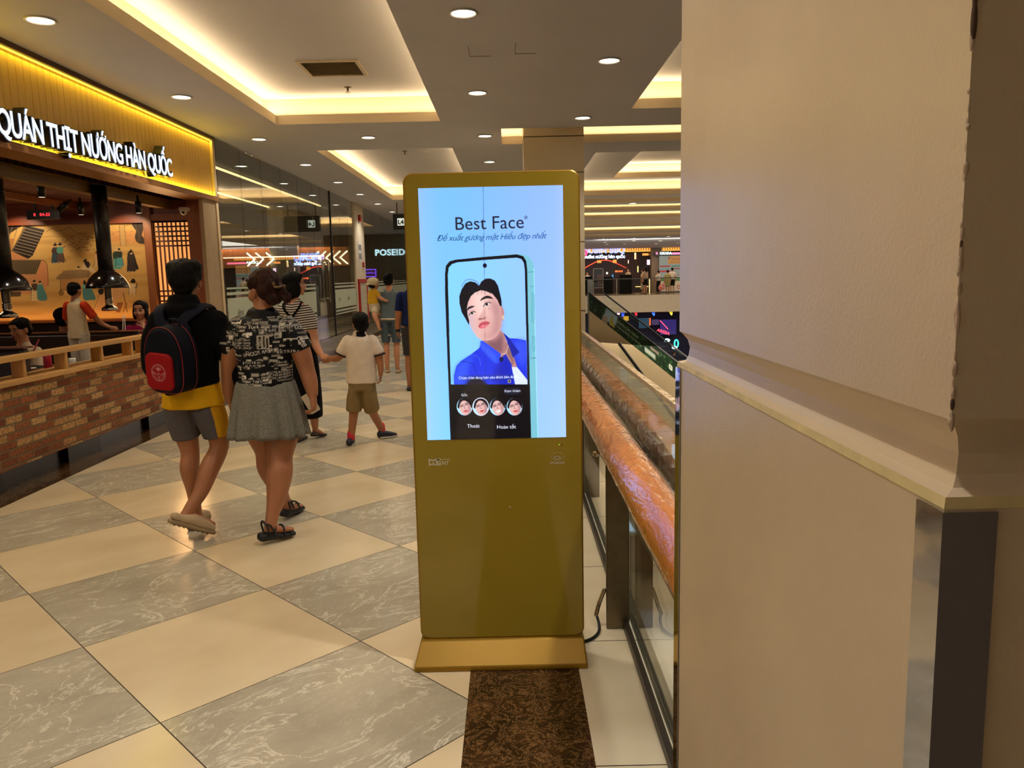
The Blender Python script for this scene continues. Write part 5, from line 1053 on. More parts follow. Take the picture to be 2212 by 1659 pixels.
# escalator with printed side
def escalator(S, d, L, hglass, htruss, lab, canvas, back=.2, width=.9):
    d = Vector(d).normalized(); hv = Vector((d.x, d.y, -.577)); n = Vector((d.y, -d.x, 0)) * -1
    if n.y < 0: n = -n
    A = Vector(S) - hv * back; B = Vector(S) + hv * L; t = thing('escalator', lab, 'escalator', tuple(B - Vector((0, 0, hglass + htruss))))
    dz = lambda z: Vector((0, 0, z))
    o = canvas.plane('printed_balustrade', tuple(A), tuple(B - A), (0, 0, -hglass), colmat('balustrade_film', .4), t)
    R = [[tuple(p + dz(-hglass)), tuple(p + dz(-hglass - htruss)), tuple(p + n * width + dz(-hglass - htruss)), tuple(p + n * width + dz(-hglass))] for p in (A, B)]
    MB().rings(R).build('truss_cladding', mat('truss_metal', (176, 158, 126), .3, .35, var=.05, scale=.6), t)
    for k, off in enumerate((0, width)):
        MB().tube([tuple(A + n * off + dz(.03)), tuple(B + n * off + dz(.03))], .035, 8, 1).build('handrail', mat('rubber_black', (14, 13, 12)), t)
    MB().rings([[tuple(p + n * width), tuple(p + n * (width + .02)), tuple(p + n * (width + .02) + dz(-hglass)), tuple(p + n * width + dz(-hglass))] for p in (A, B)]).build('far_balustrade', M_RG, t)
    mb = MB(); N = int((B - A).length / .35)
    for k in range(N):
        p = A + (B - A) * (k / N) + n * .15; q_ = p + Vector((d.x, d.y, 0)) * .3; w = n * (width - .3); mb.add([tuple(v + dz(-hglass + .06)) for v in (p, q_, q_ + w, p + w)], [(0, 1, 2, 3)]).add([tuple(v) for v in (q_ + dz(-hglass + .06), q_ + w + dz(-hglass + .06), q_ + w + dz(-hglass - .14), q_ + dz(-hglass - .14))], [(0, 1, 2, 3)])
    mb.build('steps', mat('step_metal', (90, 88, 84), .4, .7), t)
ec = Canvas(360, 50, (22, 40, 26)); random.seed(2)
for k in range(420): x, y = random.uniform(0, 360), random.uniform(0, 50); ec.ell(x, y, random.uniform(1, 5), random.uniform(1, 2.4), random.choice([(30, 62, 30), (46, 84, 40), (14, 26, 20), (60, 96, 52), (24, 46, 50)]), .8, 0, random.uniform(0, 3))
ec.poly([(70, 0), (116, 0), (104, 34), (52, 44)], (150, 176, 196), .9, 2); ec.poly([(56, 30), (76, 26), (72, 50), (50, 50)], (150, 140, 120), .9); ec.poly([(86, 16), (92, 12), (102, 42), (80, 44)], (150, 142, 70)); ec.rect(212, 26, 250, 40, (176, 184, 176), .8, 1); ec.rect(232, 12, 262, 20, (140, 120, 116), .8)
ec.text("ĐẲNG CẤP XANH", 150, 16, 9.5, (170, 176, 160)); ec.text("MANG ĐẾN TỰ NHIÊN", 156, 31, 8.5, (170, 176, 160)); ec.rrect(296, 20, 308, 34, 3, (190, 200, 190)); ec.text("B", 302, 27, 11, (40, 70, 40)); ec.rect(326, 0, 360, 50, (150, 156, 146), .8)
escalator((3.57, 34, .58), (.665, -.747), 5.0, .72, 2.1, 'escalator with a green leafy advert on its side descending across the atrium', ec)
t = MB().box(5.25, 5.60, 53, 53.3, -5.4, 1.15); tag(t.build('steel_upright', mat('upright_grey', (90, 86, 78), .3, .6)), 'dark steel upright beside the pillar at the end of the far railing', 'post')
# lower floor furnishings seen through the near glass
M_TB = mat('white_top', (206, 196, 176), .4)
def cafe_table(x, y, lab, r=.45):
    t = thing('cafe_table', lab, 'table', (x, y, -5.4), 'lower floor tables'); MB().lathe([(r, .72), (r, .75), (.01, .75)], (x, y, -5.4), 28).build('tabletop', M_TB, t); MB().lathe([(.25, 0), (.25, .02), (.03, .04), (.03, .72)], (x, y, -5.4), 16).build('pedestal', M_ST, t, True)
for x, y, l in ((3.4, 33, 'white round table on the lower floor, farthest from the railing'), (5.2, 29, 'white round table on the lower floor in the middle'), (3.3, 23.5, 'white round table on the lower floor nearest the railing')): cafe_table(x, y, l)
def shelfunit(x, y, c, lab, w=1.6, h=1.3):
    t = thing('display_counter', lab, 'counter', (x, y, -5.4), 'lower floor counters'); MB().box(x, x + w, y, y + .7, -5.4, -5.4 + h * .7).build('base', mat('ctr%d' % c[0], c, .4), t, bevel=.02); MB().box(x - .03, x + w + .03, y - .03, y + .73, -5.4 + h * .7, -5.34 + h * .7).build('top', M_TB, t); MB().box(x, x + w, y + .1, y + .14, -5.34 + h * .7, -5.4 + h * 1.2).build('lit_shelf', emat('shelf_cool', (180, 210, 240), 1.4), t)
shelfunit(2.6, 17.5, (150, 40, 34), 'red lower floor counter with a cool lit shelf nearest the railing'); shelfunit(3.3, 20.5, (170, 120, 90), 'tan lower floor counter with a cool lit shelf'); shelfunit(5.0, 24.0, (90, 84, 72), 'grey lower floor counter with a cool lit shelf'); shelfunit(7.6, 39.5, (180, 36, 50), 'bright red lower floor counter under the escalator', 2.2)
t = thing('potted_plant', 'bushy green potted plant on the lower floor beside the pillar', 'plant', (4.6, 46, -5.4)); MB().lathe([(.3, 0), (.4, .6), (.36, .6), (.3, .5)], (4.6, 46, -5.4), 20).build('pot', M_TB, t, True)
mb = MB(); random.seed(9)
for k in range(160):
    a = random.uniform(0, 2 * PI); e = random.uniform(.1, 1.3); L = random.uniform(.7, 1.5); b = Vector((4.6, 46, -4.85)); tip = b + Vector((math.cos(a) * math.cos(e), math.sin(a) * math.cos(e), math.sin(e))) * L; s = Vector((-math.sin(a), math.cos(a), 0)) * .09; m_ = (b + tip) / 2 + Vector((0, 0, .15)); mb.add([tuple(b), tuple(m_ + s), tuple(tip), tuple(m_ - s)], [(0, 1, 2, 3)])
mb.build('leaves', mat('leaf_green', (52, 92, 40), .5, var=.3), t)
ec2 = Canvas(200, 20, (72, 68, 58)); ec2.rect(0, 0, 200, 3, (150, 140, 118))
escalator((1.9, 15.5, -.9), (.35, -.94), 7.0, .8, 1.0, 'grey escalator just behind the near railing glass', ec2, back=1.5, width=1.1)
light('AREA', 'lower_floor_fill', (6, 26, -1.4), 900, (1, .86, .66), 6, 16, (6, 26, -5)); light('AREA', 'far_lower_fill', (10, 56, -1.4), 200, (.7, .6, 1), 8, 3, (10, 56, -5)); light('AREA', 'far_lamps', (10, 58, 3.3), 380, (1, .72, .5), 14, 3, (10, 58, 0))  # lower-floor area lights are added fill, no fixtures there
light('AREA', 'shop_lamps', (-7.5, 15.5, 3.3), 36, (1, .78, .5), 4, 6, (-7.5, 15.5, 0)); light('AREA', 'shop_lamps', (-7.5, 27, 3.3), 50, (1, .78, .5), 4, 8, (-7.5, 27, 0))
# ================================================================ PEOPLE
SKIN = skinmat('skin_tan', (164, 108, 72)); SKIN2 = skinmat('skin_light', (190, 134, 100)); HB = hairmat('hair_black', (9, 7, 7)); HBR = hairmat('hair_brown', (46, 22, 15))
M_EYE = mat('eye_white', (200, 190, 180), .3); M_IRIS = mat('iris_dark', (24, 15, 12), .2); M_LIPS = mat('lips', (150, 72, 66), .45); M_SOLE = mat('sole_dark', (30, 26, 23), .8)
def V3(*a): return Vector(a)
def rotz(yaw, pitch=0, roll=0): return Matrix.Rotation(yaw, 3, 'Z') @ Matrix.Rotation(pitch, 3, 'X') @ Matrix.Rotation(roll, 3, 'Y')
def head(mb, C, R, s=1.0, child=0, nose=1.0):
    """skull, jaw, cheeks, nose, ears and lips in head space: x right, y face, z up"""
    C = Vector(C)
    def E(c, r): mb.ell(C + R @ (Vector(c) * s), tuple(v * s for v in r), 18, 12, R)
    E((0, -.010, .030), (.075, .093, .088)); E((0, .020, -.030), (.062, .062, .055)); E((0, .042, -.066), (.040, .040, .032)); E((0, .070, -.084), (.020, .017, .015))
    for d in (-1, 1): E((d * .034, .052, -.024), (.030, .032, .034)); E((d * .077, -.004, -.008), (.010, .021, .031)); E((d * .080, -.010, .004), (.009, .015, .018)); E((d * .012, .093, -.028), (.009, .010, .008))
    E((0, .076, .034), (.052, .020, .016)); E((0, .090, -.002), (.010, .016 * nose, .026)); E((0, .100, -.022), (.012, .016 * nose, .011)); E((0, .086, -.050), (.026, .014, .012)); E((0, .080, .052), (.05, .012, .03))
    return C
def face(root, C, R, s=1.0, lips=M_LIPS, closed=False):
    C = Vector(C); w = lambda p: C + R @ (Vector(p) * s)
    for d in (-1, 1):
        e = MB().ell(w((d * .031, .079, .008)), (.0145 * s, .010 * s, (.004 if closed else .0072) * s), 14, 8, R).build('eye', M_EYE, root, True)
        MB().ell(w((d * .031, .0865, .008)), (.0062 * s, .0035 * s, (.0035 if closed else .0062) * s), 12, 8, R).build('iris', M_IRIS, e, True)
        MB().tube([tuple(w((d * .014, .094, .030))), tuple(w((d * .032, .093, .036))), tuple(w((d * .050, .080, .030)))], .0030 * s, 6, 3, ref=(0, 0, 1)).build('eyebrow', HB, root, True)
        MB().tube([tuple(w((d * .017, .088, .013))), tuple(w((d * .031, .092, .017))), tuple(w((d * .046, .080, .012)))], .0017 * s, 6, 3, ref=(0, 0, 1)).build('eyelid_line', M_IRIS, root, True)
    MB().chain([tuple(w((-.022, .088, -.050))) + (.003 * s, .002 * s), tuple(w((-.008, .098, -.047))) + (.006 * s, .005 * s), tuple(w((.008, .098, -.047))) + (.006 * s, .005 * s), tuple(w((.022, .088, -.050))) + (.003 * s, .002 * s)], (0, 0, 1), 8).chain([tuple(w((-.016, .090, -.056))) + (.003 * s, .002 * s), tuple(w((0, .098, -.058))) + (.006 * s, .006 * s), tuple(w((.016, .090, -.056))) + (.003 * s, .002 * s)], (0, 0, 1), 8).build('lips', lips, root, True)
def hand(mb, wr, d, pn, thumb, L=.17, curl=.5, w=1.0):
    """palm, four bent fingers and a thumb; d = pointing direction, pn = palm normal, thumb = +1/-1 side"""
    wr = Vector(wr); d = Vector(d).normalized(); pn = Vector(pn); pn = (pn - d * pn.dot(d)).normalized(); sd = d.cross(pn) * thumb; k = L / .17
    mb.chain([tuple(wr - d * .02 * k) + (.026 * k * w, .019 * k), tuple(wr + d * .02 * k) + (.032 * k * w, .017 * k), tuple(wr + d * .055 * k) + (.038 * k * w, .014 * k), tuple(wr + d * .078 * k) + (.036 * k * w, .011 * k)], tuple(sd), 14)
    for i, (off, ln) in enumerate(((.0285, .070), (.0095, .078), (-.0095, .073), (-.0280, .058))):
        b = wr + d * (.072 - abs(off) * .15) * k + sd * off * k * w; c = curl * (1 + .12 * i); p = [b]; a = .25 * c; cur = b
        for j, fr in enumerate((.45, .31, .24)):
            a += c * .75; cur = cur + (d * math.cos(a) + pn * math.sin(a) + sd * off * 1.2 * (1 if j == 0 else 0)) * ln * fr * k; p.append(cur)
        mb.chain([tuple(q_) + (r * k * w, r * k * w) for q_, r in zip(p, (.0085, .0082, .0075, .0062))], tuple(sd), 8)
    t0 = wr + d * .018 * k + sd * .024 * k * w; t1 = t0 + (d * .6 + sd * .65 + pn * .35).normalized() * .038 * k; t2 = t1 + (d * .85 + sd * .2 + pn * .55).normalized() * .030 * k; t3 = t2 + (d * .9 - sd * .1 + pn * .6).normalized() * .024 * k
    mb.chain([tuple(q_) + (r * k * w, r * k * w) for q_, r in zip((t0, t1, t2, t3), (.014, .0105, .0090, .0070))], tuple(d), 8)
def limb(mb, pts, ref=(1, 0, 0)): mb.chain(pts, ref, 16, 4)
def wear(root, name, mb, m, vox=.008, it=4, amp=0, sc=(9, 9, 5), seed=0, colors=None):
    o = remesh(mb, vox, it, .5, folds(amp, *sc, seed) if amp else None)
    c = colors(np.array(o.v)) if colors else None
    return o.build(name, m, root, True, colors=c)
def cloth(name, c, rough=.85, var=.08, bump=.35): return mat(name, c, rough, var=var, scale=14, bump=bump, bscale=420, spec=.12)
def person(label, loc, grp='people walking along the concourse'): return thing('person', label, 'person', loc, grp)
# ---------------- man with the backpack
r = person('man in black hooded jacket over yellow shirt and grey shorts, seen from behind', (-1.97, 4.78, 0))
b = MB(); HR = rotz(.10, .05); HC = (-1.965, 4.78, 1.555)
head(b, HC, HR, 1.06); limb(b, [(-1.97, 4.765, 1.50, .058, .062), (-1.972, 4.76, 1.42, .062, .064), (-1.975, 4.76, 1.35, .09, .08)])
limb(b, [(-1.975, 4.76, 1.33, .15, .09), (-1.975, 4.76, 1.2, .165, .105), (-1.975, 4.76, 1.0, .14, .10), (-1.975, 4.77, .86, .16, .115)])
limb(b, [(-2.065, 4.77, .84, .085, .09), (-2.05, 4.79, .66, .078, .08), (-2.035, 4.81, .50, .056, .06), (-2.040, 4.795, .39, .058, .064), (-2.035, 4.81, .25, .042, .046), (-2.035, 4.83, .11, .034, .038), (-2.035, 4.84, .06, .036, .044)])
limb(b, [(-1.885, 4.77, .84, .085, .09), (-1.862, 4.80, .68, .078, .08), (-1.845, 4.80, .53, .058, .06), (-1.885, 4.72, .41, .060, .062), (-1.925, 4.66, .28, .046, .048), (-1.975, 4.60, .19, .036, .038), (-1.99, 4.585, .155, .036, .040)])
limb(b, [(-2.035, 4.82, .055, .036, .03), (-2.045, 4.92, .035, .042, .025), (-2.05, 5.0, .025, .040, .018)]); limb(b, [(-1.995, 4.575, .155, .036, .034), (-1.93, 4.63, .10, .044, .03), (-1.88, 4.67, .06, .042, .022)])
hand(b, (-1.70, 4.94, .955), (-.7, .6, .1), (0, -.2, 1), 1, .17, .7); hand(b, (-2.08, 5.0, .99), (.8, .3, .1), (0, -.2, 1), -1, .17, .7); limb(b, [(-1.66, 4.74, .96, .04, .04), (-1.69, 4.92, .955, .028, .03)], (0, 0, 1)); limb(b, [(-2.2, 4.80, 1.0, .04, .04), (-2.1, 4.98, .99, .028, .03)], (0, 0, 1))
wear(r, 'body', b, SKIN, .0055, 3); face(r, HC, HR, 1.06)
h = MB(); 
for c, e in (((0, -.016, .056), (.098, .112, .090)), ((0, -.050, .020), (.090, .080, .080)), ((-.05, -.01, .085), (.056, .078, .052)), ((.05, -.01, .085), (.056, .078, .052)), ((0, -.068, -.035), (.062, .044, .048)), ((0, .06, .088), (.066, .045, .036)), ((-.076, -.01, .045), (.026, .060, .050)), ((.076, -.01, .045), (.026, .060, .050))): h.ell(Vector(HC) + HR @ Vector(c), e, 18, 12, HR)
wear(r, 'hair', h, HB, .006, 3, .006, (38, 38, 14))
j = MB()
limb(j, [(-1.975, 4.755, 1.40, .12, .085), (-1.975, 4.75, 1.34, .185, .115), (-1.978, 4.75, 1.26, .205, .13), (-1.98, 4.75, 1.12, .19, .135), (-1.98, 4.75, .98, .185, .135), (-1.965, 4.75, .905, .175, .13)])
limb(j, [(-1.80, 4.755, 1.31, .075, .08), (-1.735, 4.745, 1.17, .07, .072), (-1.665, 4.73, 1.01, .07, .068), (-1.64, 4.76, .935, .062, .06), (-1.68, 4.88, .95, .045, .045)], (0, 1, .2))
limb(j, [(-2.13, 4.755, 1.31, .075, .08), (-2.185, 4.75, 1.17, .066, .07), (-2.20, 4.78, 1.02, .06, .062), (-2.14, 4.93, .99, .045, .045)], (0, 1, .2))
j.chain([(-1.972, 4.735, 1.36, .125, .095), (-1.970, 4.735, 1.42, .105, .085), (-1.968, 4.735, 1.475, .088, .078)], (1, 0, 0)); j.ell((-1.972, 4.70, 1.385), (.12, .07, .06))
M_JKT = cloth('jacket_black', (9, 8, 9))
wear(r, 'hooded_jacket', j, M_JKT, .008, 3, .010, (7, 7, 9), 3)
s_ = MB(); limb(s_, [(-1.972, 4.755, 1.0, .165, .115), (-1.972, 4.755, .90, .178, .125), (-1.970, 4.755, .80, .190, .135)])
wear(r, 'yellow_shirt', s_, cloth('shirt_yellow', (226, 170, 24)), .008, 2, .007, (12, 12, 3), 1)
p = MB(); limb(p, [(-1.972, 4.765, .88, .165, .12), (-1.972, 4.765, .80, .17, .125)]); p.chain([(-2.058, 4.77, .80, .095, .115), (-2.052, 4.785, .70, .096, .105), (-2.042, 4.80, .60, .085, .09)], (1, 0, 0)); p.chain([(-1.888, 4.77, .80, .095, .115), (-1.870, 4.79, .70, .092, .105), (-1.852, 4.80, .605, .084, .09)], (1, 0, 0))
def shortcol(Vv):
    g_ = np.array(lin((92, 86, 88))); y_ = np.array(lin((206, 150, 20))); xc = np.interp(Vv[:, 2], [.55, .7, .88], [-1.815, -1.825, -1.845]); m_ = (Vv[:, 0] > xc) & (Vv[:, 2] < .86); return np.where(m_[:, None], y_, g_)
wear(r, 'shorts', p, colmat('shorts_cloth', .9), .006, 2, .005, (14, 14, 4), 2, colors=shortcol)
def clog(root, heel, toe, up, w=.052):
    heel, toe, up = Vector(heel), Vector(toe), Vector(up).normalized(); a = (toe - heel); side = tuple(a.cross(up).normalized()); f = lambda t, z: tuple(heel + a * t + up * z)
    so_ = MB().chain([f(0, .012) + (w * .72, .014), f(.2, .013) + (w * .86, .016), f(.5, .012) + (w * .9, .015), f(.75, .012) + (w * 1.05, .015), f(1, .014) + (w * .8, .014)], side, 16, 4, p=3.2).build('clog_sole', mat('clog_sole', (146, 120, 84), .7), root, True)
    MB().chain([f(.04, .045) + (w * .72, .022), f(.2, .042) + (w * .80, .026), f(.45, .05) + (w * .90, .036), f(.7, .045) + (w * 1.0, .034), f(.95, .034) + (w * .8, .022)], side, 16, 4, p=2.4).build('clog_upper', mat('clog_beige', (176, 150, 112), .55), root, True)
    for k in range(8): MB().chain([tuple(Vector(f(.1 + .11 * k, -.0035)) + Vector(side) * w * .6) + (.004, .003), tuple(Vector(f(.1 + .11 * k, -.0035)) - Vector(side) * w * .6) + (.004, .003)], tuple(up), 6, 1).build('tread', mat('tread', (120, 98, 68), .8), so_)
clog(r, (-2.035, 4.76, .004), (-2.055, 5.01, .004), (0, 0, 1)); clog(r, (-2.06, 4.50, .135), (-1.865, 4.63, .018), (.35, .35, .9))
# backpack
bp = thing('backpack', 'navy and red school backpack with white hand and flower emblem on the man in black', 'backpack', (-2.03, 4.55, .90))
BR = rotz(-.34, .10, .09); BC = Vector((-1.985, 4.565, 1.115))
def bl(p): return tuple(BC + BR @ Vector(p))
def brr(w, hgt, y, rr, dz=0, n=8): return [bl((px_, y, pz_ + dz)) for px_, pz_ in rrpoly(-w / 2, -hgt / 2, w / 2, hgt / 2, rr, n)]
def bagshape(w, hgt, y):
    P = []
    for k in range(60):
        a = 2 * PI * k / 60; ca, sa = math.cos(a), math.sin(a); e = 2 / 4.0 if sa < 0 else 2 / 2.5
        P.append(bl((math.copysign(abs(ca) ** e, ca) * w / 2 * (1 - .10 * max(0, sa)), y, math.copysign(abs(sa) ** e, sa) * hgt / 2)))
    return P
mb = MB().rings([bagshape(.24, .36, -.095), bagshape(.262, .385, -.080), bagshape(.268, .39, -.045), bagshape(.272, .395, .0), bagshape(.27, .39, .05), bagshape(.25, .37, .068)])
wear(bp, 'bag_body', mb, cloth('bag_navy', (16, 17, 27), .7), .006, 3, .003, (10, 10, 10))
eb = Canvas(200, 200, (150, 14, 18)); WH = (214, 170, 168)
def ec_(x, y): return (x * 200, y * 200)
P = [(100 + 56 * math.cos(a), 104 + 56 * math.sin(a)) for a in np.linspace(0, 2 * PI, 49)]; eb.line(P, 2.6, WH)
for k in range(17): a = PI * (1.14 + .72 * k / 16); eb.line([(100 + 44 * math.cos(a), 104 + 44 * math.sin(a)), (100 + 50 * math.cos(a + .03), 104 + 50 * math.sin(a + .03))], 2.2, WH, .8)
for cx, cy, rr in ((100, 80, 7), (88, 80, 8), (112, 80, 8), (94, 74, 7), (107, 74, 7), (100, 87, 7)): eb.line([(cx + rr * math.cos(a), cy + rr * .75 * math.sin(a)) for a in np.linspace(0, 2 * PI, 17)], 1.7, WH)
eb.poly([(100, 118), (92, 106), (99, 110), (100, 103), (102, 110), (109, 106)], WH)
for d in (-1, 1):
    eb.line([(100 + d * 2, 158), (100 + d * 4, 136), (100 + d * 16, 118), (100 + d * 28, 108), (100 + d * 32, 116)], 2.4, WH, curve=True); eb.line([(100 + d * 32, 116), (100 + d * 40, 102), (100 + d * 50, 98), (100 + d * 44, 116), (100 + d * 30, 134), (100 + d * 18, 146), (100 + d * 18, 154)], 2.4, WH, curve=True)
pan = MB().rings([brr(.175, .205, -.112, .04), brr(.188, .218, -.106, .045), brr(.192, .222, -.09, .045), brr(.18, .21, -.08, .04)]).xf(Matrix.Translation(BR @ Vector((-.012, 0, -.062))))
def pancol(Vv):
    L = (np.array(BR.inverted()) @ (Vv - np.array(BC)).T).T; U = (L[:, 0] + .012) / .175 + .5; Vq = .5 - (L[:, 2] + .062 - .0) / .175; return eb.sample(U, Vq)
wear(bp, 'front_pocket', pan, colmat('bag_red', .7), .0024, 2, colors=pancol)
mb = MB().tube(bagshape(.268, .39, -.078)[::2] + [bagshape(.268, .39, -.078)[0]], .003, 6, 2, ref=(0, 1, 0)); mb.build('front_piping', mat('piping_red', (130, 18, 22), .6), bp, True)
mb = MB().tube(bagshape(.276, .40, .03)[::2] + [bagshape(.276, .40, .03)[0]], .0025, 6, 2, ref=(0, 1, 0)); mb.build('rear_piping', mat('piping_red', (130, 18, 22)), bp, True)
M_STR = cloth('strap_navy', (20, 22, 36), .7)
MB().chain([bl((-.03, .03, .19)) + (.012, .006), bl((-.02, .02, .225)) + (.012, .006), bl((.03, .02, .225)) + (.012, .006), bl((.04, .03, .19)) + (.012, .006)], (0, 1, 0), 10, 4).build('grab_handle', M_STR, bp, True)
MB().chain([bl((-.03, .06, .16)) + (.032, .007), (-2.065, 4.615, 1.32, .032, .007), (-2.085, 4.66, 1.40, .032, .008), (-2.09, 4.78, 1.425, .032, .008), (-2.09, 4.88, 1.36, .03, .007)], (1, 0, .2), 12, 4, p=3).build('shoulder_strap', M_STR, bp, True)
MB().chain([bl((.05, .06, .15)) + (.032, .007), (-1.93, 4.610, 1.33, .032, .007), (-1.865, 4.66, 1.39, .032, .008), (-1.84, 4.78, 1.415, .032, .008), (-1.84, 4.88, 1.35, .03, .007)], (1, 0, -.3), 12, 4, p=3).build('shoulder_strap', M_STR, bp, True)
# ---------------- woman in the newsprint t-shirt
r = person('woman in newsprint t-shirt and grey pleated skirt with a phone in her hand', (-1.47, 4.66, 0))
HR = rotz(.95, .0); HC = (-1.463, 4.67, 1.488); b = MB(); head(b, HC, HR, 1.02)
limb(b, [(-1.462, 4.66, 1.44, .056, .058), (-1.465, 4.65, 1.38, .062, .062), (-1.468, 4.65, 1.32, .10, .08)])
limb(b, [(-1.475, 4.65, 1.28, .15, .09), (-1.475, 4.65, 1.12, .155, .11), (-1.475, 4.65, .96, .145, .11), (-1.48, 4.66, .84, .175, .13)])
limb(b, [(-1.565, 4.67, .80, .095, .10), (-1.553, 4.71, .64, .09, .095), (-1.540, 4.76, .50, .068, .07), (-1.540, 4.80, .385, .074, .078), (-1.520, 4.88, .24, .052, .055), (-1.503, 4.96, .12, .036, .04), (-1.50, 4.98, .07, .038, .045)])
limb(b, [(-1.385, 4.67, .80, .098, .10), (-1.398, 4.66, .64, .098, .10), (-1.418, 4.63, .50, .078, .078), (-1.418, 4.60, .40, .080, .084), (-1.430, 4.56, .27, .060, .062), (-1.452, 4.52, .16, .038, .042), (-1.462, 4.505, .10, .038, .044)])
limb(b, [(-1.50, 4.98, .06, .036, .03), (-1.48, 5.06, .05, .042, .022), (-1.46, 5.12, .04, .04, .015)]); limb(b, [(-1.468, 4.50, .085, .036, .03), (-1.42, 4.55, .062, .042, .024), (-1.375, 4.60, .048, .042, .016)])
limb(b, [(-1.315, 4.65, 1.26, .062, .066), (-1.262, 4.66, 1.13, .060, .066), (-1.236, 4.67, 1.02, .050, .055), (-1.215, 4.66, .94, .046, .048), (-1.200, 4.645, .865, .032, .034)], (1, 0, 0)); hand(b, (-1.197, 4.64, .858), (.10, -.05, -1), (-.75, .1, 0), 1, .165, .62)
limb(b, [(-1.635, 4.66, 1.25, .062, .066), (-1.69, 4.69, 1.10, .058, .06), (-1.715, 4.71, 1.0, .048, .05), (-1.725, 4.72, .90, .044, .044), (-1.725, 4.72, .835, .030, .032)], (1, 0, 0)); hand(b, (-1.725, 4.72, .83), (.08, .0, -1), (.8, .3, 0), -1, .16, .45)
wear(r, 'body', b, SKIN, .0055, 3); face(r, HC, HR, 1.02)
h = MB()
for c, e in (((0, -.014, .055), (.090, .106, .084)), ((0, -.055, .015), (.084, .070, .078)), ((0, -.085, -.02), (.060, .042, .060)), ((0, .05, .08), (.06, .045, .034)), ((-.07, .0, .05), (.024, .055, .04)), ((.07, .0, .05), (.024, .055, .04)), ((-.03, -.10, .03), (.034, .03, .05)), ((.035, -.105, .0), (.036, .032, .055)), ((-.02, -.112, -.045), (.03, .026, .035))): h.ell(Vector(HC) + HR @ Vector(c), e, 18, 12, HR)
w_ = lambda p: tuple(Vector(HC) + HR @ Vector(p))
for a_, c_ in (((.03, -.11, -.02), (.055, -.14, -.085)), ((.02, -.11, -.02), (.03, -.15, -.10)), ((.04, -.10, -.01), (.085, -.125, -.075)), ((.035, -.11, .0), (.07, -.15, -.06))): m_ = tuple((Vector(a_) + Vector(c_)) / 2 + Vector((.012, -.012, .01))); h.chain([w_(a_) + (.018, .014), w_(m_) + (.014, .010), w_(c_) + (.005, .004)], (1, 0, 0), 8)
wear(r, 'hair', h, HBR, .0055, 2, .008, (30, 30, 12), 4)
MB().tube([w_((-.035, -.118, .035)), w_((-.01, -.14, .025)), w_((.02, -.14, .03))], .007, 8).ell(w_((-.03, -.135, .045)), (.008, .006, .012)).ell(w_((.045, -.135, .028)), (.008, .006, .012)).build('hair_claw', mat('claw_gold', (120, 90, 50), .3, .3), r, True)
MB().ell(w_((-.088, -.006, -.044)), (.004, .004, .007)).build('earring', mat('earring_gold', (200, 160, 70), .2, 1), r, True)
# newsprint canvas
nc = Canvas(420, 420, (14, 12, 14)); random.seed(21); IV = (236, 226, 208); GR = (196, 186, 168)
for k in range(240):
    x, y = random.uniform(-10, 410), random.uniform(-10, 410); w0, h0 = random.uniform(20, 52), random.uniform(14, 36); t_ = random.random()
    if t_ < .22: nc.rect(x, y, x + w0, y + h0, random.choice([IV, GR])); [nc.rect(x + 2, y + 4 + q_ * 5, x + w0 - random.uniform(2, 20), y + 6 + q_ * 5, (20, 18, 20)) for q_ in range(int(h0 / 5))]
    elif t_ < .8: nc.rect(x - 2, y - 2, x + w0 + 2, y + h0 + 2, (12, 11, 12)); [nc.rect(x, y + q_ * 4.6, x + w0 - random.uniform(0, 9), y + 2.1 + q_ * 4.6, GR) for q_ in range(int(h0 / 4.6))]
    else: nc.rect(x, y, x + w0 * .6, y + h0, (10, 9, 10))
for tx, x, y, S, ro, fl_ in (("New York", 150, 56, 30, .03, False), ("Glue Paper", 250, 76, 20, .05, True), ("The Blog", 60, 96, 19, 0, False), ("FLASH NEWS", 118, 132, 16, 0, False), ("FLASH NEWS", 118, 147, 16, 0, False), ("FLASH NEWS", 118, 162, 16, 0, False), ("FLASH NEWS", 118, 177, 16, 0, False), ("NEW ICON!!", 205, 200, 30, PI - .18, False), ("EXTRA", 330, 205, 24, 0, False), ("Glue News", 170, 258, 19, 0, False), ("on Glue Paper", 182, 274, 18, 0, False), ("Nano", 310, 262, 20, -.1, False), ("OUTSTANDING", 300, 318, 17, -.12, False), ("OUTSTANDING", 302, 334, 17, -.12, False), ("OUTSTANDING", 300, 350, 17, -.12, False), ("New York", 160, 366, 26, 0, False), ("LAST NEWS", 130, 398, 16, 0, False), ("New York", 52, 300, 20, 1.4, False), ("CLUB", 372, 150, 26, 1.2, False), ("Dialog", 372, 60, 20, -.3, False)):
    n_ = len(tx) * S * .28; nc.poly([(x - n_ * math.cos(ro) - S * .45 * math.sin(ro), y - n_ * math.sin(ro) - S * .45), (x + n_ * math.cos(ro), y + n_ * math.sin(ro) - S * .45), (x + n_ * math.cos(ro), y + n_ * math.sin(ro) + S * .45), (x - n_ * math.cos(ro), y - n_ * math.sin(ro) + S * .45)], (12, 11, 12)); nc.text(tx, x, y, S, IV, rot=ro, flipx=fl_, offset=.012)
nc.rect(200, 104, 262, 182, (176, 164, 146)); nc.rect(208, 112, 222, 176, (14, 12, 14)); nc.rrect(230, 108, 240, 172, 4, (14, 12, 14)); nc.rect(246, 120, 256, 176, (14, 12, 14)); nc.text("VOICES", 215, 145, 13, IV, rot=PI / 2)
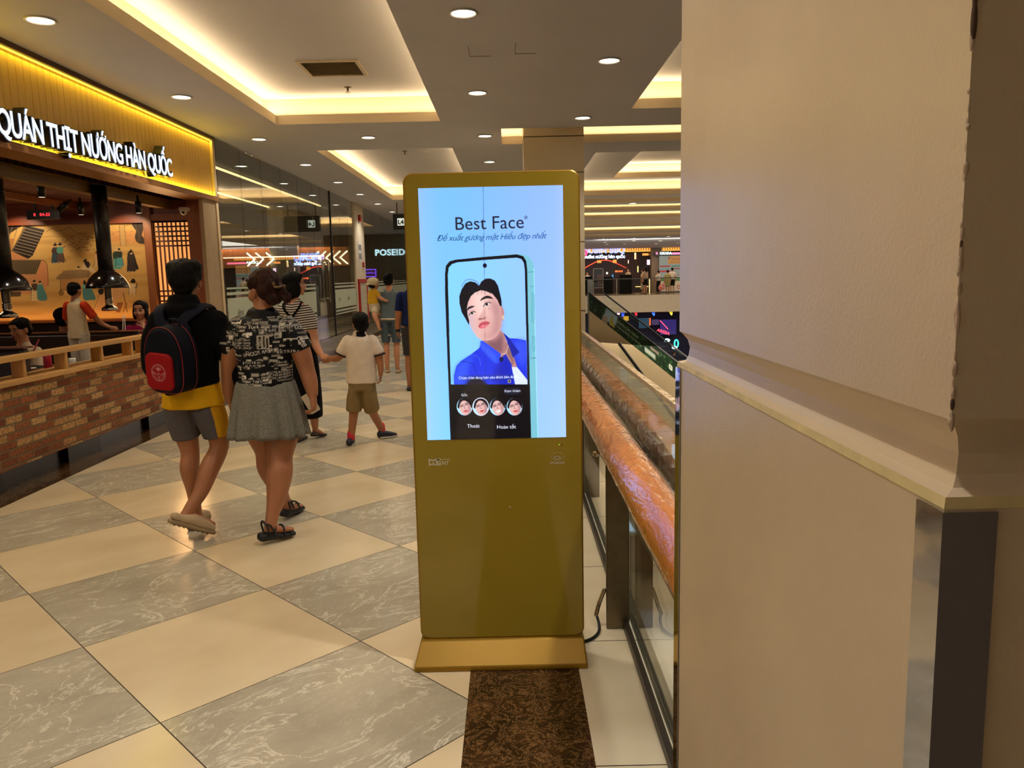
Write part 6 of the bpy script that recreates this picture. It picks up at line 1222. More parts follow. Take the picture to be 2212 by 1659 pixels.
def newscol(Vv):
    a = np.arctan2(Vv[:, 1] - 4.65, Vv[:, 0] + 1.475); U = np.where(Vv[:, 0] > -1.30, .78 + (Vv[:, 0] + 1.30) * 1.7, (Vv[:, 0] + 1.70) / .47); U = np.where(Vv[:, 1] > 4.66, 1 - U * .93, U); return nc.sample(U, (1.345 - Vv[:, 2]) / .43)
t_ = MB(); limb(t_, [(-1.468, 4.645, 1.335, .105, .078), (-1.472, 4.645, 1.30, .165, .10), (-1.475, 4.645, 1.24, .180, .118), (-1.475, 4.645, 1.12, .170, .125), (-1.475, 4.645, 1.02, .163, .125), (-1.478, 4.645, .935, .166, .13)])
t_.chain([(-1.325, 4.65, 1.275, .070, .074), (-1.285, 4.655, 1.20, .070, .076), (-1.262, 4.66, 1.145, .070, .076)], (1, 0, 0)); t_.chain([(-1.625, 4.655, 1.275, .070, .074), (-1.668, 4.675, 1.20, .070, .072), (-1.69, 4.69, 1.14, .068, .07)], (1, 0, 0))
wear(r, 'newsprint_tshirt', t_, colmat('newsprint', .55), .0042, 3, .005, (10, 10, 8), 5, colors=newscol)
def skirt(root, cx, cy, z0, z1, rx0, ry0, rx1, ry1, n, m, name='skirt', amp=.016):
    R = []
    for i in range(13):
        t = i / 12; z = z0 + (z1 - z0) * t; e = t ** .75; row = []
        for k in range(180):
            a = 2 * PI * k / 180; ph = n * a + 1.6 * math.sin(2 * a); pl = amp * t * (math.sin(ph) * .7 + .3 * math.sin(2 * ph + .6))
            rx = rx0 + (rx1 - rx0) * e + pl; ry = ry0 + (ry1 - ry0) * e + pl; row.append((cx + rx * math.cos(a), cy + ry * math.sin(a), z + .006 * math.sin(3 * a) * t))
        R.append(row)
    inner = [[(cx + (x - cx) * .97, cy + (y - cy) * .97, z + .002) for x, y, z in R[-1]], [(cx + (x - cx) * .93, cy + (y - cy) * .93, z1 + .06) for x, y, z in R[-1]]]
    return MB().rings(R + inner).build(name, m, root, True)
def tweed():
    m, g = newmat('grey_tweed'); n1 = g.n('TexNoise', {'Vector': g.obj(), 'Scale': 330.0, 'Detail': 3.0, 'Roughness': .9}); g.set(g.b.inputs['Base Color'], g.ramp(n1.outputs[0], [(.36, lin((60, 58, 50))), (.5, lin((112, 108, 94))), (.64, lin((168, 164, 148)))])); g.b.inputs['Roughness'].default_value = .95; return m
skirt(r, -1.482, 4.655, .955, .625, .172, .135, .236, .20, 12, tweed(), 'pleated_skirt', .026)
def sandal(root, heel, toe, up, w=.045):
    heel, toe, up = Vector(heel), Vector(toe), Vector(up).normalized(); a = toe - heel; sd = a.cross(up).normalized(); f = lambda t, s__, z: heel + a * t + sd * s__ * w + up * z; mS = mat('sandal_black', (15, 14, 14), .55)
    MB().chain([tuple(f(0, 0, .028)) + (w * .8, .026), tuple(f(.3, 0, .026)) + (w * .84, .024), tuple(f(.6, 0, .018)) + (w * 1.0, .017), tuple(f(1, 0, .018)) + (w * .78, .013)], tuple(sd), 16, 4, p=3.4).build('sandal_sole', mS, root, True)
    for pts in ([f(.12, -.8, .05), f(.02, -.75, .10), f(-.04, 0, .125), f(.02, .75, .10), f(.12, .8, .05)], [f(.30, -.85, .05), f(.12, -.8, .10), f(.0, -.6, .11)], [f(.30, .85, .05), f(.12, .8, .10), f(.0, .6, .11)], [f(.62, -1.0, .03), f(.60, -.5, .075), f(.60, .5, .075), f(.62, 1.0, .03)], [f(.84, -.9, .03), f(.82, 0, .058), f(.84, .9, .03)], [f(.3, .85, .05), f(.38, 0, .105), f(.3, -.85, .05)]):
        MB().tube([tuple(q_) for q_ in pts], .0058, 8, 4, ref=tuple(a)).build('strap', mS, root, True)
sandal(r, (-1.505, 4.455, .022), (-1.365, 4.60, .008), (.15, .1, 1)); sandal(r, (-1.51, 4.94, .02), (-1.455, 5.14, .004), (0, 0, 1))
t = thing('phone', 'pale gold mobile phone in the right hand of the woman in the newsprint t-shirt', 'phone', (-1.205, 4.62, .78)); PM = Matrix.Translation((-1.212, 4.630, .818)) @ Matrix.Rotation(-.5, 4, 'Y') @ Matrix.Rotation(.4, 4, 'Z')
MB().prism([(p_[0], p_[1]) for p_ in rrpoly(-.031, -.062, .031, .062, .009)], 'y', -.004, .004).xf(PM).build('case', mat('phone_gold', (206, 190, 160), .25, .4), t); MB().prism([(p_[0], p_[1]) for p_ in rrpoly(-.028, -.059, .028, .059, .008)], 'y', .0041, .0046).xf(PM).build('screen', mat('phone_glass', (20, 20, 22), .05), t)
# ---------------- woman in stripes and black dungaree dress
r = person('woman in striped t-shirt and long black dungaree dress holding a boy by the hand', (-2.03, 7.5, 0))
HR = rotz(-1.15, 0.05); HC = (-2.055, 7.5, 1.505); b = MB(); head(b, HC, HR, 1.0); limb(b, [(-2.06, 7.49, 1.46, .052, .054), (-2.07, 7.49, 1.39, .055, .055), (-2.07, 7.49, 1.31, .10, .07)])
limb(b, [(-2.07, 7.49, 1.28, .135, .08), (-2.06, 7.49, 1.1, .13, .09), (-2.05, 7.5, .95, .13, .1), (-2.03, 7.5, .82, .14, .11)])
limb(b, [(-2.07, 7.5, .8, .075, .08), (-2.06, 7.5, .45, .05, .055), (-2.075, 7.46, .25, .045, .05), (-2.085, 7.44, .09, .033, .036)]); limb(b, [(-1.97, 7.5, .8, .075, .08), (-1.955, 7.52, .45, .05, .055), (-1.95, 7.55, .25, .045, .05), (-1.955, 7.58, .11, .033, .036)])
limb(b, [(-2.085, 7.43, .07, .034, .03), (-2.075, 7.52, .03, .038, .018)]); limb(b, [(-1.955, 7.58, .08, .034, .03), (-1.915, 7.65, .03, .038, .018)])
limb(b, [(-1.945, 7.49, 1.25, .052, .056), (-1.905, 7.48, 1.09, .05, .052), (-1.880, 7.46, .96, .042, .042), (-1.83, 7.40, .885, .036, .038), (-1.79, 7.34, .845, .025, .027)], (1, 0, .3)); hand(b, (-1.785, 7.335, .842), (.55, -.75, -.35), (.4, .3, -.8), 1, .155, .75)
limb(b, [(-2.195, 7.49, 1.25, .052, .056), (-2.24, 7.48, 1.09, .048, .05), (-2.25, 7.48, .97, .042, .042), (-2.24, 7.52, .84, .027, .03)], (1, 0, 0)); hand(b, (-2.24, 7.525, .83), (0, .1, -1), (.9, 0, 0), -1, .155, .5)
wear(r, 'body', b, SKIN2, .0075, 3); face(r, HC, HR)
h = MB()
for c, e in (((0, -.02, .05), (.092, .104, .084)), ((0, -.045, -.03), (.088, .075, .09)), ((0, -.045, -.09), (.084, .062, .06)), ((-.074, .0, -.03), (.020, .05, .09)), ((.074, .0, -.03), (.020, .05, .09)), ((0, .055, .083), (.055, .042, .03))): h.ell(Vector(HC) + HR @ Vector(c), e, 16, 12, HR)
wear(r, 'hair', h, HB, .008, 3, .004, (30, 30, 8))
def stripes():
    m, g = newmat('striped_jersey'); sp = g.n('SeparateXYZ', {0: g.pos()}); z = g.m('ADD', sp.outputs[2], g.m('MULTIPLY', g.m('ABSOLUTE', g.m('ADD', sp.outputs[0], 2.07)), -.10)); f = g.m('FRACT', g.m('DIVIDE', z, .0225)); g.set(g.b.inputs['Base Color'], g.mix(g.m('GREATER_THAN', f, .52), lin((206, 192, 178)), lin((26, 22, 24)))); g.b.inputs['Roughness'].default_value = .9; return m
t_ = MB(); limb(t_, [(-2.07, 7.49, 1.33, .09, .065), (-2.07, 7.49, 1.30, .14, .085), (-2.07, 7.49, 1.22, .155, .1), (-2.06, 7.49, 1.08, .145, .105), (-2.05, 7.49, .98, .142, .105)]); t_.chain([(-1.955, 7.49, 1.265, .062, .064), (-1.915, 7.485, 1.15, .062, .062), (-1.905, 7.48, 1.09, .06, .06)], (1, 0, 0)); t_.chain([(-2.185, 7.49, 1.265, .062, .064), (-2.23, 7.485, 1.15, .062, .062), (-2.24, 7.48, 1.09, .06, .06)], (1, 0, 0))
wear(r, 'striped_tshirt', t_, stripes(), .0075, 3, .004)
M_DNG = cloth('dungaree_black', (8, 7, 8)); d_ = MB(); limb(d_, [(-2.05, 7.49, 1.03, .150, .115), (-2.035, 7.49, .90, .155, .125), (-2.02, 7.5, .70, .165, .135), (-2.01, 7.5, .45, .16, .14), (-2.005, 7.5, .23, .15, .14)]); wear(r, 'dungaree_dress', d_, M_DNG, .01, 2, .014, (9, 9, 2), 3)
for pts in ([(-2.14, 7.385, 1.03), (-2.09, 7.38, 1.16), (-2.0, 7.40, 1.29), (-1.985, 7.48, 1.345), (-1.99, 7.57, 1.27)], [(-1.97, 7.385, 1.03), (-2.04, 7.38, 1.16), (-2.14, 7.40, 1.29), (-2.15, 7.48, 1.345), (-2.15, 7.57, 1.27)]): MB().chain([p_ + (.011, .004) for p_ in pts], (1, 0, .3), 10, 4, p=3).build('strap', M_DNG, r, True)
M_FLAT = mat('flat_shoe', (70, 46, 32), .5)
def shoe(root, heel, toe, m, w=.042, hh=.05, name='shoe', sole=None, up=(0, 0, 1)):
    heel, toe = Vector(heel), Vector(toe); a = toe - heel; u = Vector(up).normalized(); sd = tuple(a.cross(u).normalized()); f = lambda t, z: tuple(heel + a * t + u * z)
    s_ = MB().chain([f(.03, hh * .55) + (w * .8, hh * .5), f(.3, hh * .5) + (w * .85, hh * .46), f(.6, hh * .42) + (w, hh * .38), f(.95, hh * .3) + (w * .75, hh * .24)], sd, 14, 4, p=2.5).build(name, m, root, True)
    if sole: MB().chain([f(0, .009) + (w * .9, .011), f(.5, .009) + (w * .95, .011), f(.7, .009) + (w * 1.08, .011), f(1, .010) + (w * .8, .010)], sd, 14, 3, p=3.2).build('sole', sole, s_, True)
shoe(r, (-2.095, 7.40, .0), (-2.07, 7.62, 0), M_FLAT, .038, .04, sole=M_SOLE); shoe(r, (-1.965, 7.53, .03), (-1.90, 7.72, 0), M_FLAT, .038, .04, sole=M_SOLE)
# ---------------- boy in the white polo
r = person('small boy in white polo shirt and khaki shorts walking hand in hand', (-1.4, 7.25, 0))
HR = rotz(.25, .12, -.15); HC = (-1.378, 7.2, 1.142); b = MB(); head(b, HC, HR, .90); limb(b, [(-1.388, 7.195, 1.09, .042, .045), (-1.395, 7.2, 1.04, .045, .045), (-1.395, 7.2, .99, .08, .06)])
limb(b, [(-1.395, 7.2, .96, .11, .07), (-1.395, 7.2, .8, .11, .08), (-1.4, 7.2, .62, .115, .09)])
limb(b, [(-1.455, 7.2, .58, .065, .07), (-1.478, 7.2, .38, .05, .052), (-1.492, 7.2, .28, .042, .045), (-1.51, 7.2, .16, .036, .038), (-1.523, 7.2, .06, .028, .032)]); limb(b, [(-1.345, 7.2, .58, .065, .07), (-1.335, 7.25, .38, .05, .052), (-1.325, 7.32, .28, .042, .045), (-1.30, 7.42, .17, .036, .038), (-1.285, 7.5, .08, .028, .032)])
limb(b, [(-1.505, 7.2, .965, .04, .042), (-1.56, 7.2, .885, .038, .04), (-1.605, 7.2, .83, .034, .034), (-1.655, 7.22, .822, .030, .030), (-1.70, 7.24, .825, .021, .023)], (0, 1, 0)); hand(b, (-1.705, 7.242, .825), (-1, .35, .02), (0, .3, -1), 1, .115, .75)
limb(b, [(-1.285, 7.2, .965, .04, .042), (-1.235, 7.2, .87, .038, .04), (-1.218, 7.19, .79, .034, .034), (-1.212, 7.18, .72, .028, .028), (-1.215, 7.17, .67, .021, .023)], (1, 0, 0)); hand(b, (-1.215, 7.17, .665), (-.05, 0, -1), (-1, 0, 0), 1, .12, .5)
wear(r, 'body', b, SKIN, .0065, 3); face(r, HC, HR, .90)
h = MB()
for c, e in (((0, -.014, .045), (.084, .1, .082)), ((0, -.045, .0), (.078, .068, .066)), ((0, .05, .07), (.05, .035, .028)), ((0, -.05, -.045), (.05, .04, .03))): h.ell(Vector(HC) + HR @ (Vector(c) * .92), tuple(v * .92 for v in e), 16, 12, HR)
wear(r, 'hair', h, HB, .007, 3, .004, (40, 40, 20))
M_POLO = cloth('polo_white', (226, 208, 186)); M_NVT = cloth('navy_trim', (22, 20, 30)); t_ = MB(); limb(t_, [(-1.395, 7.195, 1.035, .07, .055), (-1.395, 7.2, 1.0, .125, .08), (-1.395, 7.2, .92, .14, .1), (-1.395, 7.2, .75, .14, .11), (-1.397, 7.2, .60, .15, .118)]); t_.chain([(-1.50, 7.2, .985, .056, .06), (-1.555, 7.2, .90, .056, .06), (-1.568, 7.2, .872, .055, .058)], (0, 1, 0)); t_.chain([(-1.29, 7.2, .985, .056, .06), (-1.245, 7.2, .90, .055, .058), (-1.232, 7.2, .865, .055, .057)], (0, 1, 0))
wear(r, 'polo_shirt', t_, M_POLO, .007, 3, .006, (8, 8, 5), 6)
def ringtube(c, nrm, a, b_, rr, m, nm):
    nrm = Vector(nrm).normalized(); u = nrm.cross(Vector((0, 1, 0.01))).normalized(); w = nrm.cross(u); MB().tube([tuple(Vector(c) + u * a * math.cos(t) + w * b_ * math.sin(t)) for t in np.linspace(0, 2 * PI, 25)], rr, 6, 1, ref=tuple(nrm)).build(nm, m, r, True)
ringtube((-1.572, 7.2, .862), (-.45, 0, -.9), .060, .062, .006, M_NVT, 'sleeve_trim'); ringtube((-1.227, 7.2, .852), (.2, 0, -1), .057, .060, .006, M_NVT, 'sleeve_trim')
wear(r, 'collar', MB().chain([(-1.392, 7.195, 1.03, .066, .056), (-1.391, 7.195, 1.062, .052, .052)], (1, 0, 0)), M_NVT, .006, 2)
p = MB(); limb(p, [(-1.4, 7.2, .62, .13, .11), (-1.4, 7.2, .54, .13, .11)]); p.chain([(-1.46, 7.2, .54, .07, .1), (-1.477, 7.2, .42, .074, .09), (-1.485, 7.2, .335, .074, .082)], (1, 0, 0)); p.chain([(-1.342, 7.2, .54, .07, .1), (-1.335, 7.22, .42, .074, .09), (-1.325, 7.26, .335, .074, .082)], (1, 0, 0)); wear(r, 'khaki_shorts', p, cloth('khaki', (140, 118, 78)), .007, 2, .009, (14, 14, 9), 2)
M_SKW = mat('sneaker_white', (196, 186, 168), .5); M_SKD = mat('sneaker_navy', (34, 30, 44), .6)
MB().chain([(-1.522, 7.2, .12, .036, .038), (-1.523, 7.2, .06, .035, .038)], (1, 0, 0)).build('sock', mat('sock_red', (206, 50, 66), .8), r, True); MB().chain([(-1.285, 7.49, .13, .036, .038), (-1.283, 7.50, .07, .035, .038)], (1, 0, 0)).build('sock', mat('sock_red', (206, 50, 66)), r, True)
shoe(r, (-1.53, 7.14, 0), (-1.545, 7.32, 0), M_SKD, .040, .075, sole=M_SKW); shoe(r, (-1.30, 7.47, .005), (-1.16, 7.58, 0), M_SKD, .040, .075, sole=M_SKW)
# ---------------- generic figures
def quick(lab, x, y, z0, H, yaw, skin, hairm, top, bottom, grp, vox=.012, skirt_=False, hairlen=0, sleeves=True, pants=False, seated=False, lean=0, cap=None, arms='down', topm=None, shoes=None, longtop=False, extra=None, facey=True):
    """standing or seated person in local space (x right, y front), turned by yaw"""
    r = person(lab, (x, y, z0), grp); k = H / 1.65; R = rotz(yaw); O = Vector((x, y, z0)); W = lambda p: tuple(O + R @ (Vector(p) * k)); L = lambda P: [W(p[:3]) + tuple(v * k for v in p[3:]) for p in P]; rx = tuple(R @ Vector((1, 0, 0))); ry = tuple(R @ Vector((0, 1, 0)))
    dz = -.42 if seated else 0
    HC = W((0, .01 + lean, 1.50 + dz)); HR = R @ Matrix.Rotation(-lean * 3, 3, 'X'); b = MB(); head(b, HC, HR, k)
    b.chain(L([(0, lean, 1.45 + dz, .05, .052), (0, lean * .8, 1.36 + dz, .06, .06), (0, lean * .6, 1.28 + dz, .12, .075), (0, lean * .3, 1.1 + dz, .13, .09), (0, 0, .92 + dz, .135, .1), (0, 0, .86 + dz, .14, .11)]), rx, 14, 3)
    for s in (-1, 1):
        if seated: leg = [(s * .09, 0, .45, .08, .075), (s * .1, .25, .46, .065, .065), (s * .1, .43, .45, .052, .055), (s * .1, .45, .25, .045, .05), (s * .1, .45, .06, .034, .036)]
        else: leg = [(s * .085, 0, .86, .08, .085), (s * .085, .01, .65, .068, .072), (s * .085, .01, .46, .05, .053), (s * .085, -.01, .32, .05, .054), (s * .085, 0, .08, .034, .036)]
        b.chain(L(leg), rx, 12, 3); fy = .45 if seated else 0
        b.chain(L([(s * .09, fy, .05, .036, .03), (s * .095, fy + .12, .03, .04, .018)]), rx, 10, 2)
        if arms == 'down': A = [(s * .165, 0, 1.26, .048, .05), (s * .20, 0, 1.10, .045, .046), (s * .215, .01, .99, .038, .038), (s * .21, .05, .80, .025, .027)]; hd = (0, .15, -1)
        elif arms == 'fwd': A = [(s * .165, 0, 1.26, .048, .05), (s * .20, .03, 1.08, .045, .046), (s * .19, .10, 1.02, .038, .038), (s * .12, .30, 1.06, .025, .027)]; hd = (-s * .3, 1, .1)
        else: A = arms[0 if s < 0 else 1]; hd = arms[2 if s < 0 else 3]
        A = [(a[0], a[1] + lean * .5, a[2] + dz) + tuple(a[3:]) for a in A]; b.chain(L(A), ry, 12, 3); hand(b, W(A[-1][:3]), R @ Vector(hd), R @ Vector((-s, .2, 0)), -s, .16 * k, .5)
    wear(r, 'body', b, skin, vox, 2)
    if facey: face(r, HC, HR, k)
    h = MB()
    for c, e in [((0, -.018, .05), (.09, .104, .082)), ((0, -.05, .0), (.082, .066, .075)), ((0, .055, .083), (.052, .035, .026))] + ([((0, -.06, -.08 - .02 * hairlen), (.075, .05, .06 + .035 * hairlen)), ((-.07, .0, -.03), (.022, .05, .08)), ((.07, .0, -.03), (.022, .05, .08))] if hairlen else []): h.ell(Vector(HC) + HR @ (Vector(c) * k), tuple(v * k for v in e), 14, 10, HR)
    if extra == 'bun': h.ell(Vector(HC) + HR @ Vector((.045, -.10, .09)) * k, (.05 * k, .05 * k, .05 * k))
    wear(r, 'hair', h, hairm, vox * .8, 2, .004, (30, 30, 14))
    if cap: 
        wear(r, 'cap', MB().ell(Vector(HC) + HR @ Vector((0, -.012, .062)) * k, (.102 * k, .118 * k, .088 * k), 18, 12, HR).chain([tuple(Vector(HC) + HR @ (Vector((0, .08, .052)) * k)) + (.075 * k, .012 * k), tuple(Vector(HC) + HR @ (Vector((0, .165, .038)) * k)) + (.06 * k, .008 * k)], tuple(HR @ Vector((1, 0, 0))), 14, 3), cap, vox * .7, 2)
    t_ = MB().chain(L([(0, lean * .8, 1.335 + dz, .085, .06), (0, lean * .7, 1.30 + dz, .14, .082), (0, lean * .5, 1.2 + dz, .152, .1), (0, lean * .3, 1.05 + dz, .15, .112), (0, 0, (.78 if longtop else .88) + dz, .165, .125)]), rx, 16, 3)
    if sleeves:
        for s in (-1, 1):
            a0 = (s * .155, lean * .5, 1.27 + dz, .06, .062)
            if arms in ('down', 'fwd'): a1 = (s * .20, lean * .5 + .01, 1.10 + dz, .06, .062)
            else: q_ = arms[0 if s < 0 else 1][1]; a1 = (q_[0], q_[1] + lean * .5, q_[2] + dz, .06, .062)
            t_.chain(L([a0, a1]), ry, 12, 3)
    wear(r, 'top', t_, top, vox, 2, .006, (8, 8, 6))
    if seated or pants:
        p = MB().chain(L([(0, 0, .94 + dz, .15, .115), (0, 0, .84 + dz, .155, .12)]), rx, 14, 2)
        for s in (-1, 1): p.chain(L([(s * .09, 0, .46, .095, .09), (s * .1, .42, .46, .07, .07), (s * .1, .45, .15, .055, .06)] if seated else [(s * .085, 0, .84, .09, .1), (s * .087, 0, .5, .07, .075), (s * .087, 0, .12 if pants is True else pants, .06 if pants is True else .075, .065)]), rx, 14, 3)
        wear(r, 'trousers', p, bottom, vox, 2, .006, (8, 8, 4))
    elif skirt_: wear(r, 'skirt', MB().chain(L([(0, 0, .93, .15, .115), (0, 0, .75, .17, .14), (0, 0, skirt_, .19, .16)]), rx, 18, 3), bottom, vox, 2, .008, (12, 12, 2))
    for s in (-1, 1): fy = .45 if seated else 0; shoe(r, W((s * .088, fy - .06, 0)), W((s * .095, fy + .17, 0)), shoes or M_SOLE, .04 * k, .05 * k)
    return r
GW = 'people walking along the concourse'
r = quick('woman in grey blue top and shorts carrying a toddler in a cap', -1.975, 12.85, 0, 1.66, -.05, SKIN2, HB, cloth('greyblue_top', (98, 108, 112)), cloth('greyblue_shorts', (78, 88, 96)), GW, .011, pants=.62, extra='bun', hairlen=0, arms=([(-.165, 0, 1.26, .048, .05), (-.23, .02, 1.12, .045, .046), (-.27, .06, 1.03, .038, .038), (-.24, .22, 1.05, .025, .027)], [(.165, 0, 1.26, .048, .05), (.19, .02, 1.10, .045, .046), (.19, .08, 1.0, .038, .038), (.06, .24, 1.04, .025, .027)], (.8, .5, 0), (-.9, .2, 0)), shoes=mat('clog_beige', (176, 150, 112)))
MB().chain([(-1.975, 12.85, .905, .172, .132), (-1.975, 12.85, .885, .176, .135)], (1, 0, 0), 24, 1).build('top_hem', cloth('hem_cream', (206, 190, 164)), r, True)
for s in (-1, 1): MB().chain([(-1.975 + s * .088, 12.85, .635, .083, .074), (-1.975 + s * .088, 12.85, .615, .083, .074)], (1, 0, 0), 20, 1).build('shorts_hem', cloth('hem_cream', (206, 190, 164)), r, True)
# toddler on her left hip
r = person('toddler in cream cap and yellow shirt carried by the woman in grey blue', (-2.24, 12.86, .72), GW); b = MB(); HR = rotz(-.9); HC = (-2.225, 12.87, 1.455); head(b, HC, HR, .82)
limb(b, [(-2.23, 12.87, 1.40, .035, .038), (-2.235, 12.87, 1.35, .06, .05), (-2.235, 12.87, 1.2, .085, .075), (-2.22, 12.87, 1.05, .09, .08)]); limb(b, [(-2.22, 12.80, 1.04, .055, .055), (-2.20, 12.72, .95, .048, .048), (-2.16, 12.70, .85, .036, .038), (-2.14, 12.70, .76, .026, .028)]); limb(b, [(-2.14, 12.70, .75, .026, .024), (-2.12, 12.75, .725, .028, .016)])
limb(b, [(-2.22, 12.95, 1.04, .055, .055), (-2.12, 13.02, .95, .045, .045), (-2.08, 13.02, .82, .032, .034)]); limb(b, [(-2.17, 12.84, 1.30, .036, .036), (-2.11, 12.76, 1.24, .032, .032), (-2.03, 12.70, 1.20, .022, .022)], (0, 0, 1)); hand(b, (-2.03, 12.70, 1.20), (.9, .1, -.4), (0, 1, 0), 1, .09, .4); limb(b, [(-2.28, 12.90, 1.30, .036, .036), (-2.30, 12.96, 1.20, .03, .03), (-2.24, 13.0, 1.14, .022, .022)], (0, 0, 1)); hand(b, (-2.24, 13.0, 1.14), (.8, .3, 0), (0, -1, 0), -1, .09, .4)
wear(r, 'body', b, SKIN2, .009, 2); face(r, HC, HR, .82); wear(r, 'cap', MB().ell(Vector(HC) + HR @ Vector((0, -.012, .042)), (.092, .104, .078), 18, 12, HR).chain([tuple(Vector(HC) + HR @ Vector((0, -.08, .03))) + (.06, .01), tuple(Vector(HC) + HR @ Vector((0, -.135, .0))) + (.05, .007)], tuple(HR @ Vector((1, 0, 0))), 14, 3), cloth('cap_cream', (204, 186, 150)), .008, 2); wear(r, 'hair', MB().ell(Vector(HC) + HR @ Vector((0, -.03, -.01)), (.068, .062, .05), 14, 10, HR), HB, .008, 2)
wear(r, 'yellow_shirt', MB().chain([(-2.232, 12.87, 1.36, .06, .05), (-2.235, 12.87, 1.31, .095, .075), (-2.235, 12.87, 1.14, .1, .085)], (1, 0, 0)).chain([(-2.19, 12.85, 1.32, .045, .045), (-2.13, 12.79, 1.27, .042, .042)], (0, 0, 1)).chain([(-2.27, 12.88, 1.32, .045, .045), (-2.30, 12.94, 1.25, .042, .042)], (0, 0, 1)), cloth('toddler_yellow', (214, 164, 40)), .008, 2, .004); wear(r, 'nappy_shorts', MB().chain([(-2.23, 12.87, 1.14, .098, .088), (-2.22, 12.86, 1.03, .1, .1)], (1, 0, 0)).chain([(-2.21, 12.79, 1.04, .064, .062), (-2.20, 12.74, .99, .06, .058)], (1, 0, 0)), cloth('nappy_cream', (190, 172, 138)), .008, 2)
r = quick('man in navy t-shirt with a dark watch, mostly hidden behind the kiosk', -1.335, 10.75, 0, 1.70, .0, SKIN, HB, cloth('navy_tee', (24, 34, 78)), cloth('grey_trousers', (60, 58, 60)), GW, .011, pants=.5, arms=([(-.165, 0, 1.26, .05, .052), (-.185, -.01, 1.08, .048, .05), (-.205, 0, .97, .042, .044), (-.225, .04, .80, .030, .032)], [(.165, 0, 1.26, .05, .052), (.20, 0, 1.10, .048, .05), (.21, .02, .98, .04, .04), (.21, .06, .80, .028, .03)], (-.05, .1, -1), (0, .1, -1)), shoes=M_SKD)
MB().chain([(-1.562, 10.785, .85, .034, .036), (-1.564, 10.788, .825, .034, .036)], (1, 0, 0), 16, 1).build('wristwatch', mat('watch_black', (12, 12, 13), .4), r, True)
# ---- restaurant guests
GR_ = 'guests in the restaurant'; M_WT2 = cloth('tee_cream', (214, 196, 160))
A_up = ([(-.165, 0, 1.26, .05, .05), (-.20, .10, 1.10, .045, .045), (-.20, .20, 1.06, .038, .038), (-.10, .22, 1.28, .026, .026)], [(.165, 0, 1.26, .05, .05), (.20, .05, 1.10, .045, .045), (.20, .15, 1.0, .038, .038), (.08, .30, 1.02, .026, .026)], (.3, -.1, 1), (-.5, .8, 0))
quick('woman in magenta blouse facing the viewer with chopsticks raised', -4.345, 9.22, .19, 1.60, PI + .1, SKIN2, HB, cloth('magenta_blouse', (146, 22, 66)), M_LEA, GR_, .009, seated=True, hairlen=1, arms=A_up)
t = thing('chopsticks', 'pair of pale chopsticks held by the woman in magenta', 'chopsticks', (-4.5, 9.0, 1.07), None)
for a_, c_ in (((-4.285 - .16, 9.02, 1.20), (-4.40, 8.92, 1.03)), ((-4.46, 9.02, 1.19), (-4.43, 8.92, 1.02))): MB().tube([a_, c_], .0045, 6, 1).build('chopstick', mat('chopstick', (226, 212, 190), .5), t, True)
r = quick('person in a black cap and dark clothes seated with their back to the railing', -5.13, 8.98, .10, 1.62, .35, SKIN, HB, cloth('dark_plum', (34, 18, 22)), M_LEA, GR_, .010, seated=True, cap=cloth('cap_black', (10, 10, 12)))
r = quick('woman in cream top with red strap looking down at the table', -4.92, 7.93, .07, 1.60, PI - .35, SKIN2, HB, cloth('cream_top', (204, 182, 150)), M_LEA, GR_, .009, seated=True, lean=.05, arms='fwd'); MB().chain([(-4.75, 7.85, 1.02, .010, .004), (-4.79, 7.80, .90, .010, .004), (-4.86, 7.80, .80, .010, .004)], (1, 0, 0), 8, 3).build('bag_strap', mat('strap_red', (150, 60, 50), .6), r, True)
quick('dark-haired person in pale top cut off by the left edge of the picture', -4.90, 7.25, .03, 1.60, -.6, SKIN, HB, cloth('pale_top', (190, 182, 160)), M_LEA, GR_, .010, seated=True)
# boy standing on the bench
KR = -.25
kid = ([(-.165, 0, 1.26, .048, .05), (-.215, .03, 1.10, .045, .046), (-.22, .08, .98, .038, .038), (-.17, .2, .86, .025, .027)], [(.165, 0, 1.26, .048, .05), (.245, .06, 1.12, .045, .046), (.31, .12, 1.0, .038, .038), (.42, .18, .93, .025, .027)], (0, .6, -.6), (.8, .4, -.2))
r = quick('small boy in cream t-shirt with red orange sleeves standing on the bench', -4.56, 8.24, .46, 1.14, KR, SKIN, HB, cloth('ringer_cream', (214, 196, 158)), cloth('pale_trousers', (206, 196, 172)), GR_, .008, pants=True, arms=kid, longtop=True, sleeves=False)
k = 1.14 / 1.65; R_ = rotz(KR); O_ = Vector((-4.56, 8.24, .46)); Wk = lambda p: tuple(O_ + R_ @ (Vector(p[:3]) * k)) + (p[3] * k, p[4] * k)
for s, q_ in ((-1, kid[0]), (1, kid[1])): wear(r, 'red_sleeve', MB().chain([Wk((s * .15, 0, 1.275, .066, .066)), Wk((q_[1][0], q_[1][1], q_[1][2] - .02, .066, .064))], (0, 1, 0)), cloth('sleeve_red', (206, 66, 34)), .007, 2)
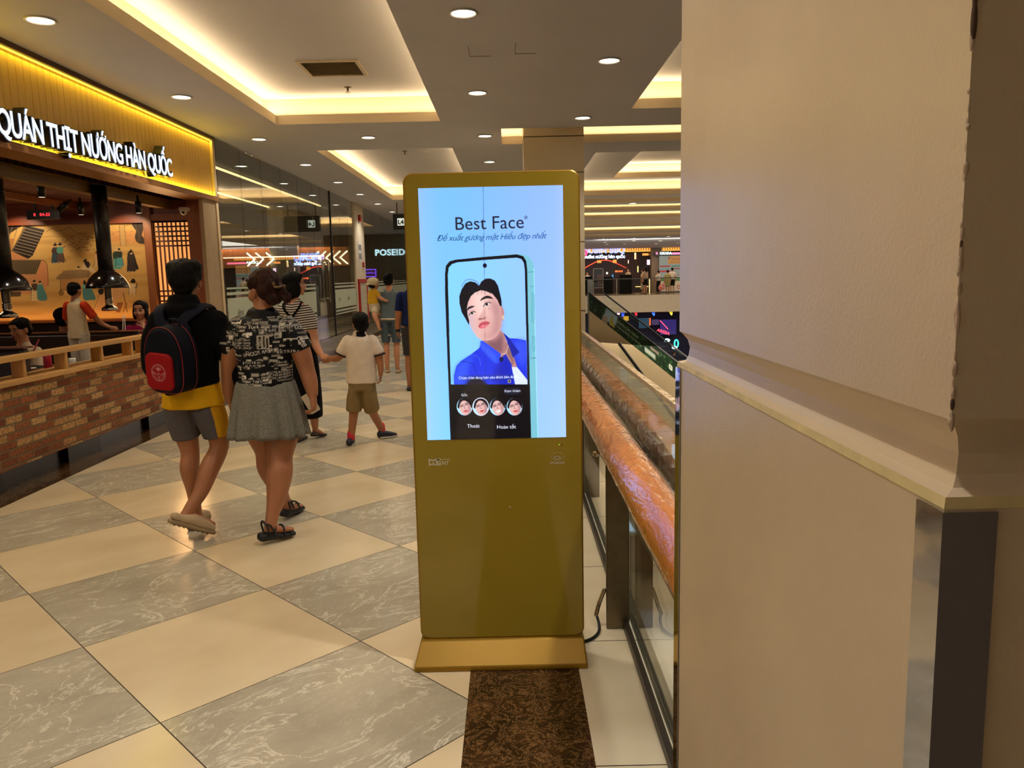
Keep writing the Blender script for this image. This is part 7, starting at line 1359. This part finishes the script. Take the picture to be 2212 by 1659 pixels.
# ---- tiny far figures
GF = 'visitors on the far side of the atrium'
def far(lab, px, feet, topy, Y, z0, yaw, top, bottom, **kw):
    a = at(px, feet, Y); b_ = at(px, topy, Y); quick(lab, a.x, Y, z0, max(.9, (b_.z - z0)), yaw, SKIN2, HB, top, bottom, kw.pop('grp', GF), .03, facey=False, **kw)
far('far woman with long dark hair and black skirt beside the far pillar', 1394, 635, 575, 57.6, 0, .7, cloth('far_tan', (150, 128, 104)), M_JKT, skirt_=.55, hairlen=3)
far('far woman in a long pale coat just left of the woman with long hair', 1389, 636, 580, 58.0, 0, .9, cloth('far_beige', (170, 150, 122)), cloth('far_beige', (170, 150, 122)), skirt_=.3)
far('far visitor in pale shirt and dark trousers with a pink bag', 1422, 633, 583, 57.6, 0, .5, cloth('far_white', (186, 176, 160)), M_JKT, pants=True); far('far visitor in a yellow green dress at the stall', 1442, 633, 582, 57.8, 0, .0, cloth('far_olive', (150, 140, 84)), cloth('far_olive', (150, 140, 84)), skirt_=.5); far('far visitor in light shirt and black shorts at the stall, tallest of the group', 1452, 632, 577, 58.3, 0, -.2, cloth('far_white', (186, 176, 160)), M_JKT, pants=.5)
p = at(1427, 622, 57.3); t = thing('handbag', 'round pink bag hanging from the hand of a far visitor', 'bag', tuple(p)); MB().ell(tuple(p), (.17, .1, .22)).build('bag_body', cloth('bag_pink', (226, 130, 120)), t, True); MB().tube([(p.x - .06, p.y, p.z + .18), (p.x - .02, p.y, p.z + .36), (p.x + .05, p.y, p.z + .18)], .015).build('strap', cloth('bag_pink', (226, 130, 120)), t, True)
far('far diner in a pale shirt seated behind the dark booth partition', 1357, 634, 579, 59.8, .3, 2.6, cloth('far_tan', (150, 128, 104)), M_JKT, pants=True); far('far diner in white seated at the left behind the dark partition', 1269, 636, 586, 59.8, .1, 2.8, cloth('far_white', (186, 176, 160)), M_JKT, pants=True)
GL = 'visitors on the lower floor'
for lab, x, y, c, kw in (('person in a bright yellow shirt on the lower floor seen through the near glass', 6.55, 38, (236, 220, 50), {}), ('person in a pale shirt on the lower floor right of the escalator', 9.55, 53.5, (196, 190, 184), {}), ('person in white with dark braces on the lower floor beside the neon sign', 10.15, 53.0, (214, 210, 206), {}), ('person in red sitting area on the lower floor behind the near glass', 4.9, 22.6, (150, 40, 40), {}), ('person in dark clothes on the lower floor near the ring lights', 11.0, 52.5, (40, 34, 40), {}), ('person in pink on the lower floor beside the red counter', 8.3, 38.6, (226, 120, 130), {})):
    quick(lab, x, y, -5.4, 1.66, random.uniform(0, 6), SKIN, HB, cloth('lt%d%d' % (c[0], c[1]), c), M_JKT, GL, .03, pants=True, facey=False)
